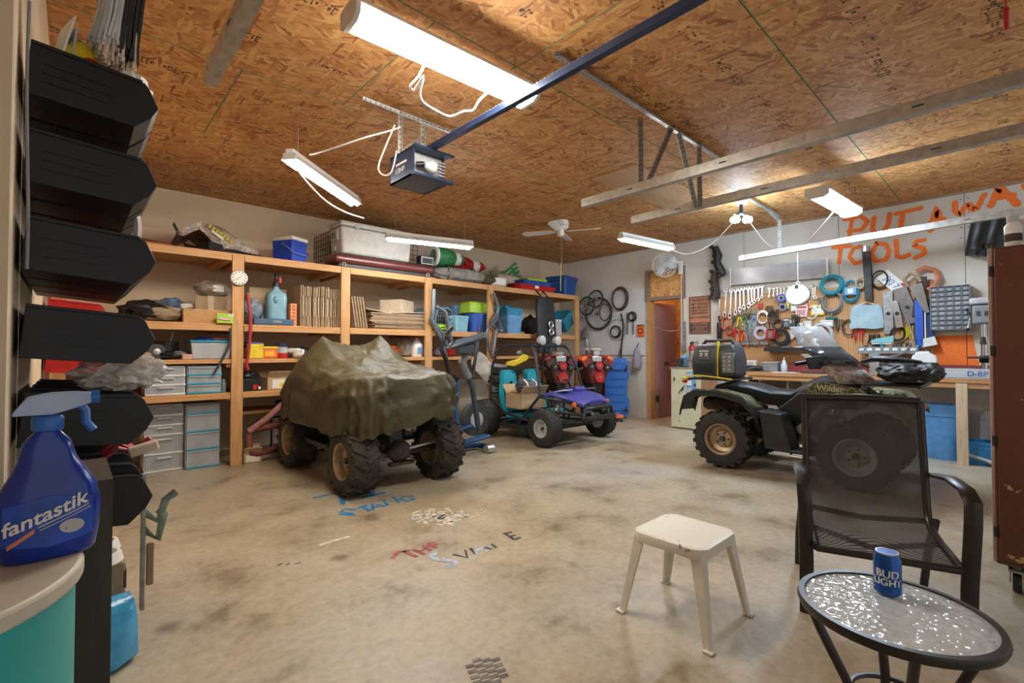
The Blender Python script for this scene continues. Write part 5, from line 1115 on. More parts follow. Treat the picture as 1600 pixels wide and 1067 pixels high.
k = thing('hanging_tube_frame', 'bent grey tube handlebars hooked on the third shelf post', 'tube frame', (0, 0, 0))
for pts in ([(678, 452), (677, 480), (674, 500), (690, 530), (697, 560)], [(680, 478), (695, 486), (700, 510), (706, 535), (698, 545)], [(672, 497), (690, 520), (699, 540)]): M().tube([onY(x, y, SY - .08) for x, y in pts], .03, 8).build('tube', pl('grey_tube', (.16, .18, .2), .3, .5), k)
k = thing('hanging_bars', 'bent grey bars and cables hanging at the fourth shelf post', 'tube frame', (0, 0, 0))
for pts, r_ in (([(771, 458), (779, 480), (775, 500), (764, 510), (760, 520), (764, 545), (770, 560)], .026), ([(776, 490), (766, 505), (776, 515), (771, 550)], .026), ([(773, 462), (780, 500), (783, 515)], .01), ([(779, 500), (786, 518), (778, 512)], .018)): M().tube([onY(x, y, SY - .08) for x, y in pts], r_, 8).build('tube', _mc[('grey_tube',)], k)
k = thing('racing_seat', 'tall black moulded seat shell standing before the shelving', 'seat', (onY(856, 500, 5.42).x, 5.42, 1.16)); m_seat = pl('seat_black', (.022, .023, .026), .5)
M().loft([[V(x * w, y + .05 * abs(x), z) for x in (-1, -.8, .8, 1)] + [V(x * w, y + .12, z) for x in (1, -1)] for y, z, w in ((-.07, 0, .23), (-.06, .25, .22), (-.04, .5, .215), (-.02, .75, .21), (-.01, .9, .19), (0, .95, .13))]).build('shell', m_seat, k, 50, .02)
for z in (.36, .48): M().torus((.03, -.065 + (z - .2) * .07, z), .05, .012, 'Y', 18, 6).build('cutout_ring', m_alu, k); M().cyl((.03, -.06 + (z - .2) * .07, z), (.03, -.035 + (z - .2) * .07, z), .045).build('cutout', m_dark, k)
M().prism([(-.05, 0), (.05, 0), (.05, .12), (.03, .17), (-.03, .17), (-.05, .12)], (.03, -.062, .02), (1, 0, 0), (0, 0, 1), (0, .03, 0)).build('arch_recess', m_dark, k, 0)
for s in (-.08, .08): M().tube([(s, .06, .93), (s, .12, 1.0), (s, .2, 1.07)], .012, 6).build('hanging_strap', m_blkm, k)
# tyre heap and yellow saw
for i, (px, py, lb) in enumerate(((790, 566, 'small knobbly tyre lying in the heap behind the go-kart, upper'), (786, 574, 'small knobbly tyre lying in the heap behind the go-kart, lower'))):
    p = onY(px, py, 5.42); p.z = .77 + .125 * (1 - i); k = thing('spare_tyre', lb, 'tyre', p, rot=(R(4), 0, R(10)), group='tyres behind the go-kart'); M().lathe([(.12, -.05), (.2, -.06), (.23, -.03), (.23, .03), (.2, .06), (.12, .05), (.12, -.05)], 28, cap=False).build('tyre_ring', m_rub, k); m = M()
    for j in range(20): a = 2 * PI * j / 20; m.box((.232 * math.cos(a), .232 * math.sin(a), 0), (.012, .03, .07), (0, 0, a))
    m.build('tread', m_rub, k, 0)['kind'] = 'stuff'
p = onY(806, 568, 5.40); p.z = 1.05; k = thing('bow_saw', 'yellow bow saw behind the go-kart roll cage', 'saw', p, R(-10)); M().prism([(-.18, -.08), (-.05, -.1), (.2, .0), (.22, .08), (.12, .1), (.02, .02), (-.16, -.02)], (0, -.04, 0), (1, 0, 0), (0, 0, 1), (0, .08, 0)).build('body', m_yel, k, 0, .015); M().tube([(.1, 0, .08), (.2, 0, .1), (.2, 0, .02)], .012, 6).build('grip', m_blk, k); M().box((-.3, 0, -.08), (.28, .01, .05), (0, R(8), 0)).build('blade', m_galv, k, 0)
tag(M().span((onY(775, 600, 5.5).x, 5.2, .66), (onY(815, 600, 5.5).x, 5.58, .70)).build('parts_bench', m_oldw), 'weathered plank behind the go-kart carrying tyres', 'plank')
for x in (onY(777, 600, 5.5).x, onY(808, 600, 5.5).x):
    tag(M().box((x + .03, 5.50, .328), (.06, .08, .655)).build('plank_support', m_oldw), 'weathered block under the %s end of the tyre plank' % ('left' if x < onY(800, 600, 5.5).x else 'right'), 'block')
# ---------------------------------------------------------------- engines on stands
def engine(label, loc, rz, cover, block, intake, stand, top):
    t = thing('car_engine', label, 'engine', loc, rz)
    M().loft([[V(x * w, y, z) for x, y in ((-1, -.28), (1, -.28), (1, .28), (-1, .28))] for z, w in ((.0, .12), (.12, .16), (.2, .2), (.34, .22))]).build('block', block, t, 30, .015)
    M().box((0, 0, -.08), (.22, .5, .16), tp=.8).build('oil_pan', m_iron, t, 40, .02)
    for s in (-1, 1):
        M().box((s * .2, 0, .38), (.17, .54, .12), (0, s * R(35), 0)).build('cylinder_head', block, t, 40, .01); M().box((s * .255, 0, .45), (.13, .5, .08), (0, s * R(35), 0)).build('valve_cover', cover, t, 40, .025)
        for i in range(4): M().cyl((s * .26, -.2 + i * .135, .3), (s * .34, -.2 + i * .135, .25), .028, .022, 10).build('exhaust_port', m_rust, t)
        for i in range(4): M().tube([(s * .27, -.2 + i * .135, .42), (s * .2, -.2 + i * .135, .50), (s * .05, -.24, .52)], .006, 5).build('plug_wire', m_red, t)
    M().box((0, 0, .45), (.2, .46, .12)).build('intake_manifold', intake, t, 40, .02)
    if top == 'carbs':
        for y in (-.13, .13):
            M().box((0, y, .56), (.13, .16, .1)).build('carburettor', intake, t, 40, .015); M().lathe([(.1, .60), (.11, .61), (.11, .64), (.09, .65)], 24, (0, y, 0)).build('air_cleaner', m_lgray, t)
    else: M().lathe([(.16, .50), (.18, .52), (.18, .58), (.16, .60), (.02, .605)], 28).build('air_cleaner', m_steel, t)
    for x, z, r_ in ((0, .12, .09), (.15, .3, .055), (-.15, .32, .06), (0, .33, .07)):
        p_ = M().lathe([(.02, -.34), (r_, -.34), (r_ * .85, -.325), (r_, -.31), (r_, -.29)], 22, (x, 0, z), 'Y').build('pulley', m_red if r_ > .06 else m_iron, t); M().cyl((x, -.35, z), (x, -.34, z), .02).build('pulley_nut', m_steel, p_)
    M().torus((0, -.32, .22), .16, .008, 'Y', 24, 6, .9).build('drive_belt', m_blk, t)
    h = loc[2] / .9; t.scale = (.9, .9, .9)
    for s in (-1, 1): M().cyl((s * .16, .1, -h + .03), (s * .16, .1, .05), .03).build('stand_upright', stand, t)
    M().box((0, .1, -h + .04), (.36, .07, .06)).build('stand_foot', stand, t, 40, .01); M().box((0, -.1, -h + .04), (.07, .40, .06)).build('stand_foot', stand, t, 40, .01)
    return t
m_ered = pl('engine_red', (.22, .035, .03), .5, .2, .4, 16)
engine('rusty red engine with chrome air cleaner behind the go-kart', (5.93, 5.26, .66), R(-30), m_ered, pl('engine_brown', (.14, .05, .04), .6, .3, .4, 16), m_alu, m_blkm, 'round')
engine('engine with orange valve covers and twin carburettors on a stand', (6.46, 4.94, .66), R(-30), pl('engine_orange', (.80, .16, .02), .4), m_ered, m_alu, m_blkm, 'carbs')
k = thing('bottle_jack', 'orange hydraulic jack standing below the orange engine', 'jack', onZ(923, 640, 0)); M().lathe([(.08, 0), (.085, .02), (.085, .5), (.07, .53), (.03, .54), (.03, .62)], 20).build('cylinder', pl('jack_orange', (.80, .30, .02), .4), k); M().box((0, 0, .01), (.24, .24, .02)).build('foot', _mc[('jack_orange',)], k, 0, .005); M().cyl((.08, 0, .1), (.2, -.1, .25), .012).build('lever', m_iron, k)
k = thing('yellow_tool_box', 'yellow cased tool on the floor by the jack', 'tool case', onZ(938, 642, 0)); M().box((0, 0, .1), (.22, .2, .2)).build('case', m_yel, k, 40, .02); M().tube([(-.07, 0, .2), (-.06, 0, .25), (.06, 0, .25), (.07, 0, .2)], .012, 6).build('handle', m_blk, k)
# creepers
def creeper(label, a, lean, rz, L, w, mat, low=False):
    t = thing('mechanic_creeper', label, 'creeper', a, rot=(lean, 0, rz))
    pts = [(-w * .36, 0), (w * .36, 0), (w * .5, .1), (w * .5, L * .3), (w * .42, L * .38), (w * .42, L * .6), (w * .5, L * .68), (w * .5, L * .92), (w * .36, L), (-w * .36, L), (-w * .5, L * .92), (-w * .5, L * .68), (-w * .42, L * .6), (-w * .42, L * .38), (-w * .5, L * .3), (-w * .5, .1)]
    M().prism(pts, (0, 0, .0), (1, 0, 0), (0, 0, 1), (0, .05, 0)).build('bed', mat, t, 0, .012)
    for i in range(7): M().box((0, -.006, L * (.12 + i * .13)), (w * .7, .014, .014)).build('rib', mat, t, 0, .004)
    for x in (-w * .4, w * .4):
        for z in (L * .14, L * .82):
            c_ = M().lathe([(.01, -.015), (.04, -.015), (.045, 0), (.04, .015), (.01, .015)], 18, (x, -.06, z), 'X').build('caster', m_blk, t); M().cyl((x - .02, -.06, z), (x + .02, -.06, z), .015).build('caster_hub', m_lgray, c_); M().cyl((x, -.04, z), (x, 0, z), .015).build('caster_stem', m_galv, c_)
    M().box((0, -.012, L * .85), (w * .5, .03, .14)).build('head_rest', mat, t, 40, .015)
    return t
p = onZ(972, 655, 0); creeper('blue plastic mechanic creeper leaning upright on the wall', (p.x - .05, p.y + .1, .03), R(-10), R(-58), 1.06, .46, pl('creeper_blue', (.015, .14, .50), .4))
p = onZ(944, 650, 0); creeper('red creeper standing folded between the engine and the blue one', (p.x, p.y, .03), R(-6), R(-58), .66, .3, pl('creeper_red', (.55, .03, .03), .4))
k = thing('floor_trolley', 'low orange trolley with black casters by the blue creeper', 'trolley', onZ(957, 658, 0), R(-40)); M().box((0, 0, .09), (.3, .3, .05)).build('deck', m_orange, k, 40, .01)
for s in (-1, 1):
    for q in (-1, 1): M().lathe([(.005, -.012), (.032, -.012), (.032, .012), (.005, .012)], 14, (s * .12, q * .12, .033), 'X').build('caster', m_blk, k)
# ================================================================ right-hand wall: pegboards, bench, door side
PX = 7.47
def hang(px, py, x=PX): return onX(px, py, x)
def wY(a, b, x=PX): return abs(onX(a, 500, x).y - onX(b, 500, x).y)
def hZ(px, a, b, x=PX): return abs(onX(px, a, x).z - onX(px, b, x).z)
RZ = -PI / 2      # local x runs to the right along the wall, local -y faces the room
def wt(name, label, cat, px, py, x=PX - .012, group=None, roll=0): return thing(name, label, cat, hang(px, py, x), group=group, rot=Euler((0, roll, RZ)) if not roll else (Matrix.Rotation(RZ, 3, 'Z') @ Matrix.Rotation(roll, 3, 'Y')).to_euler())
# brown pegboard
a, b = hang(1125, 448), hang(1456, 419)
BZ = .905
pb = thing('brown_pegboard', 'large brown pegboard full of hand tools above the workbench', 'pegboard', (PX + .01, (a.y + b.y) / 2, 0))
wd = a.y - b.y; n = 3
for i in range(n): M().box((0, wd / 2 - wd * (i + .5) / n, (BZ + .01 + 2.05) / 2), (.012, wd / n - .003, 2.05 - BZ - .01)).build('panel', m_peg, pb, 0)
M().box((-.008, .62, 1.69), (.012, .8, .025), (R(12), 0, 0)).build('batten', m_pine, pb, 0)
# white pegboard
a, b = hang(905, 450), hang(1007, 450)
wp = thing('white_pegboard', 'white pegboard with bicycle wheels and cables in the corner', 'pegboard', (PX + .01, (a.y + b.y) / 2, 0))
for i in range(2): M().box((0, (a.y - b.y) * (.25 - .5 * i), (1.12 + 2.33) / 2), (.012, (a.y - b.y) / 2 - .003, 1.21)).build('panel', m_pegw, wp, 0)
# wheels, coils on white pegboard
def ringthing(label, px, py, r, t, mat, name='hose_coil', cat='coil', turns=1, x=PX - .03, e=1.0, group=None, spokes=0):
    k = wt(name, label, cat, px, py, x, group)
    for i in range(turns): M().torus((0, -i * t * 1.2, random.uniform(-.01, .01) * (turns > 1)), r * (1 - .05 * (i % 3)), t, 'Y', 32, 6, e).build('loop' if not spokes else 'tyre', mat, k)
    if spokes:
        M().torus((0, 0, 0), r * .92, t * .6, 'Y', 32, 6).build('rim', m_alu, k); M().cyl((0, -.04, 0), (0, .02, 0), .03).build('hub', m_steel, k)
        m = M()
        for q in range(spokes): an = 2 * PI * q / spokes; m.cyl((.025 * math.cos(an + .5), -.01, .025 * math.sin(an + .5)), (r * .9 * math.cos(an), 0, r * .9 * math.sin(an)), .002, None, 4)
        m.build('spokes', m_steel, k)['kind'] = 'stuff'
    return k
random.seed(2)
ringthing('large bicycle wheel hanging on the white pegboard', 935, 490, .30, .018, m_rub, 'bicycle_wheel', 'wheel', 1, PX - .05, 1, None, 24)
ringthing('small upper bicycle wheel overlapping the large one', 931, 467, .16, .016, m_rub, 'bicycle_wheel', 'wheel', 1, PX - .11, 1, None, 18)
ringthing('small bicycle wheel nearest the shelving', 917, 478, .17, .016, m_rub, 'bicycle_wheel', 'wheel', 1, PX - .16, 1, None, 18)
ringthing('bare tyre tube hanging over the large bicycle wheel', 945, 488, .12, .012, m_rust, 'inner_tube', 'tube', 1, PX - .15, 1.3)
ringthing('brown rubber hose coil high on the white pegboard', 969, 467, .17, .014, m_rust, 'hose_coil', 'coil', 3, PX - .03, 1.25)
ringthing('small black cable coil low on the white pegboard', 962, 518, .11, .01, m_blk, 'cable_coil', 'coil', 3, PX - .03)
ringthing('thin grey wire loop left of the black coil', 964, 515, .19, .005, m_gray, 'wire_loop', 'coil', 1, PX - .025)
ringthing('dark wire bundle at upper right of the white pegboard', 988, 494, .08, .012, m_iron, 'wire_bundle', 'coil', 3, PX - .03)
cord([hang(970, 490, PX - .04), hang(974, 510, PX - .04), hang(971, 540, PX - .04), hang(970, 566, PX - .04)], .016, 'dark rubber strap hanging below the brown coil', 'rubber_strap', m_rub, 'strap')
cord([hang(972, 535, PX - .03), hang(968, 550, PX - .03), hang(963, 562, PX - .03)], .008, 'short rusty rod at bottom of the white pegboard', 'iron_rod', m_rust, 'rod')
k = wt('hanging_chain', 'rusty chain hanging in two strands on the white pegboard', 'chain', 984, 490)
for s in (-.05, .07):
    for i in range(13): M().torus((s + .005 * (i % 2), -.01, -.03 * i), .018, .004, 'Y' if i % 2 else 'X', 10, 5).build('link', m_rust, k)
k = wt('warning_card', 'small orange warning card on the white pegboard', 'card', 1001, 517); M().box((0, -.006, 0), (.15, .006, .2)).build('card', m_orange, k, 0); M().torus((0, -.012, 0), .045, .008, 'Y', 20, 6).build('black_ring', m_blk, k); M().box((0, -.008, .1), (.15, .01, .02)).build('clip', m_dark, k, 0)
k = wt('grey_sack', 'grey bag hanging at lower right of the white pegboard', 'bag', 995, 560, PX - .06); M().lathe([(.02, .2), (.05, .14), (.075, 0), (.085, -.12), (.06, -.18), (.01, -.2)], 16).build('bag', pl('lilac_grey', (.30, .28, .34), .7), k); M().cyl((0, 0, .2), (.01, .05, .28), .006).build('hook', m_iron, k)
k = wt('bicycle_saddle', 'grey bicycle saddle hanging in front of the wheels', 'saddle', 915, 520, PX - .06); M().loft([[V(-.03, -.02, .12), V(.09, -.02, .14), V(.09, .05, .14), V(-.03, .05, .12)], [V(-.09, -.02, -.1), V(.03, -.02, -.12), V(.03, .05, -.12), V(-.09, .05, -.1)]]).build('saddle', pl('saddle_grey', (.32, .28, .28), .5), k, 30, .02); M().cyl((0, .02, -.1), (.02, .02, -.25), .015).build('post', m_alu, k)
cord([hang(1008, 500, PX), hang(1040, 517, 7.3), hang(1063, 515, PX)], .004, 'thin wire strung across the doorway', 'wire', m_galvd, 'wire')
# fan on the wall
k = wt('wall_fan', 'white round wall fan above the doorway', 'fan', 1062, 415, PX - .02)
M().box((.02, -.01, -.04), (.08, .03, .22)).build('bracket', m_white, k, 40, .01); M().box((-.02, -.06, .06), (.05, .1, .05)).build('arm', m_white, k, 40, .01); M().sph((-.06, -.14, .08), .07).build('motor', m_white, k)
fd = Matrix.Translation((-.14, -.24, .0)) @ Matrix.Rotation(R(25), 4, 'Z') @ Matrix.Rotation(R(8), 4, 'X')
for r_ in [.06, .1, .14, .18, .2]:
    m = M(); m.torus((0, 0, 0), r_, .0035, 'Y', 32, 5); o = m.build('grille_ring', m_white, k); o.matrix_local = fd @ Matrix.Translation((0, -.04 + (r_ / .2) ** 2 * .04, 0))
m = M()
for q in range(28): an = 2 * PI * q / 28; m.tube([(.04 * math.cos(an), -.045, .04 * math.sin(an)), (.13 * math.cos(an), -.03, .13 * math.sin(an)), (.2 * math.cos(an), 0, .2 * math.sin(an)), (.14 * math.cos(an), .05, .14 * math.sin(an)), (.05 * math.cos(an), .06, .05 * math.sin(an))], .0022, 4)
o = m.build('grille_wires', m_white, k); o.matrix_local = fd; o['kind'] = 'stuff'
for q in range(3):
    an = q * 2.09; o = M().prism([(.02, -.02), (.1, -.07), (.17, -.06), (.18, .02), (.1, .05), (.02, .02)], (0, 0, 0), (math.cos(an), .12, math.sin(an)), (-math.sin(an), .3, math.cos(an)), (0, .004, 0)).build('blade', pl('fan_blade', (.62, .64, .66), .3), k, 0); o.matrix_local = fd
M().cyl((0, -.05, 0), (0, -.035, 0), .04).build('badge', m_lgray, k).matrix_local = fd
M().cyl((.03, -.01, -.15), (.03, -.004, -1.3), .006).build('power_cable', m_white, k)
# sign
k = wt('garage_rules_sign', 'rust orange printed GARAGE RULES sign on the wall', 'sign', 1093.5, 492, PX + .02)
sw, shh = wY(1077, 1111), hZ(1093, 463, 522)
m_sign = pl('sign_rust', (.48, .20, .11), .6, 0, .2, 6); m_signd = pl('sign_ink', (.09, .06, .05), .7); M().box((0, 0, 0), (sw, .008, shh)).build('plate', m_sign, k, 0)
fw = M();
for s in (-1, 1): fw.box((s * sw * .47, -.005, 0), (.012, .003, shh * .96)); fw.box((0, -.005, s * shh * .48), (sw * .95, .003, .012))
fw.build('border', m_signd, k, 0)['kind'] = 'stuff'
M().box((0, -.005, -shh * .33), (sw * .9, .002, shh * .26)).build('dark_band', m_signd, k, 0)
for i, (tx, sz, zz, mt) in enumerate((('GARAGE RULES', .050, .40, m_signd), ('MY TOOLS', .058, .29, m_signd), ('MY RULES', .058, .195, m_signd), ('DON\'T TOUCH', .038, .115, m_signd), ('DON\'T BORROW', .034, .045, m_signd), ('NO WHINING', .05, -.07, m_signd), ('WHAT HAPPENS', .034, -.245, m_sign), ('IN THE GARAGE', .034, -.315, m_sign), ('STAYS', .05, -.375, m_sign), ('IN THE GARAGE', .034, -.435, m_sign))): text('sign_lettering', tx, sz, mt, k, (0, -.0065, zz * shh), (PI / 2, 0, 0), .0005, bold=.001)
# extinguisher, grey board, cabinet
k = wt('fire_extinguisher', 'small red fire extinguisher with silver base on the wall', 'fire extinguisher', 1082, 548, PX - .06); M().lathe([(.045, -.18), (.055, -.17), (.055, .0)], 18).build('silver_body', m_alu, k); M().lathe([(.055, 0), (.055, .06), (.03, .1), (.015, .11)], 18).build('red_shoulder', m_red, k); M().box((0, -.02, .13), (.03, .09, .03), (R(15), 0, 0)).build('valve_lever', m_blk, k, 0, .004); M().tube([(.02, -.01, .12), (.08, 0, .15), (.1, 0, .05)], .008, 6).build('hose', m_blk, k)
tag(M().box(hang(1067, 526, PX), (.02, wY(1063, 1071), .5)).build('grey_plank', m_galvd), 'grey weathered plank standing beside the doorway', 'plank')
CXF = 6.88
ca, cb2 = onZ(1050, 668, 0), onZ(1087, 674, 0)
cy0, cy1 = 3.26, 3.74
k = thing('cream_cabinet', 'cream painted cabinet with a black scrawl by the doorway', 'cabinet', (0, 0, 0)); m_cream = pl('cream_paint', (.62, .60, .42), .5, 0, .08, 6)
M().span((CXF + .02, cy0, .06), (7.44, cy1, .92)).build('body', m_frame, k, 0, .004); M().span((CXF + .06, cy0 + .02, 0), (7.44, cy1 - .03, .06)).build('plinth', m_cream, k, 0)
dr = M().span((CXF, cy0 + .002, .02), (CXF + .022, cy1 - .002, .92)).build('door', m_cream, k, 0, .004); M().span((CXF - .004, cy0 - .02, .92), (7.44, cy1 + .02, .945)).build('top', m_oldw, k, 0, .003)
M().box((CXF - .012, cy1 - .06, .76), (.02, .012, .06)).build('latch', m_iron, dr, 0, .003); M().box((CXF - .003, cy1 - .14, .12), (.006, .014, .014)).build('screw', m_iron, dr, 0)
s_ = M()
for pts in ([(1061, 612), (1066, 606), (1069, 603)], [(1064, 612), (1068, 608)], [(1060, 613), (1063, 615)], [(1065, 611), (1068, 605)]): s_.tube([onX(x, y, CXF - .002) for x, y in pts], .006, 5)
o = s_.build('black_scrawl', m_blk, dr); o['kind'] = 'stuff'
k = thing('poster_strip', 'blue and white printed poster strip stuck on the cream cabinet', 'poster', onX(1080, 604, CXF - .004), rot=(0, 0, RZ)); hh_ = hZ(1080, 581, 627, CXF); ww_ = wY(1071, 1086, CXF); M().box((0, 0, 0), (ww_, .004, hh_)).build('sheet', m_bluel, k, 0)
for i in range(4): M().box((-.03, -.003, hh_ * (.36 - .24 * i)), (ww_ * .5, .002, hh_ * .16)).build('printed_panel', m_paper if i % 2 else m_lgray, k, 0); M().box((.06, -.003, hh_ * (.3 - .24 * i)), (ww_ * .2, .002, hh_ * .1)).build('printed_panel', m_dark, k, 0)
for i, (y, lb, mt) in enumerate(((3.62, 'blue-grey vice block on the cream cabinet', m_teal), (3.42, 'jar with wire handle at right on the cream cabinet', m_clear))):
    k = thing('bench_vice' if i == 0 else 'glass_jar', lb, ('vice', 'jar')[i], (7.05 + i * .1, y, .947), 0)
    if i == 0: M().box((0, 0, .06), (.16, .12, .12)).build('body', pl('vice_blue', (.12, .22, .30), .5, .2), k, 40, .015); M().box((-.1, 0, .09), (.06, .1, .07)).build('jaw', m_iron, k, 40, .008); M().cyl((-.2, 0, .06), (0, 0, .06), .015).build('screw', m_iron, k); M().cyl((-.19, -.06, .06), (-.19, .06, .06), .006).build('tommy_bar', m_steel, k); M().box((.03, .0, .15), (.1, .1, .06)).build('rag', m_bluel, k, 40, .02)
    else: M().lathe([(.05, 0), (.055, .01), (.055, .13), (.04, .16), (.045, .18)], 18).build('glass', mt, k); M().torus((0, 0, .17), .07, .004, 'X', 20, 5, 1.4).build('wire_handle', m_galv, k)
tag(M().blob((7.15, 3.34, 1.0), (.1, .05, .05), 77, .3, 3, 3, .95).build('oily_rag', m_dark), 'dark oily rag on right edge of the cream cabinet', 'rag')
# exhaust manifolds
for i, (pts, lb) in enumerate(((((1117, 386), (1122, 400), (1120, 410), (1127, 425), (1130, 430)), 'upper black exhaust manifold hanging on the wall'), (((1117, 424), (1116, 440), (1118, 452), (1116, 466)), 'lower rusty exhaust manifold hanging on the wall'))):
    k = thing('exhaust_manifold', lb, 'exhaust manifold', (0, 0, 0)); P = [hang(x, y, PX - .06) for x, y in pts]; M().tube(P, [.05, .065, .06, .07, .05][:len(P)], 12).build('log', (m_iron, m_rust)[i], k)
    for j, p_ in enumerate(P): M().box(p_ + V(-.06, .03, 0), (.05, .06, .05)).build('port_flange', (m_blkm, m_iron)[i], k, 40, .01)
# diffuser panel
k = thing('light_diffuser', 'long frosted light diffuser panel above the wrenches', 'panel', (0, 0, 0)); a, b = hang(1143, 430, PX), hang(1292, 425, PX)
M().loft([[V(PX - .03, a.y, hang(1143, 446, PX).z), V(PX - .03, b.y, hang(1292, 434, PX).z), V(PX - .03, b.y, hang(1292, 405, PX).z), V(PX - .03, a.y, hang(1143, 421, PX).z)], [V(PX, a.y, hang(1143, 446, PX).z), V(PX, b.y, hang(1292, 434, PX).z), V(PX, b.y, hang(1292, 405, PX).z), V(PX, a.y, hang(1143, 421, PX).z)]]).build('diffuser', pl('frosted_acrylic', (.42, .41, .42), .25, 0, .15, 5), k, 0)
for px, y0, y1 in ((1142, 420, 447), (1293, 403, 435)): M().box(hang(px, (y0 + y1) / 2, PX - .018), (.045, .02, hZ(px, y0, y1))).build('end_cap', m_white, k, 0)
# wrenches
wr0 = None
def wrench():
    t = thing('combination_wrench', 'x', 'wrench', (0, 0, 0), group='chrome wrenches hung in graded rows')
    M().prism([(-.07, 0), (.07, 0), (.055, -.8), (-.055, -.8)], (0, -.02, -.1), (1, 0, 0), (0, 0, 1), (0, .02, 0)).build('shaft', m_steel, t, 0, .004)
    M().prism([(.07, 0), (.14, -.02), (.15, .08), (.06, .14), (.05, .04), (-.05, .04), (-.06, .14), (-.15, .08), (-.14, -.02), (-.07, 0)], (0, -.025, -.1), (1, 0, 0), (0, 0, 1), (0, .03, 0)).build('open_jaw', m_steel, t, 0, .004)
    m = M(); m.lathe([(.075, -.04), (.14, -.04), (.14, 0), (.075, 0), (.075, -.04)], 14, (0, 0, -.93), 'Y', False); m.build('ring_end', m_steel, t)
    return t
proto = wrench()
WR = [(1125, 452, 497), (1135, 452, 492), (1143, 452, 493), (1150, 452, 488), (1156.5, 451, 484), (1162, 450, 480), (1169, 449, 478), (1174, 449, 474), (1179, 449, 471), (1185, 448, 468), (1191, 447, 464), (1203, 450, 463), (1209, 450, 462), (1215, 449, 461), (1220, 449, 460), (1225, 448, 459), (1232, 448, 460), (1270, 446, 465), (1274, 446, 465)]
for i, (px, y0, y1) in enumerate(WR):
    t = proto if i == 0 else copy_tree(proto)
    t.location = hang(px, y0, PX - .006); L = hZ(px, y0, y1); t.scale = (min(L, .2) * .8 + .035, .6, L * 1.06); t.rotation_euler = (0, R(random.uniform(-3, 3)), RZ)
    t['label'] = (ORD[i] + ' wrench from the left in the graded row') if i < 17 else ('left' if i == 17 else 'right') + ' one of two wrenches beside the white cord reel'
# hand tools of several kinds
def pliers(label, px, py, grip, s=1.0, roll=0):
    k = wt('pliers', label, 'pliers', px, py, PX - .012, 'pliers hung on the brown pegboard', roll)
    for q in (-1, 1): M().tube([(0, -.008, .0), (q * .02 * s, -.008, -.05 * s), (q * .028 * s, -.008, -.1 * s), (q * .02 * s, -.008, -.14 * s)], .008 * s, 6).build('handle', grip, k)
    M().prism([(-.014, 0), (.014, 0), (.006, .06), (-.006, .06)], (0, -.014, 0), (s, 0, 0), (0, 0, s), (0, .012, 0)).build('jaws', m_galvd, k, 0); M().cyl((0, -.018, 0), (0, 0, 0), .014 * s).build('pivot', m_iron, k)
for i, (px, py, g_, lb) in enumerate(((1148, 496, m_dark, 'dark-handled pliers left of the hooks'), (1156, 494, m_yel, 'yellow-handled pliers below the wrenches'), (1164, 492, m_green, 'green-handled pliers below the wrenches'), (1171, 491, m_dark, 'black-handled pliers under the middle wrenches'), (1178, 492, m_bluel, 'blue-handled pliers beside the cream rope'), (1152, 512, m_red, 'red-handled cutters above the magnetic rail'), (1161, 510, m_red, 'second red-handled cutters, above the rail'), (1168, 514, m_gray, 'grey-handled snips above the magnetic rail'), (1163, 518, m_orange, 'orange-handled snips low on the pegboard'))): pliers(lb, px, py, g_, 1.35 + .2 * (i % 3))
for i, (px, py, n, mt, lb) in enumerate(((1167, 505, 6, m_galv, 'bundle of bent steel hooks under the wrenches'), (1182, 500, 5, m_steel, 'bunch of chrome hose clamps'), (1204, 482, 6, m_iron, 'bundle of dark hex keys hanging'), (1212, 488, 6, m_rust, 'bundle of rusty hooks beside the brown coil'))):
    k = wt('tool_bundle', lb, 'tools', px, py)
    for j in range(n): M().tube([((j - n / 2) * .018, -.01 - .004 * (j % 3), .04), ((j - n / 2) * .022, -.012, -.05), ((j - n / 2) * .026 + .01, -.012, -.12 - .01 * (j % 3)), ((j - n / 2) * .026 + .03, -.014, -.10)], .005, 5).build('rod', mt, k)
k = wt('c_clamp', 'red C-clamp hanging at left of the pegboard', 'clamp', 1132, 505); M().tube([(.05, -.02, .08), (0, -.02, .09), (-.03, -.02, .04), (-.03, -.02, -.06), (0, -.02, -.1), (.05, -.02, -.09)], .016, 8).build('frame', pl('clamp_red', (.50, .12, .07), .5), k); M().cyl((.045, -.02, -.14), (.045, -.02, .02), .008).build('screw', m_steel, k)
k = wt('caulking_gun', 'black caulking gun at left edge of the pegboard', 'caulking gun', 1124, 518, PX - .04); M().lathe([(.03, -.17), (.036, -.16), (.036, .12), (.03, .14)], 14).build('barrel', m_blk, k); M().cyl((0, 0, .14), (0, 0, .25), .008).build('plunger', m_iron, k); M().tube([(0, -.03, -.15), (.0, -.07, -.12)], .012, 6).build('trigger', m_dark, k)
def packet(label, px, py, w, h, col, band=None, name='blister_pack', roll=0):
    k = wt(name, label, 'packet', px, py, PX - .012, None, roll); M().box((0, -.008, 0), (w, .014, h)).build('card', col, k, 0, .003)
    if band: M().box((0, -.017, -h * .12), (w * .8, .006, h * .5)).build('blister', band, k, 0, .003); M().box((0, -.016, h * .33), (w * .8, .003, h * .16)).build('printed_strip', m_paper if col is not m_paper else m_red, k, 0)
    return k
packet('small red packet under the graded wrenches', 1188, 478, .065, .08, m_red); packet('yellow narrow packet by the blue tape', 1231, 476, .04, .13, m_lime, m_yel)
packet('white and red hardware pack below the cord reel', 1253, 486, .15, .16, m_paper, pl('pack_pink', (.60, .28, .28), .5)); packet('yellow and white hardware pack right of the reel', 1278, 484, .16, .15, m_yel, m_paper); packet('grey blister pack left of the white pack', 1240, 480, .07, .12, m_lgray, m_paper)
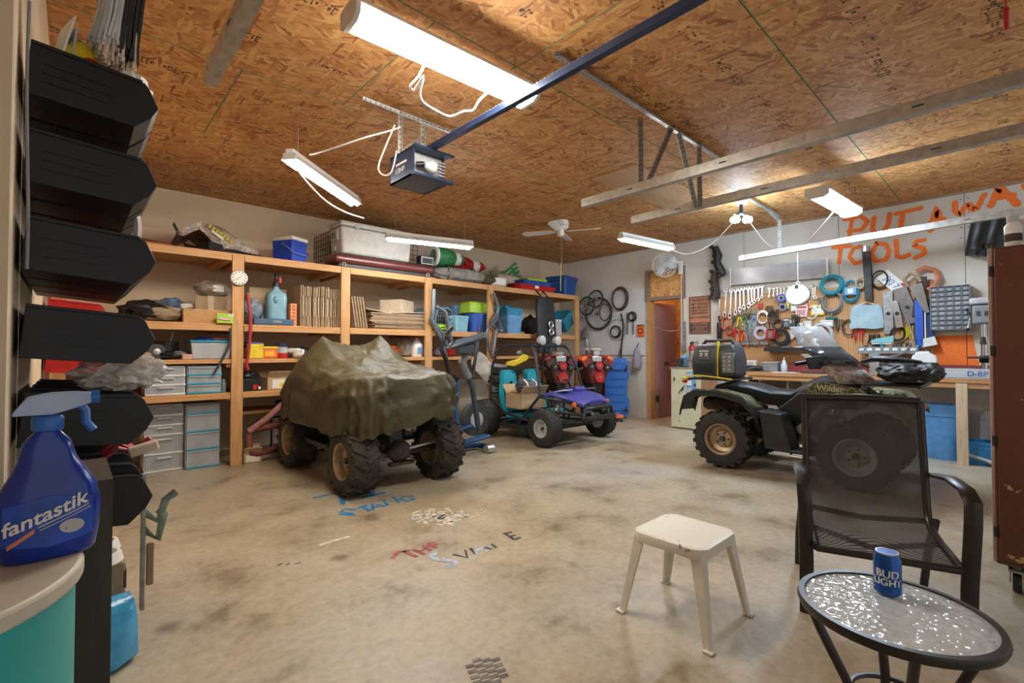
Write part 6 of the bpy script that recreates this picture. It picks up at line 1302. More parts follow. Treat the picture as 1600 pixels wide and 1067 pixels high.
packet('dark glove pack under the tape rolls', 1229, 505, .08, .14, m_dark, m_gray); packet('second dark glove pack under the tape rolls', 1238, 508, .07, .16, m_gray, m_dark); packet('brown cardboard hardware pack hung askew', 1236, 523, .13, .11, m_card, m_paper, roll=R(40))
packet('clear bag of zip ties at lower left of the reel', 1262, 507, .11, .1, m_lgray, m_paper); packet('pair of white cards beneath the yellow pack', 1292, 505, .16, .1, m_lgray, m_paper)
ringthing('cream rope coil on the pegboard', 1192, 496, .075, .008, m_paper, 'rope_coil', 'coil', 3, PX - .03, 1.2); ringthing('brown wire coil on the pegboard', 1208, 497, .07, .006, m_rust, 'wire_coil', 'coil', 4, PX - .03, 1.3)
def taperoll(label, px, py, r, w, col, core, x=PX - .02):
    k = wt('tape_roll', label, 'tape', px, py, x); m = M(); m.lathe([(r * .55, -w), (r, -w), (r, 0), (r * .55, 0), (r * .55, -w)], 26, (0, 0, 0), 'Y', False); m.build('roll', col, k, 30); m = M(); m.lathe([(r * .5, -w * 1.02), (r * .56, -w * 1.02), (r * .56, 0), (r * .5, 0), (r * .5, -w)], 26, (0, 0, 0), 'Y', False); m.build('core', core, k, 30); return k
taperoll('blue tape roll hanging on the pegboard', 1222, 466, .06, .05, m_blue, m_paper); taperoll('mottled violet tape roll under the blue one', 1224, 480, .055, .04, pl('violet_mix', (.25, .22, .40), .5), m_green)
k = taperoll('purple and white disc pack in a clear bag', 1189, 520, .1, .02, pl('disc_pale', (.50, .48, .52), .4), pl('disc_purple', (.25, .08, .35), .4))
k = wt('red_tool_case', 'red tape measure case hanging by a black wheel', 'tape measure', 1206, 523, PX - .03); M().box((0, -.03, 0), (.13, .06, .14)).build('case', m_red, k, 40, .012); M().box((0, -.062, .0), (.05, .006, .09)).build('grey_panel', m_gray, k, 0); M().box((0, -.04, .075), (.08, .05, .02)).build('belt_clip', m_blk, k, 0, .004)
taperoll('black rubber wheel beside the red case', 1221, 527, .12, .04, m_rub, m_gray, PX - .012)
k = wt('cord_reel', 'white retractable cord reel hanging on a cable from the track', 'cord reel', 1247, 461, 6.72); M().lathe([(.02, -.06), (.12, -.06), (.135, -.035), (.135, .035), (.12, .06), (.02, .06)], 28, (0, 0, 0), 'Y').build('drum', m_white, k); M().lathe([(.137, -.022), (.139, 0), (.137, .022)], 28, (0, 0, 0), 'Y', False).build('rim_band', m_dark, k); M().box((0, -.01, .1), (.04, .11, .05)).build('bracket', m_dark, k, 40, .006); M().box((.0, -.054, .05), (.02, .006, .09)).build('slot', m_dark, k, 0)
M().cyl((0, 0, .12), (0, 0, 2.432 - k.location.z), .005, None, 6).build('hanging_cable', m_galv, k); M().torus((0, 0, .15), .02, .005, 'Y', 14, 5).build('hook_ring', m_steel, k); M().tube([(.1, 0, -.05), (.12, -.02, -.18), (.1, 0, -.28)], .006, 6).build('cord_tail', m_red, k)
ringthing('big teal rubber ring belt on the pegboard', 1300, 446, .12, .026, pl('teal_hose', (.02, .24, .30), .4), 'teal_hose_coil', 'coil', 2, PX - .03); ringthing('grey cable coil hanging under the teal ring', 1300, 472, .12, .012, m_gray, 'cable_coil', 'coil', 3, PX - .03, 1.25)
k = ringthing('blue hose loop with white label on the pegboard', 1330, 455, .085, .012, pl('hose_azure', (.02, .25, .38), .4), 'blue_hose_loop', 'coil', 2, PX - .03, 1.6); M().box((0, -.04, 0), (.13, .01, .1)).build('paper_band', m_bluel, k, 0); M().box((0, -.047, .0), (.06, .003, .06)).build('printed_label', m_paper, k, 0)
ringthing('brown rope bundle right of the blue loop', 1345, 443, .05, .012, m_card, 'rope_coil', 'coil', 3, PX - .03, 1.4)
k = wt('spreader_tool', 'green-handled spreader under the grey cables', 'hand tool', 1300, 497); M().box((0, -.02, 0), (.14, .03, .035)).build('handle', pl('deep_green', (.01, .14, .10), .4), k, 40, .01); M().cyl((0, -.02, 0), (0, -.02, .12), .008).build('shank', m_steel, k)
def bar_(label, pts, w, th, mat, name, cat, x=PX - .03, extra=None):
    k = thing(name, label, cat, (0, 0, 0)); P = [hang(a, b, x) for a, b in pts]; d = (P[-1] - P[0]).normalized(); n_ = V(0, -d.z, d.y); m = M(); m.loft([[p + n_ * w + V(-th, 0, 0), p - n_ * w + V(-th, 0, 0), p - n_ * w, p + n_ * w] for p in P]); m.build('bar', mat, k, 30, .004); return k, P
k, P = bar_('long black steel tube hanging on the pegboard', ((1354, 392), (1357, 430), (1359, 470)), .04, .06, m_iron, 'steel_tube', 'tube'); M().cyl(P[0] + V(-.05, 0, -.02), P[0] + V(-.05, 0, .05), .045).build('end_socket', m_alu, k)
k = wt('cloth_bag', 'pale blue cloth bag hanging below the steel tube', 'bag', 1354, 495, PX - .02); M().loft([[V(x * w, y, z + .01 * math.sin(x * 9)) for x, y in ((-1, -.02), (-.5, -.05), (0, -.055), (.5, -.05), (1, -.02), (1, 0), (-1, 0))] for z, w in ((.15, .13), (.1, .16), (0, .17), (-.1, .18), (-.15, .17))]).build('bag', pl('pale_blue_cloth', (.38, .52, .58), .85, 0, .12, 8, .2), k, 60); M().tube([(-.1, -.01, .15), (0, -.01, .19), (.1, -.01, .15)], .006, 5).build('string', m_paper, k)
for i, (pts, w, mt, lb) in enumerate(((((1387, 455), (1388, 490), (1389, 522)), .05, m_galvd, 'grey mower blade hanging upright'), (((1405, 450), (1418, 480), (1428, 505)), .07, pl('worn_steel', (.20, .16, .14), .5, .6), 'wide worn mower blade hanging at a slant'), (((1441, 432), (1437, 462), (1432, 495)), .045, m_iron, 'dark mower blade right of the handsaw'), (((1397, 470), (1402, 490), (1406, 512)), .035, m_steel, 'thin bright blade behind the slanted mower blade'))):
    k, P = bar_(lb, pts, w, .01, mt, 'mower_blade', 'blade', PX - .02 - .022 * i); M().cyl(P[1] + V(-.018, 0, 0), P[1] + V(-.008, 0, 0), .022, None, 14).build('centre_hole', m_blk, k)
k = wt('licence_plate', 'white licence plate hung askew on the pegboard', 'licence plate', 1394, 441, PX - .03, None, R(50)); M().box((0, -.004, 0), (.30, .004, .15)).build('plate', m_paper, k, 0, .002); text('plate_number', 'JXJ 7', .09, m_blue, k, (0, -.0065, -.005), (PI / 2, 0, 0), .0005, bold=.001); M().box((.1, -.007, .055), (.05, .002, .03)).build('red_sticker', m_red, k, 0)
k = wt('handsaw', 'old handsaw with brown handle on the pegboard', 'saw', 1427, 440, PX - .09, None, R(-18)); M().prism([(-.06, 0), (.07, 0), (.02, -.36), (-.02, -.36)], (0, -.004, -.04), (1, 0, 0), (0, 0, 1), (0, .004, 0)).build('blade', pl('saw_steel', (.22, .18, .16), .5, .5), k, 0); M().tube([(-.06, 0, -.04), (-.07, 0, .06), (0, 0, .1), (.06, 0, .06), (.06, 0, -.03)], .02, 8).build('handle', m_card2, k)
k = wt('brake_shoe', 'orange-brown curved brake band on the pegboard', 'brake band', 1449, 436, PX - .03); M().tube([(-.1, -.02, .1), (-.02, -.02, .14), (.07, -.02, .1), (.1, -.02, 0), (.06, -.02, -.1), (.0, -.02, -.13)], .026, 8, flat=(1, .6)).build('band', pl('brake_orange', (.52, .16, .07), .6), k)
k = wt('blue_board', 'narrow bright blue panel standing right of the mower blades', 'panel', 1436, 505, PX - .07); M().box((0, 0, 0), (wY(1430, 1443), .02, hZ(1436, 470, 541))).build('board', pl('bright_blue', (.02, .10, .50), .5), k, 0, .003); M().box((.055, .005, 0), (.012, .02, hZ(1436, 470, 541))).build('white_edge', m_white, k, 0)
k = wt('folded_poster', 'dark blue folded flag right of the blue panel', 'flag', 1451, 500, PX - .03); M().prism([(-.05, .25), (.0, .25), (.06, -.2), (.0, -.22)], (0, -.03, 0), (1, 0, 0), (0, 0, 1), (0, .02, 0)).build('cloth', pl('flag_blue', (.015, .05, .16), .8), k, 0); M().box((.0, -.04, -.26), (.14, .02, .1), (0, R(-15), 0)).build('white_frame', m_paper, k, 0, .003)
# small-parts cabinet
k = wt('parts_cabinet', 'grey small-parts cabinet with many clear drawers on the wall', 'parts cabinet', 1486, 482, PX + .015); cw, chh = wY(1456, 1517), hZ(1486, 449, 516)
M().box((0, .0, 0), (cw, .02, chh)).build('back', m_gray, k, 0)
m = M()
for i in range(6): m.box((-cw / 2 + i * cw / 5, -.07, 0), (.008, .14, chh))
for j in range(10): m.box((0, -.07, -chh / 2 + j * chh / 9), (cw, .14, .007))
m.build('grid_frame', m_gray, k, 0)['kind'] = 'stuff'
m_pd = pl('parts_drawer', (.30, .32, .35), .3, 0, .3, 4)
for i in range(5):
    for j in range(9):
        d_ = M().box((-cw / 2 + (i + .5) * cw / 5, -.07, -chh / 2 + (j + .42) * chh / 9), (cw / 5 - .014, .13, chh / 9 * .66)).build('drawer', m_pd, k, 0, .002)
        M().box((-cw / 2 + (i + .5) * cw / 5, -.139, -chh / 2 + (j + .3) * chh / 9), (cw / 16, .012, .012)).build('pull', m_lgray, d_, 0)
# drill press
DPY = onX(1537, 520, 7.25).y
k = thing('drill_press', 'grey bench drill press at right end of the workbench', 'drill press', (7.25, DPY, BZ + .003)); dh = onX(1537, 467, 7.25).z - BZ
M().box((0, 0, .02), (.34, .2, .04)).build('base', m_gray, k, 40, .01); M().cyl((.1, 0, .03), (.1, 0, dh - .1), .03).build('column', m_steel, k); M().box((-.04, 0, dh - .18), (.3, .16, .2)).build('head', m_gray, k, 40, .02); M().box((0, 0, dh - .035), (.4, .2, .07)).build('belt_cover', m_lgray, k, 40, .02); M().cyl((-.12, 0, dh - .42), (-.12, 0, dh - .27), .025).build('spindle', m_steel, k); M().cyl((-.12, 0, dh - .5), (-.12, 0, dh - .42), .028, .018).build('chuck', m_iron, k); M().box((-.1, 0, .22), (.24, .24, .02)).build('table', m_iron, k, 40, .006); M().box((.06, 0, .2), (.08, .08, .08)).build('table_clamp', m_iron, k, 40, .01)
for q in range(3): an = q * 2.1 + .4; h_ = M().cyl((-.05, .1, dh - .2), (-.05 + .13 * math.cos(an), .12, dh - .2 + .13 * math.sin(an)), .007).build('feed_lever', m_steel, k); M().sph((-.05 + .13 * math.cos(an), .12, dh - .2 + .13 * math.sin(an)), .016).build('lever_knob', m_blk, h_)
for q in range(2): M().box((-.192, .03 - .06 * q, dh - .17), (.006, .03, .05)).build('switch_plate', m_dark, k, 0)
# ---------------------------------------------------------------- workbench
BF, BY0, BY1 = 6.86, -1.2, 2.68
k = thing('workbench', 'long wooden workbench along the wall under the pegboard', 'workbench', (0, 0, 0)); m_bench = wood('bench_top', (.36, .19, .09), (.50, .29, .15), (14, 1.2, 14)); m_bfront = wood('bench_front', (.50, .24, .10), (.62, .34, .16), (14, 1.2, 14))
for i in range(4): M().span((BF + .03 + i * .15, BY0, BZ - .04), (BF + .03 + i * .15 + .147, BY1, BZ)).build('top_plank', m_bench, k, 0, .003)
M().span((BF, BY0, BZ - .045), (BF + .028, BY1, BZ + .002)).build('front_edge', m_bfront, k, 0, .003); M().span((BF + .01, BY0, BZ - .10), (BF + .05, BY1, BZ - .047)).build('front_rail', m_bfront, k, 0, .003)
lp = onX(1503, 650, BF).y
for y in (lp, BY1 - .06, BY0 + .1, 1.55): M().span((BF + .002, y - .045, 0), (BF + .045, y + .045, BZ - .048)).build('leg', m_pale, k, 0, .003)
for y in (2.66, 2.1): M().span((BF + .05, y - .01, 0), (7.45, y + .01, BZ - .05)).build('side_panel', m_oldw, k, 0)
M().span((BF + .05, 2.1, .42), (7.45, 2.65, .45)).build('under_shelf', m_oldw, k, 0); M().span((PX - .016, BY0, BZ), (PX - .004, BY1 - .1, BZ + .13)).build('backsplash', pl('dull_red_paint', (.28, .05, .045), .6), k, 0)
M().span((BF + .2, BY0, BZ + .0), (BF + .35, BY0 + .01, BZ + .01)).build('stain', m_blk, k, 0)
# magnetic rail, trays
k = wt('tool_rail', 'long grey magnetic tool rail low on the pegboard', 'tool rail', 1172, 537, PX - .01); M().box((0, -.02, 0), (wY(1142, 1202), .03, .035)).build('rail', m_gray, k, 0, .003)
for i in range(9): q = M().cyl((-.25 + i * .065, -.035, -.02 - .02 * (i % 3)), (-.25 + i * .065, -.035, .04 + .015 * (i % 2)), .007, None, 6).build('bit', m_steel if i % 2 else m_dark, k)
k = wt('wall_tray', 'black wall tray holding oddments under the red case', 'tray', 1235, 546, PX - .01); tw = wY(1199, 1270); M().box((0, -.09, -.02), (tw, .18, .012)).box((0, -.175, 0), (tw, .012, .05)).build('tray', m_blk, k, 0)
for i in range(4): M().blob((-tw / 2 + .1 + i * .17, -.09, .02), (.075, .05, .03), 100 + i, .3, 3, 3, .95).build('glove', (m_dark, m_gray, m_lgray, m_dark)[i], k)
k = wt('glue_bottle', 'blue and yellow glue tube at end of the black tray', 'tube', 1260, 546, PX - .13); M().tube([(-.06, 0, .0), (.0, 0, .01), (.06, 0, .0)], .028, 10).build('body', m_blue, k); M().tube([(-.02, 0, .003), (.02, 0, .003)], .03, 10).build('yellow_band', m_yel, k)
k = wt('tool_pack', 'upright white and blue tool pack below the cord reel', 'tool pack', 1253, 520, PX - .03); M().box((0, -.02, 0), (.05, .03, .28)).build('card', m_paper, k, 0); M().box((-.03, -.02, -.02), (.03, .03, .28)).build('blue_card', m_bluel, k, 0); M().tube([(.03, -.02, .12), (.06, -.02, 0), (.02, -.02, -.14)], .006, 5).build('yellow_wire', m_yel, k)
ringthing('clear tubing coil behind the quad windshield', 1283, 525, .14, .012, m_lgray, 'tubing_coil', 'coil', 3, PX - .04, 1.2)
ringthing('thin black wire loop right of the windshield', 1326, 512, .07, .006, m_blk, 'wire_loop', 'coil', 2, PX - .03, 1.4)
k = wt('tool_tray', 'grey divided tray shelf under the cloth bag', 'tray', 1390, 547, PX - .01); tw = wY(1344, 1436); M().box((0, -.1, -.04), (tw, .2, .01)).box((0, -.2, 0), (tw, .01, .085)).build('tray', m_gray, k, 0)
for i in range(7): M().box((-tw / 2 + (i + .5) * tw / 7, -.1, .0), (.006, .2, .08)).build('divider', m_dark, k, 0); M().box((-tw / 2 + (i + .5) * tw / 7 + .03, -.1, .03), (.04, .1, .06 + .03 * (i % 3))).build('small_tool', (m_dark, m_iron, m_teal, m_gray)[i % 4], k, 0, .008); M().box((-tw / 2 + (i + .5) * tw / 7, -.2065, .01), (.05, .003, .03)).build('paper_label', m_paper, k, 0)
k = wt('teal_sander', 'teal and white hand sander lying in the grey tray', 'sander', 1378, 536, PX - .13); M().loft([[V(x, -.035, 0), V(x, .035, 0), V(x, .03, z), V(x, -.03, z)] for x, z in ((-.11, .03), (-.05, .06), (.05, .07), (.12, .10))]).build('body', pl('pale_teal', (.20, .48, .50), .5), k, 30, .01); M().box((0, 0, -.005), (.2, .06, .012)).build('pad', m_paper, k, 0)
cord([hang(1408, 480, PX - .05), hang(1420, 505, PX - .08), hang(1425, 530, PX - .22), hang(1410, 552, PX - .24), hang(1392, 556, PX - .24)], .006, 'grey wire drooping in front of the divided tray', 'loose_wire', m_gray, 'wire')
# things standing on the bench
def ob(px, py, x): return onX(px, py, x).y
k = thing('clock_radio', 'white radio at left end of the workbench', 'radio', (7.3, ob(1171, 570, 7.3), BZ + .003), RZ); M().box((0, 0, .075), (.22, .1, .15)).build('case', m_white, k, 40, .01); M().box((.0, -.052, .08), (.15, .006, .1)).build('dial', m_lgray, k, 0, .002); M().cyl((-.07, -.05, .05), (-.07, -.065, .05), .02).build('knob', m_dark, k)
k = thing('cordless_tool', 'black cordless tool lying on the bench before the radio', 'power tool', (7.1, ob(1178, 575, 7.1), BZ + .003), RZ); M().lathe([(.03, -.1), (.04, -.08), (.04, .06), (.025, .11)], 14, (0, 0, .045), 'X').build('barrel', m_blk, k); M().box((-.02, -.08, .03), (.05, .13, .05)).build('grip', m_dark, k, 40, .012)
k = thing('metal_box', 'grey metal box on the bench left of the white bottle', 'box', (7.22, ob(1205, 572, 7.22), BZ + .003), RZ); M().box((0, 0, .06), (.2, .14, .12)).build('body', m_gray, k, 40, .008); M().box((0, 0, .128), (.21, .15, .015)).build('lid', m_lgray, k, 40, .004)
k = thing('glue_bottle', 'white squeeze bottle on the bench', 'bottle', (7.2, ob(1225, 572, 7.2), BZ + .003)); M().lathe([(.035, 0), (.04, .01), (.04, .1), (.025, .13), (.02, .135)], 16).build('bottle', pl('bottle_paleblue', (.55, .63, .70), .4), k); M().lathe([(.022, .135), (.022, .15), (.008, .165), (.005, .2)], 12).build('nozzle', m_white, k)
tag(M().box((7.0, ob(1225, 580, 7.0), BZ + .006), (.2, .28, .004), (0, 0, .2)).build('paper_sheet', m_paper), 'sheet of white paper lying on the workbench', 'paper')
tag(M().box((7.02, ob(1280, 582, 7.02), BZ + .014), (.12, .4, .02), (0, 0, .1)).build('flat_file', m_dark), 'flat dark steel bar lying on the workbench', 'steel bar')
k = thing('carburettor', 'grey carburettor standing on the bench behind the gear bags', 'carburettor', (6.98, ob(1367, 575, 6.98), BZ + .003), RZ); M().box((0, 0, .1), (.1, .1, .2)).build('body', m_alu, k, 40, .015); M().lathe([(.06, .2), (.065, .21), (.06, .25), (.03, .26)], 18).build('bowl', m_gray, k); M().cyl((-.05, -.03, .1), (-.12, -.05, .14), .02).build('port', m_iron, k); M().box((.09, 0, .13), (.08, .08, .1)).build('side_case', m_dark, k, 40, .02)
k = thing('wood_offcut', 'shaped plywood offcut on the bench behind the gear bags', 'wood piece', (7.3, ob(1402, 575, 7.3), BZ + .003), RZ); M().prism([(-.2, 0), (.22, 0), (.22, .05), (.16, .12), (-.1, .13), (-.2, .11)], (0, 0, 0), (1, 0, 0), (0, 0, 1), (0, .03, 0)).build('board', m_pale, k, 0, .004)
k = thing('antifreeze_jug', 'white jug with teal-framed label on the bench', 'jug', (7.2, ob(1445, 582, 7.2), BZ + .003), RZ); M().loft([[V(x * w, y * .06, z) for x, y in ((-1, -1), (1, -1), (1, 1), (-1, 1))] for z, w in ((0, .11), (.2, .112), (.24, .1), (.265, .05), (.285, .05))]).build('bottle', m_white, k, 30, .012); M().box((0, -.062, .1), (.18, .003, .12)).build('label_border', m_teal, k, 0); M().box((0, -.0645, .1), (.165, .002, .105)).build('label', m_paper, k, 0); M().box((0, -.066, .135), (.14, .002, .016)).build('printed_strip', m_teal, k, 0); M().tube([(-.02, 0, .25), (-.07, 0, .27), (-.09, 0, .22)], .012, 6).build('handle', m_white, k); M().cyl((.03, 0, .28), (.03, 0, .31), .025).build('cap', m_rust, k)
k = thing('clear_parts_bin', 'clear plastic box marked D-BP at right on the bench', 'box', (7.0, ob(1496, 582, 7.0), BZ + .003), RZ); M().span((-.3, -.12, 0), (.3, -.11, .10)).span((-.3, .11, 0), (.3, .12, .1)).span((-.3, -.12, 0), (-.29, .12, .1)).span((.29, -.12, 0), (.3, .12, .1)).span((-.3, -.12, 0), (.3, .12, .008)).build('box', m_clear, k, 0); text('box_lettering', 'D-BP', .075, m_blue, k, (.16, -.1215, .05), (PI / 2, 0, 0), .0005)
for i in range(5): M().blob((-.22 + i * .11, 0, .04), (.05, .07, .03), 120 + i, .3, 3, 2).build('small_part', (m_dark, m_lgray, m_paper)[i % 3], k)
# under the bench
p = onZ(1468, 719, 0); k = thing('blue_waste_bin', 'tall light blue plastic bin under the workbench', 'bin', (7.18, ob(1468, 690, 7.18), 0), RZ); m_bb = pl('waste_blue', (.12, .34, .68), .4, 0, .1)
rg = lambda s, z: [V(.20 * s * max(-1, min(1, 1.2 * math.cos(a))), .16 * s * max(-1, min(1, 1.2 * math.sin(a))), z) for a in [2 * PI * (i + .5) / 28 for i in range(28)]]
M().loft([rg(.84, 0), rg(.86, .02), rg(.98, .47), rg(1.02, .475), rg(1.05, .58), rg(1.08, .59), rg(1.08, .605), rg(1.0, .6), rg(.82, .03)]).build('tub', m_bb, k, 40); M().box((0, 0, .47), (.3, .24, .02)).build('contents', m_blue, k, 40, .01); M().box((.15, -.02, .58), (.06, .04, .12), (0, R(30), 0)).build('white_stick', m_paper, k, 40, .008)
tote('short azure bin under the workbench behind the leg', (7.1, ob(1532, 700, 7.1), .003), (.28, .26, .24), pl('azure_bin', (.03, .25, .56), .4), None, RZ, .88)
k = thing('white_plastic_sheet', 'white rounded plastic panel leaning under the bench end', 'panel', (7.2, ob(1547, 680, 7.2), .003), RZ); M().prism([(-.08, 0), (.1, 0), (.1, .5), (.06, .56), (-.04, .56), (-.08, .5)], (0, 0, 0), (1, 0, 0), (0, .15, .98), (0, .02, 0)).build('panel', m_lgray, k, 0, .006)
k = thing('foot_bar', 'grey plastic foot bar lying by the azure bin', 'bar', (6.98, ob(1542, 712, 6.98), .003), RZ); M().tube([(-.16, 0, .1), (0, -.03, .06), (.1, -.05, .02)], .02, 6).build('bar', m_lgray, k); M().box((.08, 0, .06), (.06, .06, .12)).build('foot', m_lgray, k, 40, .01)
# black struts high at right
for i, (pts, lb) in enumerate((((( 1536, 347), (1530, 375), (1524, 400)), 'black muffler hanging high on the wall, left one'), (((1562, 342), (1556, 365), (1550, 390)), 'black muffler hanging high on the wall, right one'))):
    k = thing('hanging_muffler', lb, 'muffler', (0, 0, 0)); P = [hang(x, y, PX - .08) for x, y in pts]; M().tube(P, [.10, .10, .09], 14, flat=(.8, 1)).build('shell', m_blk, k); M().cyl(P[-1] + V(-.07, .02, .03), P[-1] + V(-.1, .02, .03), .035).build('end_port', m_iron, k)

# more clutter on the brown pegboard
random.seed(21)
for i, (px, py, kind, lb, mt) in enumerate((
    (1140, 517, 'coil', 'thin red wire coil above the left end of the rail', m_red), (1176, 507, 'bundle', 'bunch of thin silver hooks left of the purple disc', m_galv),
    (1199, 508, 'bundle', 'bunch of brown leather straps under the wire coil', m_card2), (1216, 507, 'coil', 'dark twine coil above the black wheel', m_dark),
    (1245, 497, 'bundle', 'dark screwdrivers hanging below the grey blister pack', m_iron), (1268, 490, 'coil', 'white cable loop between the two hardware packs', m_paper),
    (1287, 470, 'bundle', 'steel rods hanging left of the grey cable coil', m_steel), (1312, 505, 'bundle', 'copper coloured hooks right of the green spreader', m_rust),
    (1337, 502, 'coil', 'orange wire loop left of the cloth bag', m_rust), (1343, 520, 'bundle', 'red and dark wires hanging under the cloth bag', m_red),
    (1368, 528, 'bundle', 'black wires hanging above the teal sander', m_blk), (1375, 437, 'coil', 'small iron ring left of the licence plate', m_iron),
    (1412, 478, 'coil', 'grey belt loop behind the mower blades', m_gray), (1420, 515, 'bundle', 'yellow tipped rods below the slanted blade', m_yel),
    (1403, 522, 'coil', 'black cable loop at lower right of the pegboard', m_blk), (1172, 524, 'bundle', 'short chrome sockets on hooks near the rail', m_steel))):
    if kind == 'coil': ringthing(lb, px, py, random.uniform(.05, .085), random.uniform(.005, .009), mt, 'wire_coil', 'coil', random.choice((2, 3)), PX - .03, random.uniform(1, 1.5))
    else:
        k = wt('tool_bundle', lb, 'tools', px, py)
        for j in range(6): L_ = random.uniform(.1, .2); M().tube([((j - 3) * .02, -.012, .05), ((j - 3) * .022 + random.uniform(-.01, .01), -.016, .05 - L_ * .6), ((j - 3) * .024 + random.uniform(-.02, .02), -.014, .05 - L_)], random.uniform(.005, .009), 6).build('rod', mt, k)
# ================================================================ foreground
# plastic stool / side table
k = thing('white_stool', 'white scuffed plastic stool standing on the concrete', 'stool', (2.07, 1.065, 0))
def scuffed():
    m, nt, b = NT('scuffed_white'); c = coords(nt); n = noi(nt, c, 26, 3, .5)
    spots = ramp(nt, n, [(.30, (.12, .11, .10)), (.33, (.74, .70, .60))]); msk = ramp(nt, noi(nt, c, 5, 2), [(.5, (0, 0, 0)), (.58, (1, 1, 1))])
    nt.links.new(mixc(nt, msk, (.74, .70, .60), spots), b.inputs['Base Color']); b.inputs['Roughness'].default_value = .4; return m
m_sc = scuffed(); m_stl = pl('stool_white', (.74, .70, .60), .4, 0, .05)
pl_ = [(-.17, -.20), (-.15, -.215), (.15, -.215), (.17, -.20), (.19, -.185), (.205, -.15), (.205, .15), (.19, .185), (.17, .20), (.15, .215), (-.15, .215), (-.17, .20), (-.19, .185), (-.205, .15), (-.205, -.15), (-.19, -.185)]
M().loft([[V(x * s * .86, y * s * .8, z) for x, y in pl_] for s, z in ((1.0, .335), (1.02, .36), (1.0, .376), (.95, .38), (.86, .3795), (.84, .379))]).build('top', m_sc, k, 30)
for sx in (-1, 1):
    for sy in (-1, 1):
        f = lambda t, a, b: a + (b - a) * t
        rings = []
        for t in (0, .08, .5, 1):
            cx_, cy_ = sx * f(t, .155, .20), sy * f(t, .15, .205); z = f(t, .362, .004); w = f(t, .045, .022) + (.03 if t == 0 else 0); th = .012
            rings.append([V(cx_ + sx * .008, cy_ + sy * .008, z), V(cx_ - sx * w, cy_ + sy * .008, z), V(cx_ - sx * w, cy_ + sy * (.008 - th), z), V(cx_ + sx * (.008 - th), cy_ + sy * (.008 - th), z), V(cx_ + sx * (.008 - th), cy_ - sy * w, z), V(cx_ + sx * .008, cy_ - sy * w, z)])
        L_ = M().loft(rings).build('leg', m_stl, k, 30, .003)
        M().box((sx * .2, sy * .205, .006), (.04, .04, .012)).build('foot', m_stl, L_, 40, .004)
# sling chair
CH = thing('patio_chair', 'dark brown patio chair with see-through mesh sling', 'chair', (2.565, .417, 0), math.atan2(-.94, .34))
m_chf = pl('chair_frame', (.035, .028, .024), .35, .3, .15)
def sling():
    m, nt, b = NT('mesh_sling'); c = coords(nt, (260, 260, 260)); w = nd(nt, 'ShaderNodeTexWave', wave_type='BANDS', bands_direction='Z'); nt.links.new(c, w.inputs['Vector']); w.inputs['Scale'].default_value = .5
    n = noi(nt, coords(nt), 5, 4); nt.links.new(ramp(nt, n, [(.3, (.035, .03, .026)), (.7, (.07, .06, .052))]), b.inputs['Base Color']); b.inputs['Roughness'].default_value = .7
    nt.links.new(ramp(nt, w.outputs[0], [(.2, (.74, .74, .74)), (.8, (.97, .97, .97))]), b.inputs['Alpha']); return m
m_sl = sling()
def flatbar(pts, w, t, name, par=CH): return M().tube(pts, w, 8, flat=(t, 1)).build(name, m_chf, par, 50)
prof = [(-.04, .325), (.05, .335), (.2, .345), (.32, .365), (.37, .40), (.385, .46), (.41, .6), (.44, .78), (.465, .95)]
m = M(); m.loft([[V(x, y + .015 * (1 - (x / .24) ** 2) * (z > .4) + 0, z - .02 * (1 - (x / .24) ** 2) * (z < .4)) for x in (-.235, -.12, 0, .12, .235)] for y, z in prof], closed=False); m.build('sling', m_sl, CH, 60)
for s in (-1, 1):
    M().tube([V(s * .245, y, z) for y, z in prof], .016, 8).build('side_rail', m_chf, CH, 60)
    # arm + front leg one bent bar
    flatbar([(s * .285, .40, .60), (s * .29, .2, .63), (s * .29, .05, .625), (s * .29, -.02, .59), (s * .285, -.03, .5), (s * .28, .0, .25), (s * .28, .02, .0)], .030, .5, 'arm_and_front_leg')
    flatbar([(s * .27, .36, .40), (s * .275, .5, .2), (s * .275, .58, .0)], .018, .6, 'rear_leg')
    M().cyl((s * .245, .41, .6), (s * .285, .40, .6), .012).build('arm_bolt', m_chf, CH); M().cyl((s * .245, .0, .33), (s * .285, .0, .33), .012).build('seat_bolt', m_chf, CH); M().cyl((s * .245, .36, .39), (s * .275, .37, .39), .012).build('rear_bolt', m_chf, CH)
M().tube([(-.245, .465, .95), (0, .48, .955), (.245, .465, .95)], .018, 8).build('top_rail', m_chf, CH); M().cyl((-.245, -.04, .322), (.245, -.04, .322), .015).build('front_rail', m_chf, CH); M().tube([(-.245, .37, .39), (0, .40, .36), (.245, .37, .39)], .014, 8).build('rear_rail', m_chf, CH); M().tube([(-.245, .2, .34), (0, .2, .28), (.245, .2, .34)], .012, 8).build('seat_brace', m_chf, CH)
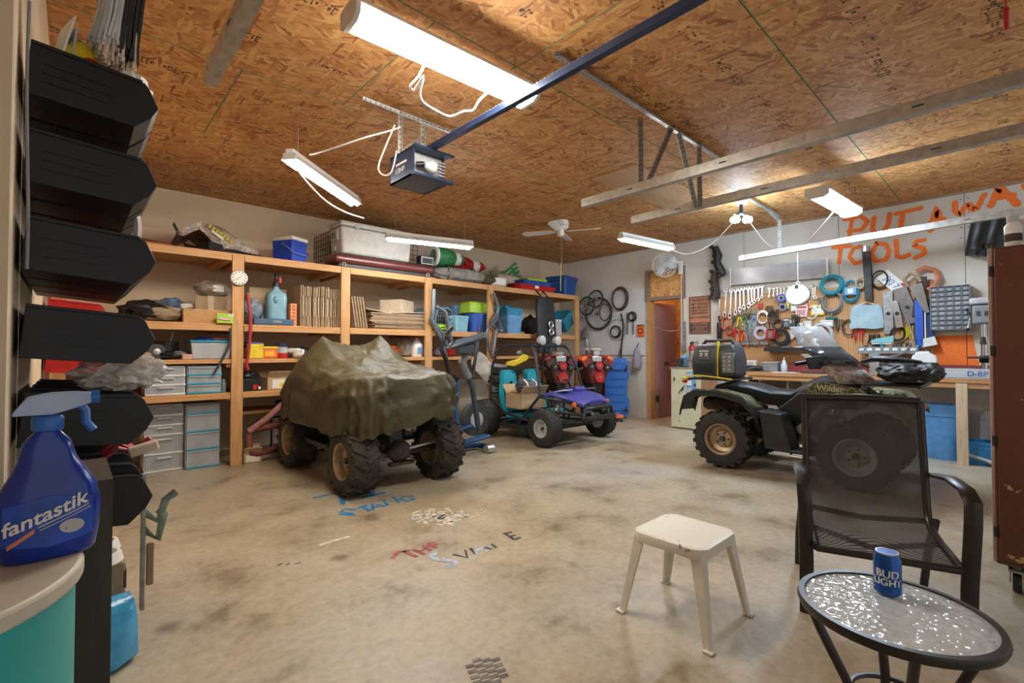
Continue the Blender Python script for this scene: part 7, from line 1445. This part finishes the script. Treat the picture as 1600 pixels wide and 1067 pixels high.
# glass table
TC = V(1.655, .248, 0)
tb = thing('glass_table', 'small round patio table with rippled glass top', 'table', TC)
def rippled():
    m, nt, b = NT('rippled_glass'); c = coords(nt); v = nd(nt, 'ShaderNodeTexVoronoi', feature='SMOOTH_F1'); v.inputs['Scale'].default_value = 55; nt.links.new(c, v.inputs['Vector'])
    b.inputs['Base Color'].default_value = (.88, .95, .98, 1); b.inputs['Roughness'].default_value = .07; b.inputs['Transmission Weight'].default_value = .6; b.inputs['IOR'].default_value = 1.45; bump(nt, b, v.outputs['Distance'], .8, .006); return m
M().cyl((0, 0, .485), (0, 0, .494), .208, None, 48).build('glass_top', rippled(), tb, 30)
M().lathe([(.205, .475), (.222, .475), (.226, .487), (.222, .499), (.207, .499), (.205, .475)], 56, cap=False).build('rim', m_chf, tb)
for q in range(4):
    an = q * PI / 2 + .35; c_, s_ = math.cos(an), math.sin(an); M().tube([(c_ * .2, s_ * .2, .478), (c_ * .17, s_ * .17, .40), (c_ * .10, s_ * .10, .25), (c_ * .12, s_ * .12, .12), (c_ * .2, s_ * .2, .0)], .017, 8, flat=(1, .7)).build('leg', m_chf, tb, 60)
M().torus((0, 0, .25), .098, .007, 'Z', 28, 6).build('leg_ring', m_chf, tb)
p = onZ(1387, 928, .495)
k = thing('beer_can', 'blue beer can standing on the glass table', 'can', (p.x, p.y, .4955), -YAW - R(38)); m_canb = pl('can_blue', (.012, .085, .34), .25, .5, .15, 30)
M().lathe([(.024, 0), (.027, .003), (.033, .010), (.033, .105), (.027, .118), (.0265, .122)], 32).build('body', m_canb, k); M().lathe([(.027, .1185), (.0275, .123), (.025, .123), (.0235, .119), (.002, .119)], 32).build('lid', m_steel, k); M().box((0, .002, .1205), (.012, .02, .002)).build('pull_tab', m_alu, k, 0)
def wraptext(s, size, r, z, mat, par, name, sx=1.0):
    o = text(name, s, size, mat, par, (0, 0, 0), (0, 0, 0), .0002, sx=1.0, bold=.0006)
    for v in o.data.vertices:
        x, y, e = v.co; th = x * sx / r - PI / 2; v.co = V((r + .0003 + e) * math.cos(th), (r + .0003 + e) * math.sin(th), z + y)
wraptext('BUD', .029, .033, .066, m_paper, k, 'can_lettering'); wraptext('LIGHT', .026, .033, .043, m_paper, k, 'can_lettering')
# brown cabinet on casters
def chipped():
    m, nt, b = NT('chipped_brown'); c = coords(nt); n = noi(nt, c, 9, 5, .6); e = noi(nt, c, 30, 3)
    cur = ramp(nt, n, [(.345, (.55, .38, .16)), (.36, (.12, .04, .022))]); cur = mixc(nt, .15, cur, ramp(nt, e, [(.3, (.08, .03, .02)), (.7, (.16, .06, .03))])); nt.links.new(cur, b.inputs['Base Color']); b.inputs['Roughness'].default_value = .35; return m
m_chip = chipped()
c0 = onZ(1560, 885, .13); cx0, cy0_ = 2.98, -.02
k = thing('brown_cabinet', 'tall chipped dark brown cabinet on casters at right edge', 'cabinet', (0, 0, 0))
e = onZ(1557, 880, .14); fx, fy = e.x, e.y
M().span((fx, fy - .75, .14), (fx + .6, fy, 1.72)).build('carcass', m_chip, k, 0, .006); M().span((fx + .02, fy - .01, .14), (fx + .6, fy + .012, 1.72)).build('side_edge', pl('pinkish_wood', (.50, .36, .32), .6), k, 0, .003)
M().span((fx - .012, fy - .74, .165), (fx, fy - .012, 1.71)).build('door', m_chip, k, 0, .004)
for z in (.3, .75, 1.2, 1.6): M().box((fx - .006, fy, z), (.02, .012, .05)).build('hinge', m_iron, k, 0)
for (x, y) in ((fx + .06, fy - .07), (fx + .52, fy - .03), (fx + .07, fy - .68), (fx + .52, fy - .68)):
    w = M().lathe([(.01, -.016), (.045, -.016), (.05, 0), (.045, .016), (.01, .016)], 20, (x, y, .05), 'Y').build('caster', m_blk, k); M().box((x, y, .11), (.07, .06, .012)).box((x, y - .024, .08), (.04, .005, .06)).box((x, y + .024, .08), (.04, .005, .06)).build('caster_fork', m_galvd, w, 0); M().cyl((x, y, .115), (x, y, .14), .015).build('caster_stem', m_galvd, w)
k = thing('spray_can', 'white and rust spray can on top of the brown cabinet', 'spray can', (fx + .1, fy - .08, 1.722)); M().lathe([(.03, 0), (.033, .005), (.033, .11), (.02, .13)], 18).build('can', m_white, k); M().lathe([(.022, .13), (.024, .135), (.024, .165), (0, .168)], 14).build('cap', m_lgray, k); M().lathe([(.0335, .03), (.0335, .07)], 18, cap=False).build('printed_band', m_rust, k)
# ---------------------------------------------------------------- left: bins on the wall
def bin_(label, loc, mat, L=.30, w=.20, h=.15, group=None, droop=R(5), name='stacking_bin'):
    t = thing(name, label, 'bin', loc, group=group, rot=(0, droop, 0)); th = .006
    side = [(0, 0), (L * .82, 0), (L * .95, h * .30), (L, h * .55), (L * .9, h * .92), (L * .86, h), (0, h)]
    for s in (0, 1): M().prism(side, (0, s * (w - th), 0), (1, 0, 0), (0, 0, 1), (0, th, 0)).build('side_wall', mat, t, 0, .002)
    M().span((0, th, 0), (L * .82, w - th, th)).build('base', mat, t, 0); M().span((0, th, th), (th, w - th, h)).build('back', mat, t, 0)
    M().prism([(L * .82, 0), (L * .95, h * .30), (L, h * .55), (L - .008, h * .55), (L * .95 - .008, h * .32), (L * .82 - .006, th)], (0, th, 0), (1, 0, 0), (0, 0, 1), (0, w - 2 * th, 0)).build('front_lip', mat, t, 0)
    for s in (0, 1): M().span((0, -.006 + s * w, h - .006), (L * .84, .006 + s * w, h + .004)).build('rim', mat, t, 0, .002)
    for i in range(3): M().span((L * .1, -.003, h * .3 + i * h * .17), (L * .62, 0, h * .3 + i * h * .17 + .004)).build('side_rib', mat, t, 0)
    return t
NB = 4
wname = ['top', 'second', 'third', 'fourth', 'fifth', 'lowest']
for r_ in range(6):
    z = 1.93 - .25 * r_
    for c_ in range(NB):
        bin_('black stacking bin, %s row, %s from the camera' % (wname[r_], ('nearest', 'second', 'third', 'fourth')[c_]), (WL + .012, 1.90 + c_ * .225, z), m_bin, group='black bins in rows on the left wall')
m_redb = pl('red_bin', (.55, .02, .015), .35)
for r_ in range(4):
    for c_ in range(4):
        bin_('red stacking bin, %s row, %s from the camera' % (('top', 'second', 'third', 'lowest')[r_], ('nearest', 'second', 'third', 'fourth')[c_]), (WL + .012, 3.7 + c_ * .36, 1.62 - .27 * r_), m_redb, .26, .3, .14, 'red bins in rows on the left wall')
struct(M().span((WL, 5.35, .1), (WL + .09, 5.44, 2.2)).build('trim_2', m_pine_y, None, 0))
# bits in and around the bins
k = thing('push_broom', 'black and white bristle push broom hanging at upper left', 'broom', (.105, 1.97, 2.33), rot=(R(6), R(4), R(20)))
M().box((0, 0, .12), (.11, .08, .12)).build('block', m_dark, k, 40, .02); random.seed(6)
for nm, mt, n_, xr in (('black_bristles', m_blk, 260, (-.005, .045)), ('white_bristles', m_lgray, 200, (-.045, 0)), ('tan_tips', m_card3, 160, (-.04, .045))):
    m = M()
    for i in range(n_):
        x = random.uniform(*xr); y = random.uniform(-.035, .035); L_ = random.uniform(.20, .25) if nm != 'tan_tips' else random.uniform(.25, .29); z0 = .08 if nm != 'tan_tips' else -.08
        m.tube([(x, y, z0), (x * 1.05, y * 1.1, min(z0 - .02, .06 - L_ * .6)), (x * 1.15 + random.uniform(-.008, .008), y * 1.25, .06 - L_)], .0042, 4)
    m.build(nm, mt, k)['kind'] = 'stuff'
M().cyl((0, 0, .15), (.05, -.1, .55), .012).build('handle', m_card3, k)
k = thing('snack_bag', 'red and yellow snack bag in the top black bin', 'bag', (.02, 1.99, 2.05), R(40)); M().blob((0, 0, .04), (.065, .03, .075), 7, .2, 3, 3).build('bag', m_yel, k); M().lathe([(.04, 0), (.042, -.004), (.002, -.006)], 16, (0, -.028, .02), 'Y').build('red_emblem', m_red, k)
tag(M().blob((.13, 1.98, 2.06), (.055, .05, .05), 12, .35, 3, 3).build('crumpled_paper', m_paper), 'crumpled white paper in the top black bin', 'paper')
k = thing('envelope_stack', 'pale envelopes and cards standing in the top black bin', 'papers', (-.06, 1.97, 2.0), R(15))
for i in range(4): M().box((.02 + i * .022, .02 * i, .1 - i * .01), (.005, .12, .22 - .03 * i), (0, R(12 - 6 * i), 0)).build('card', (m_paper, m_lgray, m_green, m_card3)[i], k, 0)
cord([atD(46, 2, 1.25), atD(42, 120, 1.25), atD(43, 250, 1.25), atD(44, 340, 1.25), atD(42, 420, 1.25)], .004, 'thin grey cable dangling in front of the black bins', 'dangling_cable', m_gray, 'cable')
cord([atD(14, 8, 1.4), atD(17, 60, 1.4), atD(22, 100, 1.4), atD(10, 180, 1.4), atD(2, 260, 1.4)], .006, 'white cable on the near wall at far left', 'wall_cable', m_white, 'cable')
cord([atD(206, 318, 1.75), atD(214, 345, 1.75), atD(214, 370, 1.75), atD(209, 396, 1.75)], .014, 'short milky plastic hose between the black bins', 'plastic_hose', pl('milky_hose', (.66, .58, .55), .35), 'hose')
k = thing('plastic_bag', 'crumpled clear plastic bag of parts on the fifth black bin', 'bag', (.12, 1.99, 1.10)); M().blob((0, 0, .03), (.11, .08, .06), 15, .35, 3.2, 4, .95).build('bag', pl('clear_film', (.58, .55, .52), .15, 0, .2, 8, .3, .62), k)
for i in range(5): M().blob((-.08 + i * .035, 0, .0), (.02, .03, .02), 130 + i, .2, 3, 2).build('part_inside', (m_paper, m_lgray, m_tan)[i % 3], k)
k = thing('cable_heap', 'pink and red jumper cables with a clamp below the fifth bin', 'cables', (.16, 2.25, .80))
for i in range(4): M().tube([(-.08, .05 * i, .0), (-.03, .05 * i - .03, .05 + .01 * i), (.03, .04 * i, .02), (.07, .03 * i, .06)], .007, 6).build('cable', m_red if i % 2 else pl('pink_cable', (.6, .12, .18), .5), k)
M().box((.04, -.04, .04), (.09, .04, .035), (0, R(-15), 0)).build('clamp', m_card3, k, 40, .006)
# counter, spray bottle
k = thing('teal_counter', 'rounded teal counter with pale worn top at lower left', 'counter', (-.2, 1.02, 0)); m_tealp = pl('teal_paint', (.02, .36, .34), .45, 0, .08, 4); m_ctop = pl('worn_counter', (.60, .55, .42), .45, 0, .15, 5)
outline = [(.22 * math.cos(a), .22 * math.sin(a)) for a in [R(-95 + i * 190 / 28) for i in range(29)]]; body = [(-.5, -.2)] + [(x * .955, y * .955) for x, y in outline] + [(-.5, .21)]
M().prism([(-.5, -.22)] + outline + [(-.5, .22)], (0, 0, .852), (1, 0, 0), (0, 1, 0), (0, 0, .027)).build('top', m_ctop, k, 30, .006); M().prism(body, (0, 0, 0), (1, 0, 0), (0, 1, 0), (0, 0, .85)).build('body', m_tealp, k, 30)
B = thing('spray_bottle', 'blue cleaner spray bottle with trigger on the counter', 'bottle', onZ(76, 866, .879), -YAW + R(45)); B.location.z = .8795; B.scale = (.9, .9, .95)
m_bot = pl('bottle_blue', (.006, .035, .30), .18, 0, .2, 10); m_trig = pl('trigger_blue', (.02, .14, .50), .35)
rb = lambda w, d, z, o=0: [V(o + w * math.copysign(abs(math.cos(a)) ** .75, math.cos(a)), d * math.copysign(abs(math.sin(a)) ** .75, math.sin(a)), z) for a in [2 * PI * i / 28 for i in range(28)]]
M().loft([rb(.056, .030, 0), rb(.062, .035, .006), rb(.067, .037, .04), rb(.068, .037, .08), rb(.062, .034, .112), rb(.048, .028, .138, -.001), rb(.038, .024, .158, -.003), rb(.034, .022, .175, -.004), rb(.030, .02, .188, -.004), rb(.018, .016, .203, -.004), rb(.014, .014, .21, -.004)]).build('bottle', m_bot, B, 60)
M().lathe([(.02, .206), (.021, .21), (.021, .226), (.018, .23)], 20, (-.004, 0, 0)).build('collar', m_trig, B)
M().loft([[V(x, -.012, z0), V(x, .012, z0), V(x, .010, z1), V(x, -.010, z1)] for x, z0, z1 in ((-.048, .232, .236), (-.03, .232, .262), (.0, .231, .268), (.03, .24, .268), (.052, .248, .266))]).build('trigger_head', pl('head_white', (.38, .47, .66), .35), B, 30, .004)
M().cyl((.05, 0, .257), (.064, 0, .257), .011, None, 12).build('nozzle', m_trig, B); M().tube([(.035, 0, .248), (.045, 0, .235), (.046, 0, .215), (.056, 0, .20)], .007, 8, flat=(1, 1.4)).build('trigger', m_trig, B)
def oval(w, h, n=28): return [(w * math.cos(2 * PI * i / n), h * math.sin(2 * PI * i / n)) for i in range(n)]
lbl = M(); P_ = []
for i in range(9):
    x = -.056 + i * .014; y = -.0375 * (max(0, 1 - abs(x / .069) ** 2.6)) ** .38 - .0006; P_.append([V(x, y, .022 + .01 * abs(x / .06)), V(x, y, .104 - .012 * abs(x / .06))])
lbl.loft(P_, closed=False).build('label', pl('label_blue', (.012, .07, .45), .3, 0, .3, 16), B, 60)
def curvetext(s, size, x0, z0, mat, sl=0.0, sx=1.0):
    o = text('bottle_lettering', s, size, mat, B, (0, 0, 0), (0, 0, 0), .0002, sx=1.0, bold=.0006)
    for v in o.data.vertices:
        x, y, e = v.co; X = x0 + x * sx; Z = z0 + y + X * sl; v.co = V(X, -.0375 * (max(0, 1 - abs(X / .069) ** 2.6)) ** .38 - .0014 - e, Z)
curvetext('fantastik', .031, -.004, .076, m_paper, .36)
def strip(x0, x1, z0, z1, w, mat, nm):
    L = []
    for i in range(9):
        X = x0 + (x1 - x0) * i / 8; Z = z0 + (z1 - z0) * i / 8; y = -.0375 * (max(0, 1 - abs(X / .069) ** 2.6)) ** .38 - .0012; L.append([V(X, y, Z - w), V(X, y, Z + w)])
    M().loft(L, closed=False).build(nm, mat, B, 0)
strip(-.05, -.018, .030, .052, .0035, pl('label_coral', (.75, .22, .12), .5), 'coral_band'); strip(-.014, .05, .056, .080, .0012, m_lgray, 'fine_print'); strip(-.012, .052, .051, .075, .0008, m_lgray, 'fine_print'); strip(.02, .036, .047, .053, .002, m_dark, 'oval_print')
m = M(); pts_ = oval(.016, .011); m.prism(pts_, (.028, -.0372, .05), (1, .0, 0), (0, 0, 1), (0, -.0008, 0)); m.build('label_oval', m_lgray, B, 0)
# dark plank end, pet bowls, bag of kibble, hook strip
p = atD(148, 752, 1.0)
tag(M().span((p.x - .028, p.y, 0), (p.x + .03, p.y + .28, p.z)).build('dark_plank', wood('dark_plank_wood', (.045, .03, .018), (.075, .05, .03), (14, 14, 1.2))), 'dark brown plank standing on end beside the teal counter', 'plank')
bp = onZ(185, 872, .42); k = thing('pet_crate', 'brown wooden crate under the pet bowls', 'crate', (.04, 2.75, 0)); M().box((0, 0, .17), (.26, .5, .34)).build('sides', m_card2, k, 0, .004)
for z in (.07, .17, .27): M().box((.134, 0, z), (.008, .5, .07)).build('slat', pl('crate_slat', (.10, .05, .03), .7), k, 0)
k = thing('pet_bowl', 'white double pet bowl with brown kibble on the crate', 'pet bowl', (.09, 2.62, .342), R(90))
for s in (-1, 1): M().lathe([(.075, 0), (.082, .005), (.072, .04), (.06, .042), (.045, .012), (.002, .01)], 24, (s * .078, 0, 0)).build('bowl', m_white, k)
M().blob((.078, 0, .022), (.05, .05, .012), 18, .3, 6, 3).build('kibble', pl('kibble', (.30, .14, .05), .8), k)
k = thing('kibble_bag', 'glossy light blue pet food bag on the floor by the crate', 'bag', (.06, 2.38, .0), R(10)); M().loft([[V(x * w * .95, y * d * .9, z * .85) for x, y in ((-1, -.5), (-.5, -1), (.5, -1), (1, -.5), (1, .5), (.5, 1), (-.5, 1), (-1, .5))] for z, w, d in ((.003, .13, .08), (.03, .15, .1), (.2, .145, .095), (.27, .14, .05), (.30, .13, .012))]).build('bag', pl('bag_azure', (.05, .33, .60), .2, 0, .25, 7, .4), k, 60); M().box((-.05, -.1, .12), (.08, .006, .1)).build('label', m_paper, k, 0)
k = thing('hook_strip', 'verdigris metal hook strip hanging from the lowest black bin', 'hook', (.185, 2.02, .66)); m_verd = pl('verdigris', (.24, .32, .25), .6, .3, .4, 20); M().box((0, 0, -.1), (.012, .03, .45)).build('strip', m_galvd, k, 0, .002)
M().tube([(0, 0, 0), (.04, -.01, -.04), (.06, -.01, .03), (.09, -.01, .05)], .014, 8, flat=(1, .5)).build('hook', m_verd, k); M().tube([(0, 0, -.06), (.04, -.01, -.1), (.055, -.01, -.02), (.04, -.01, .0)], .013, 8, flat=(1, .5)).build('hook', m_verd, k); M().box((.02, 0, -.18), (.02, .02, .14)).build('tag', m_card2, k, 0, .004)
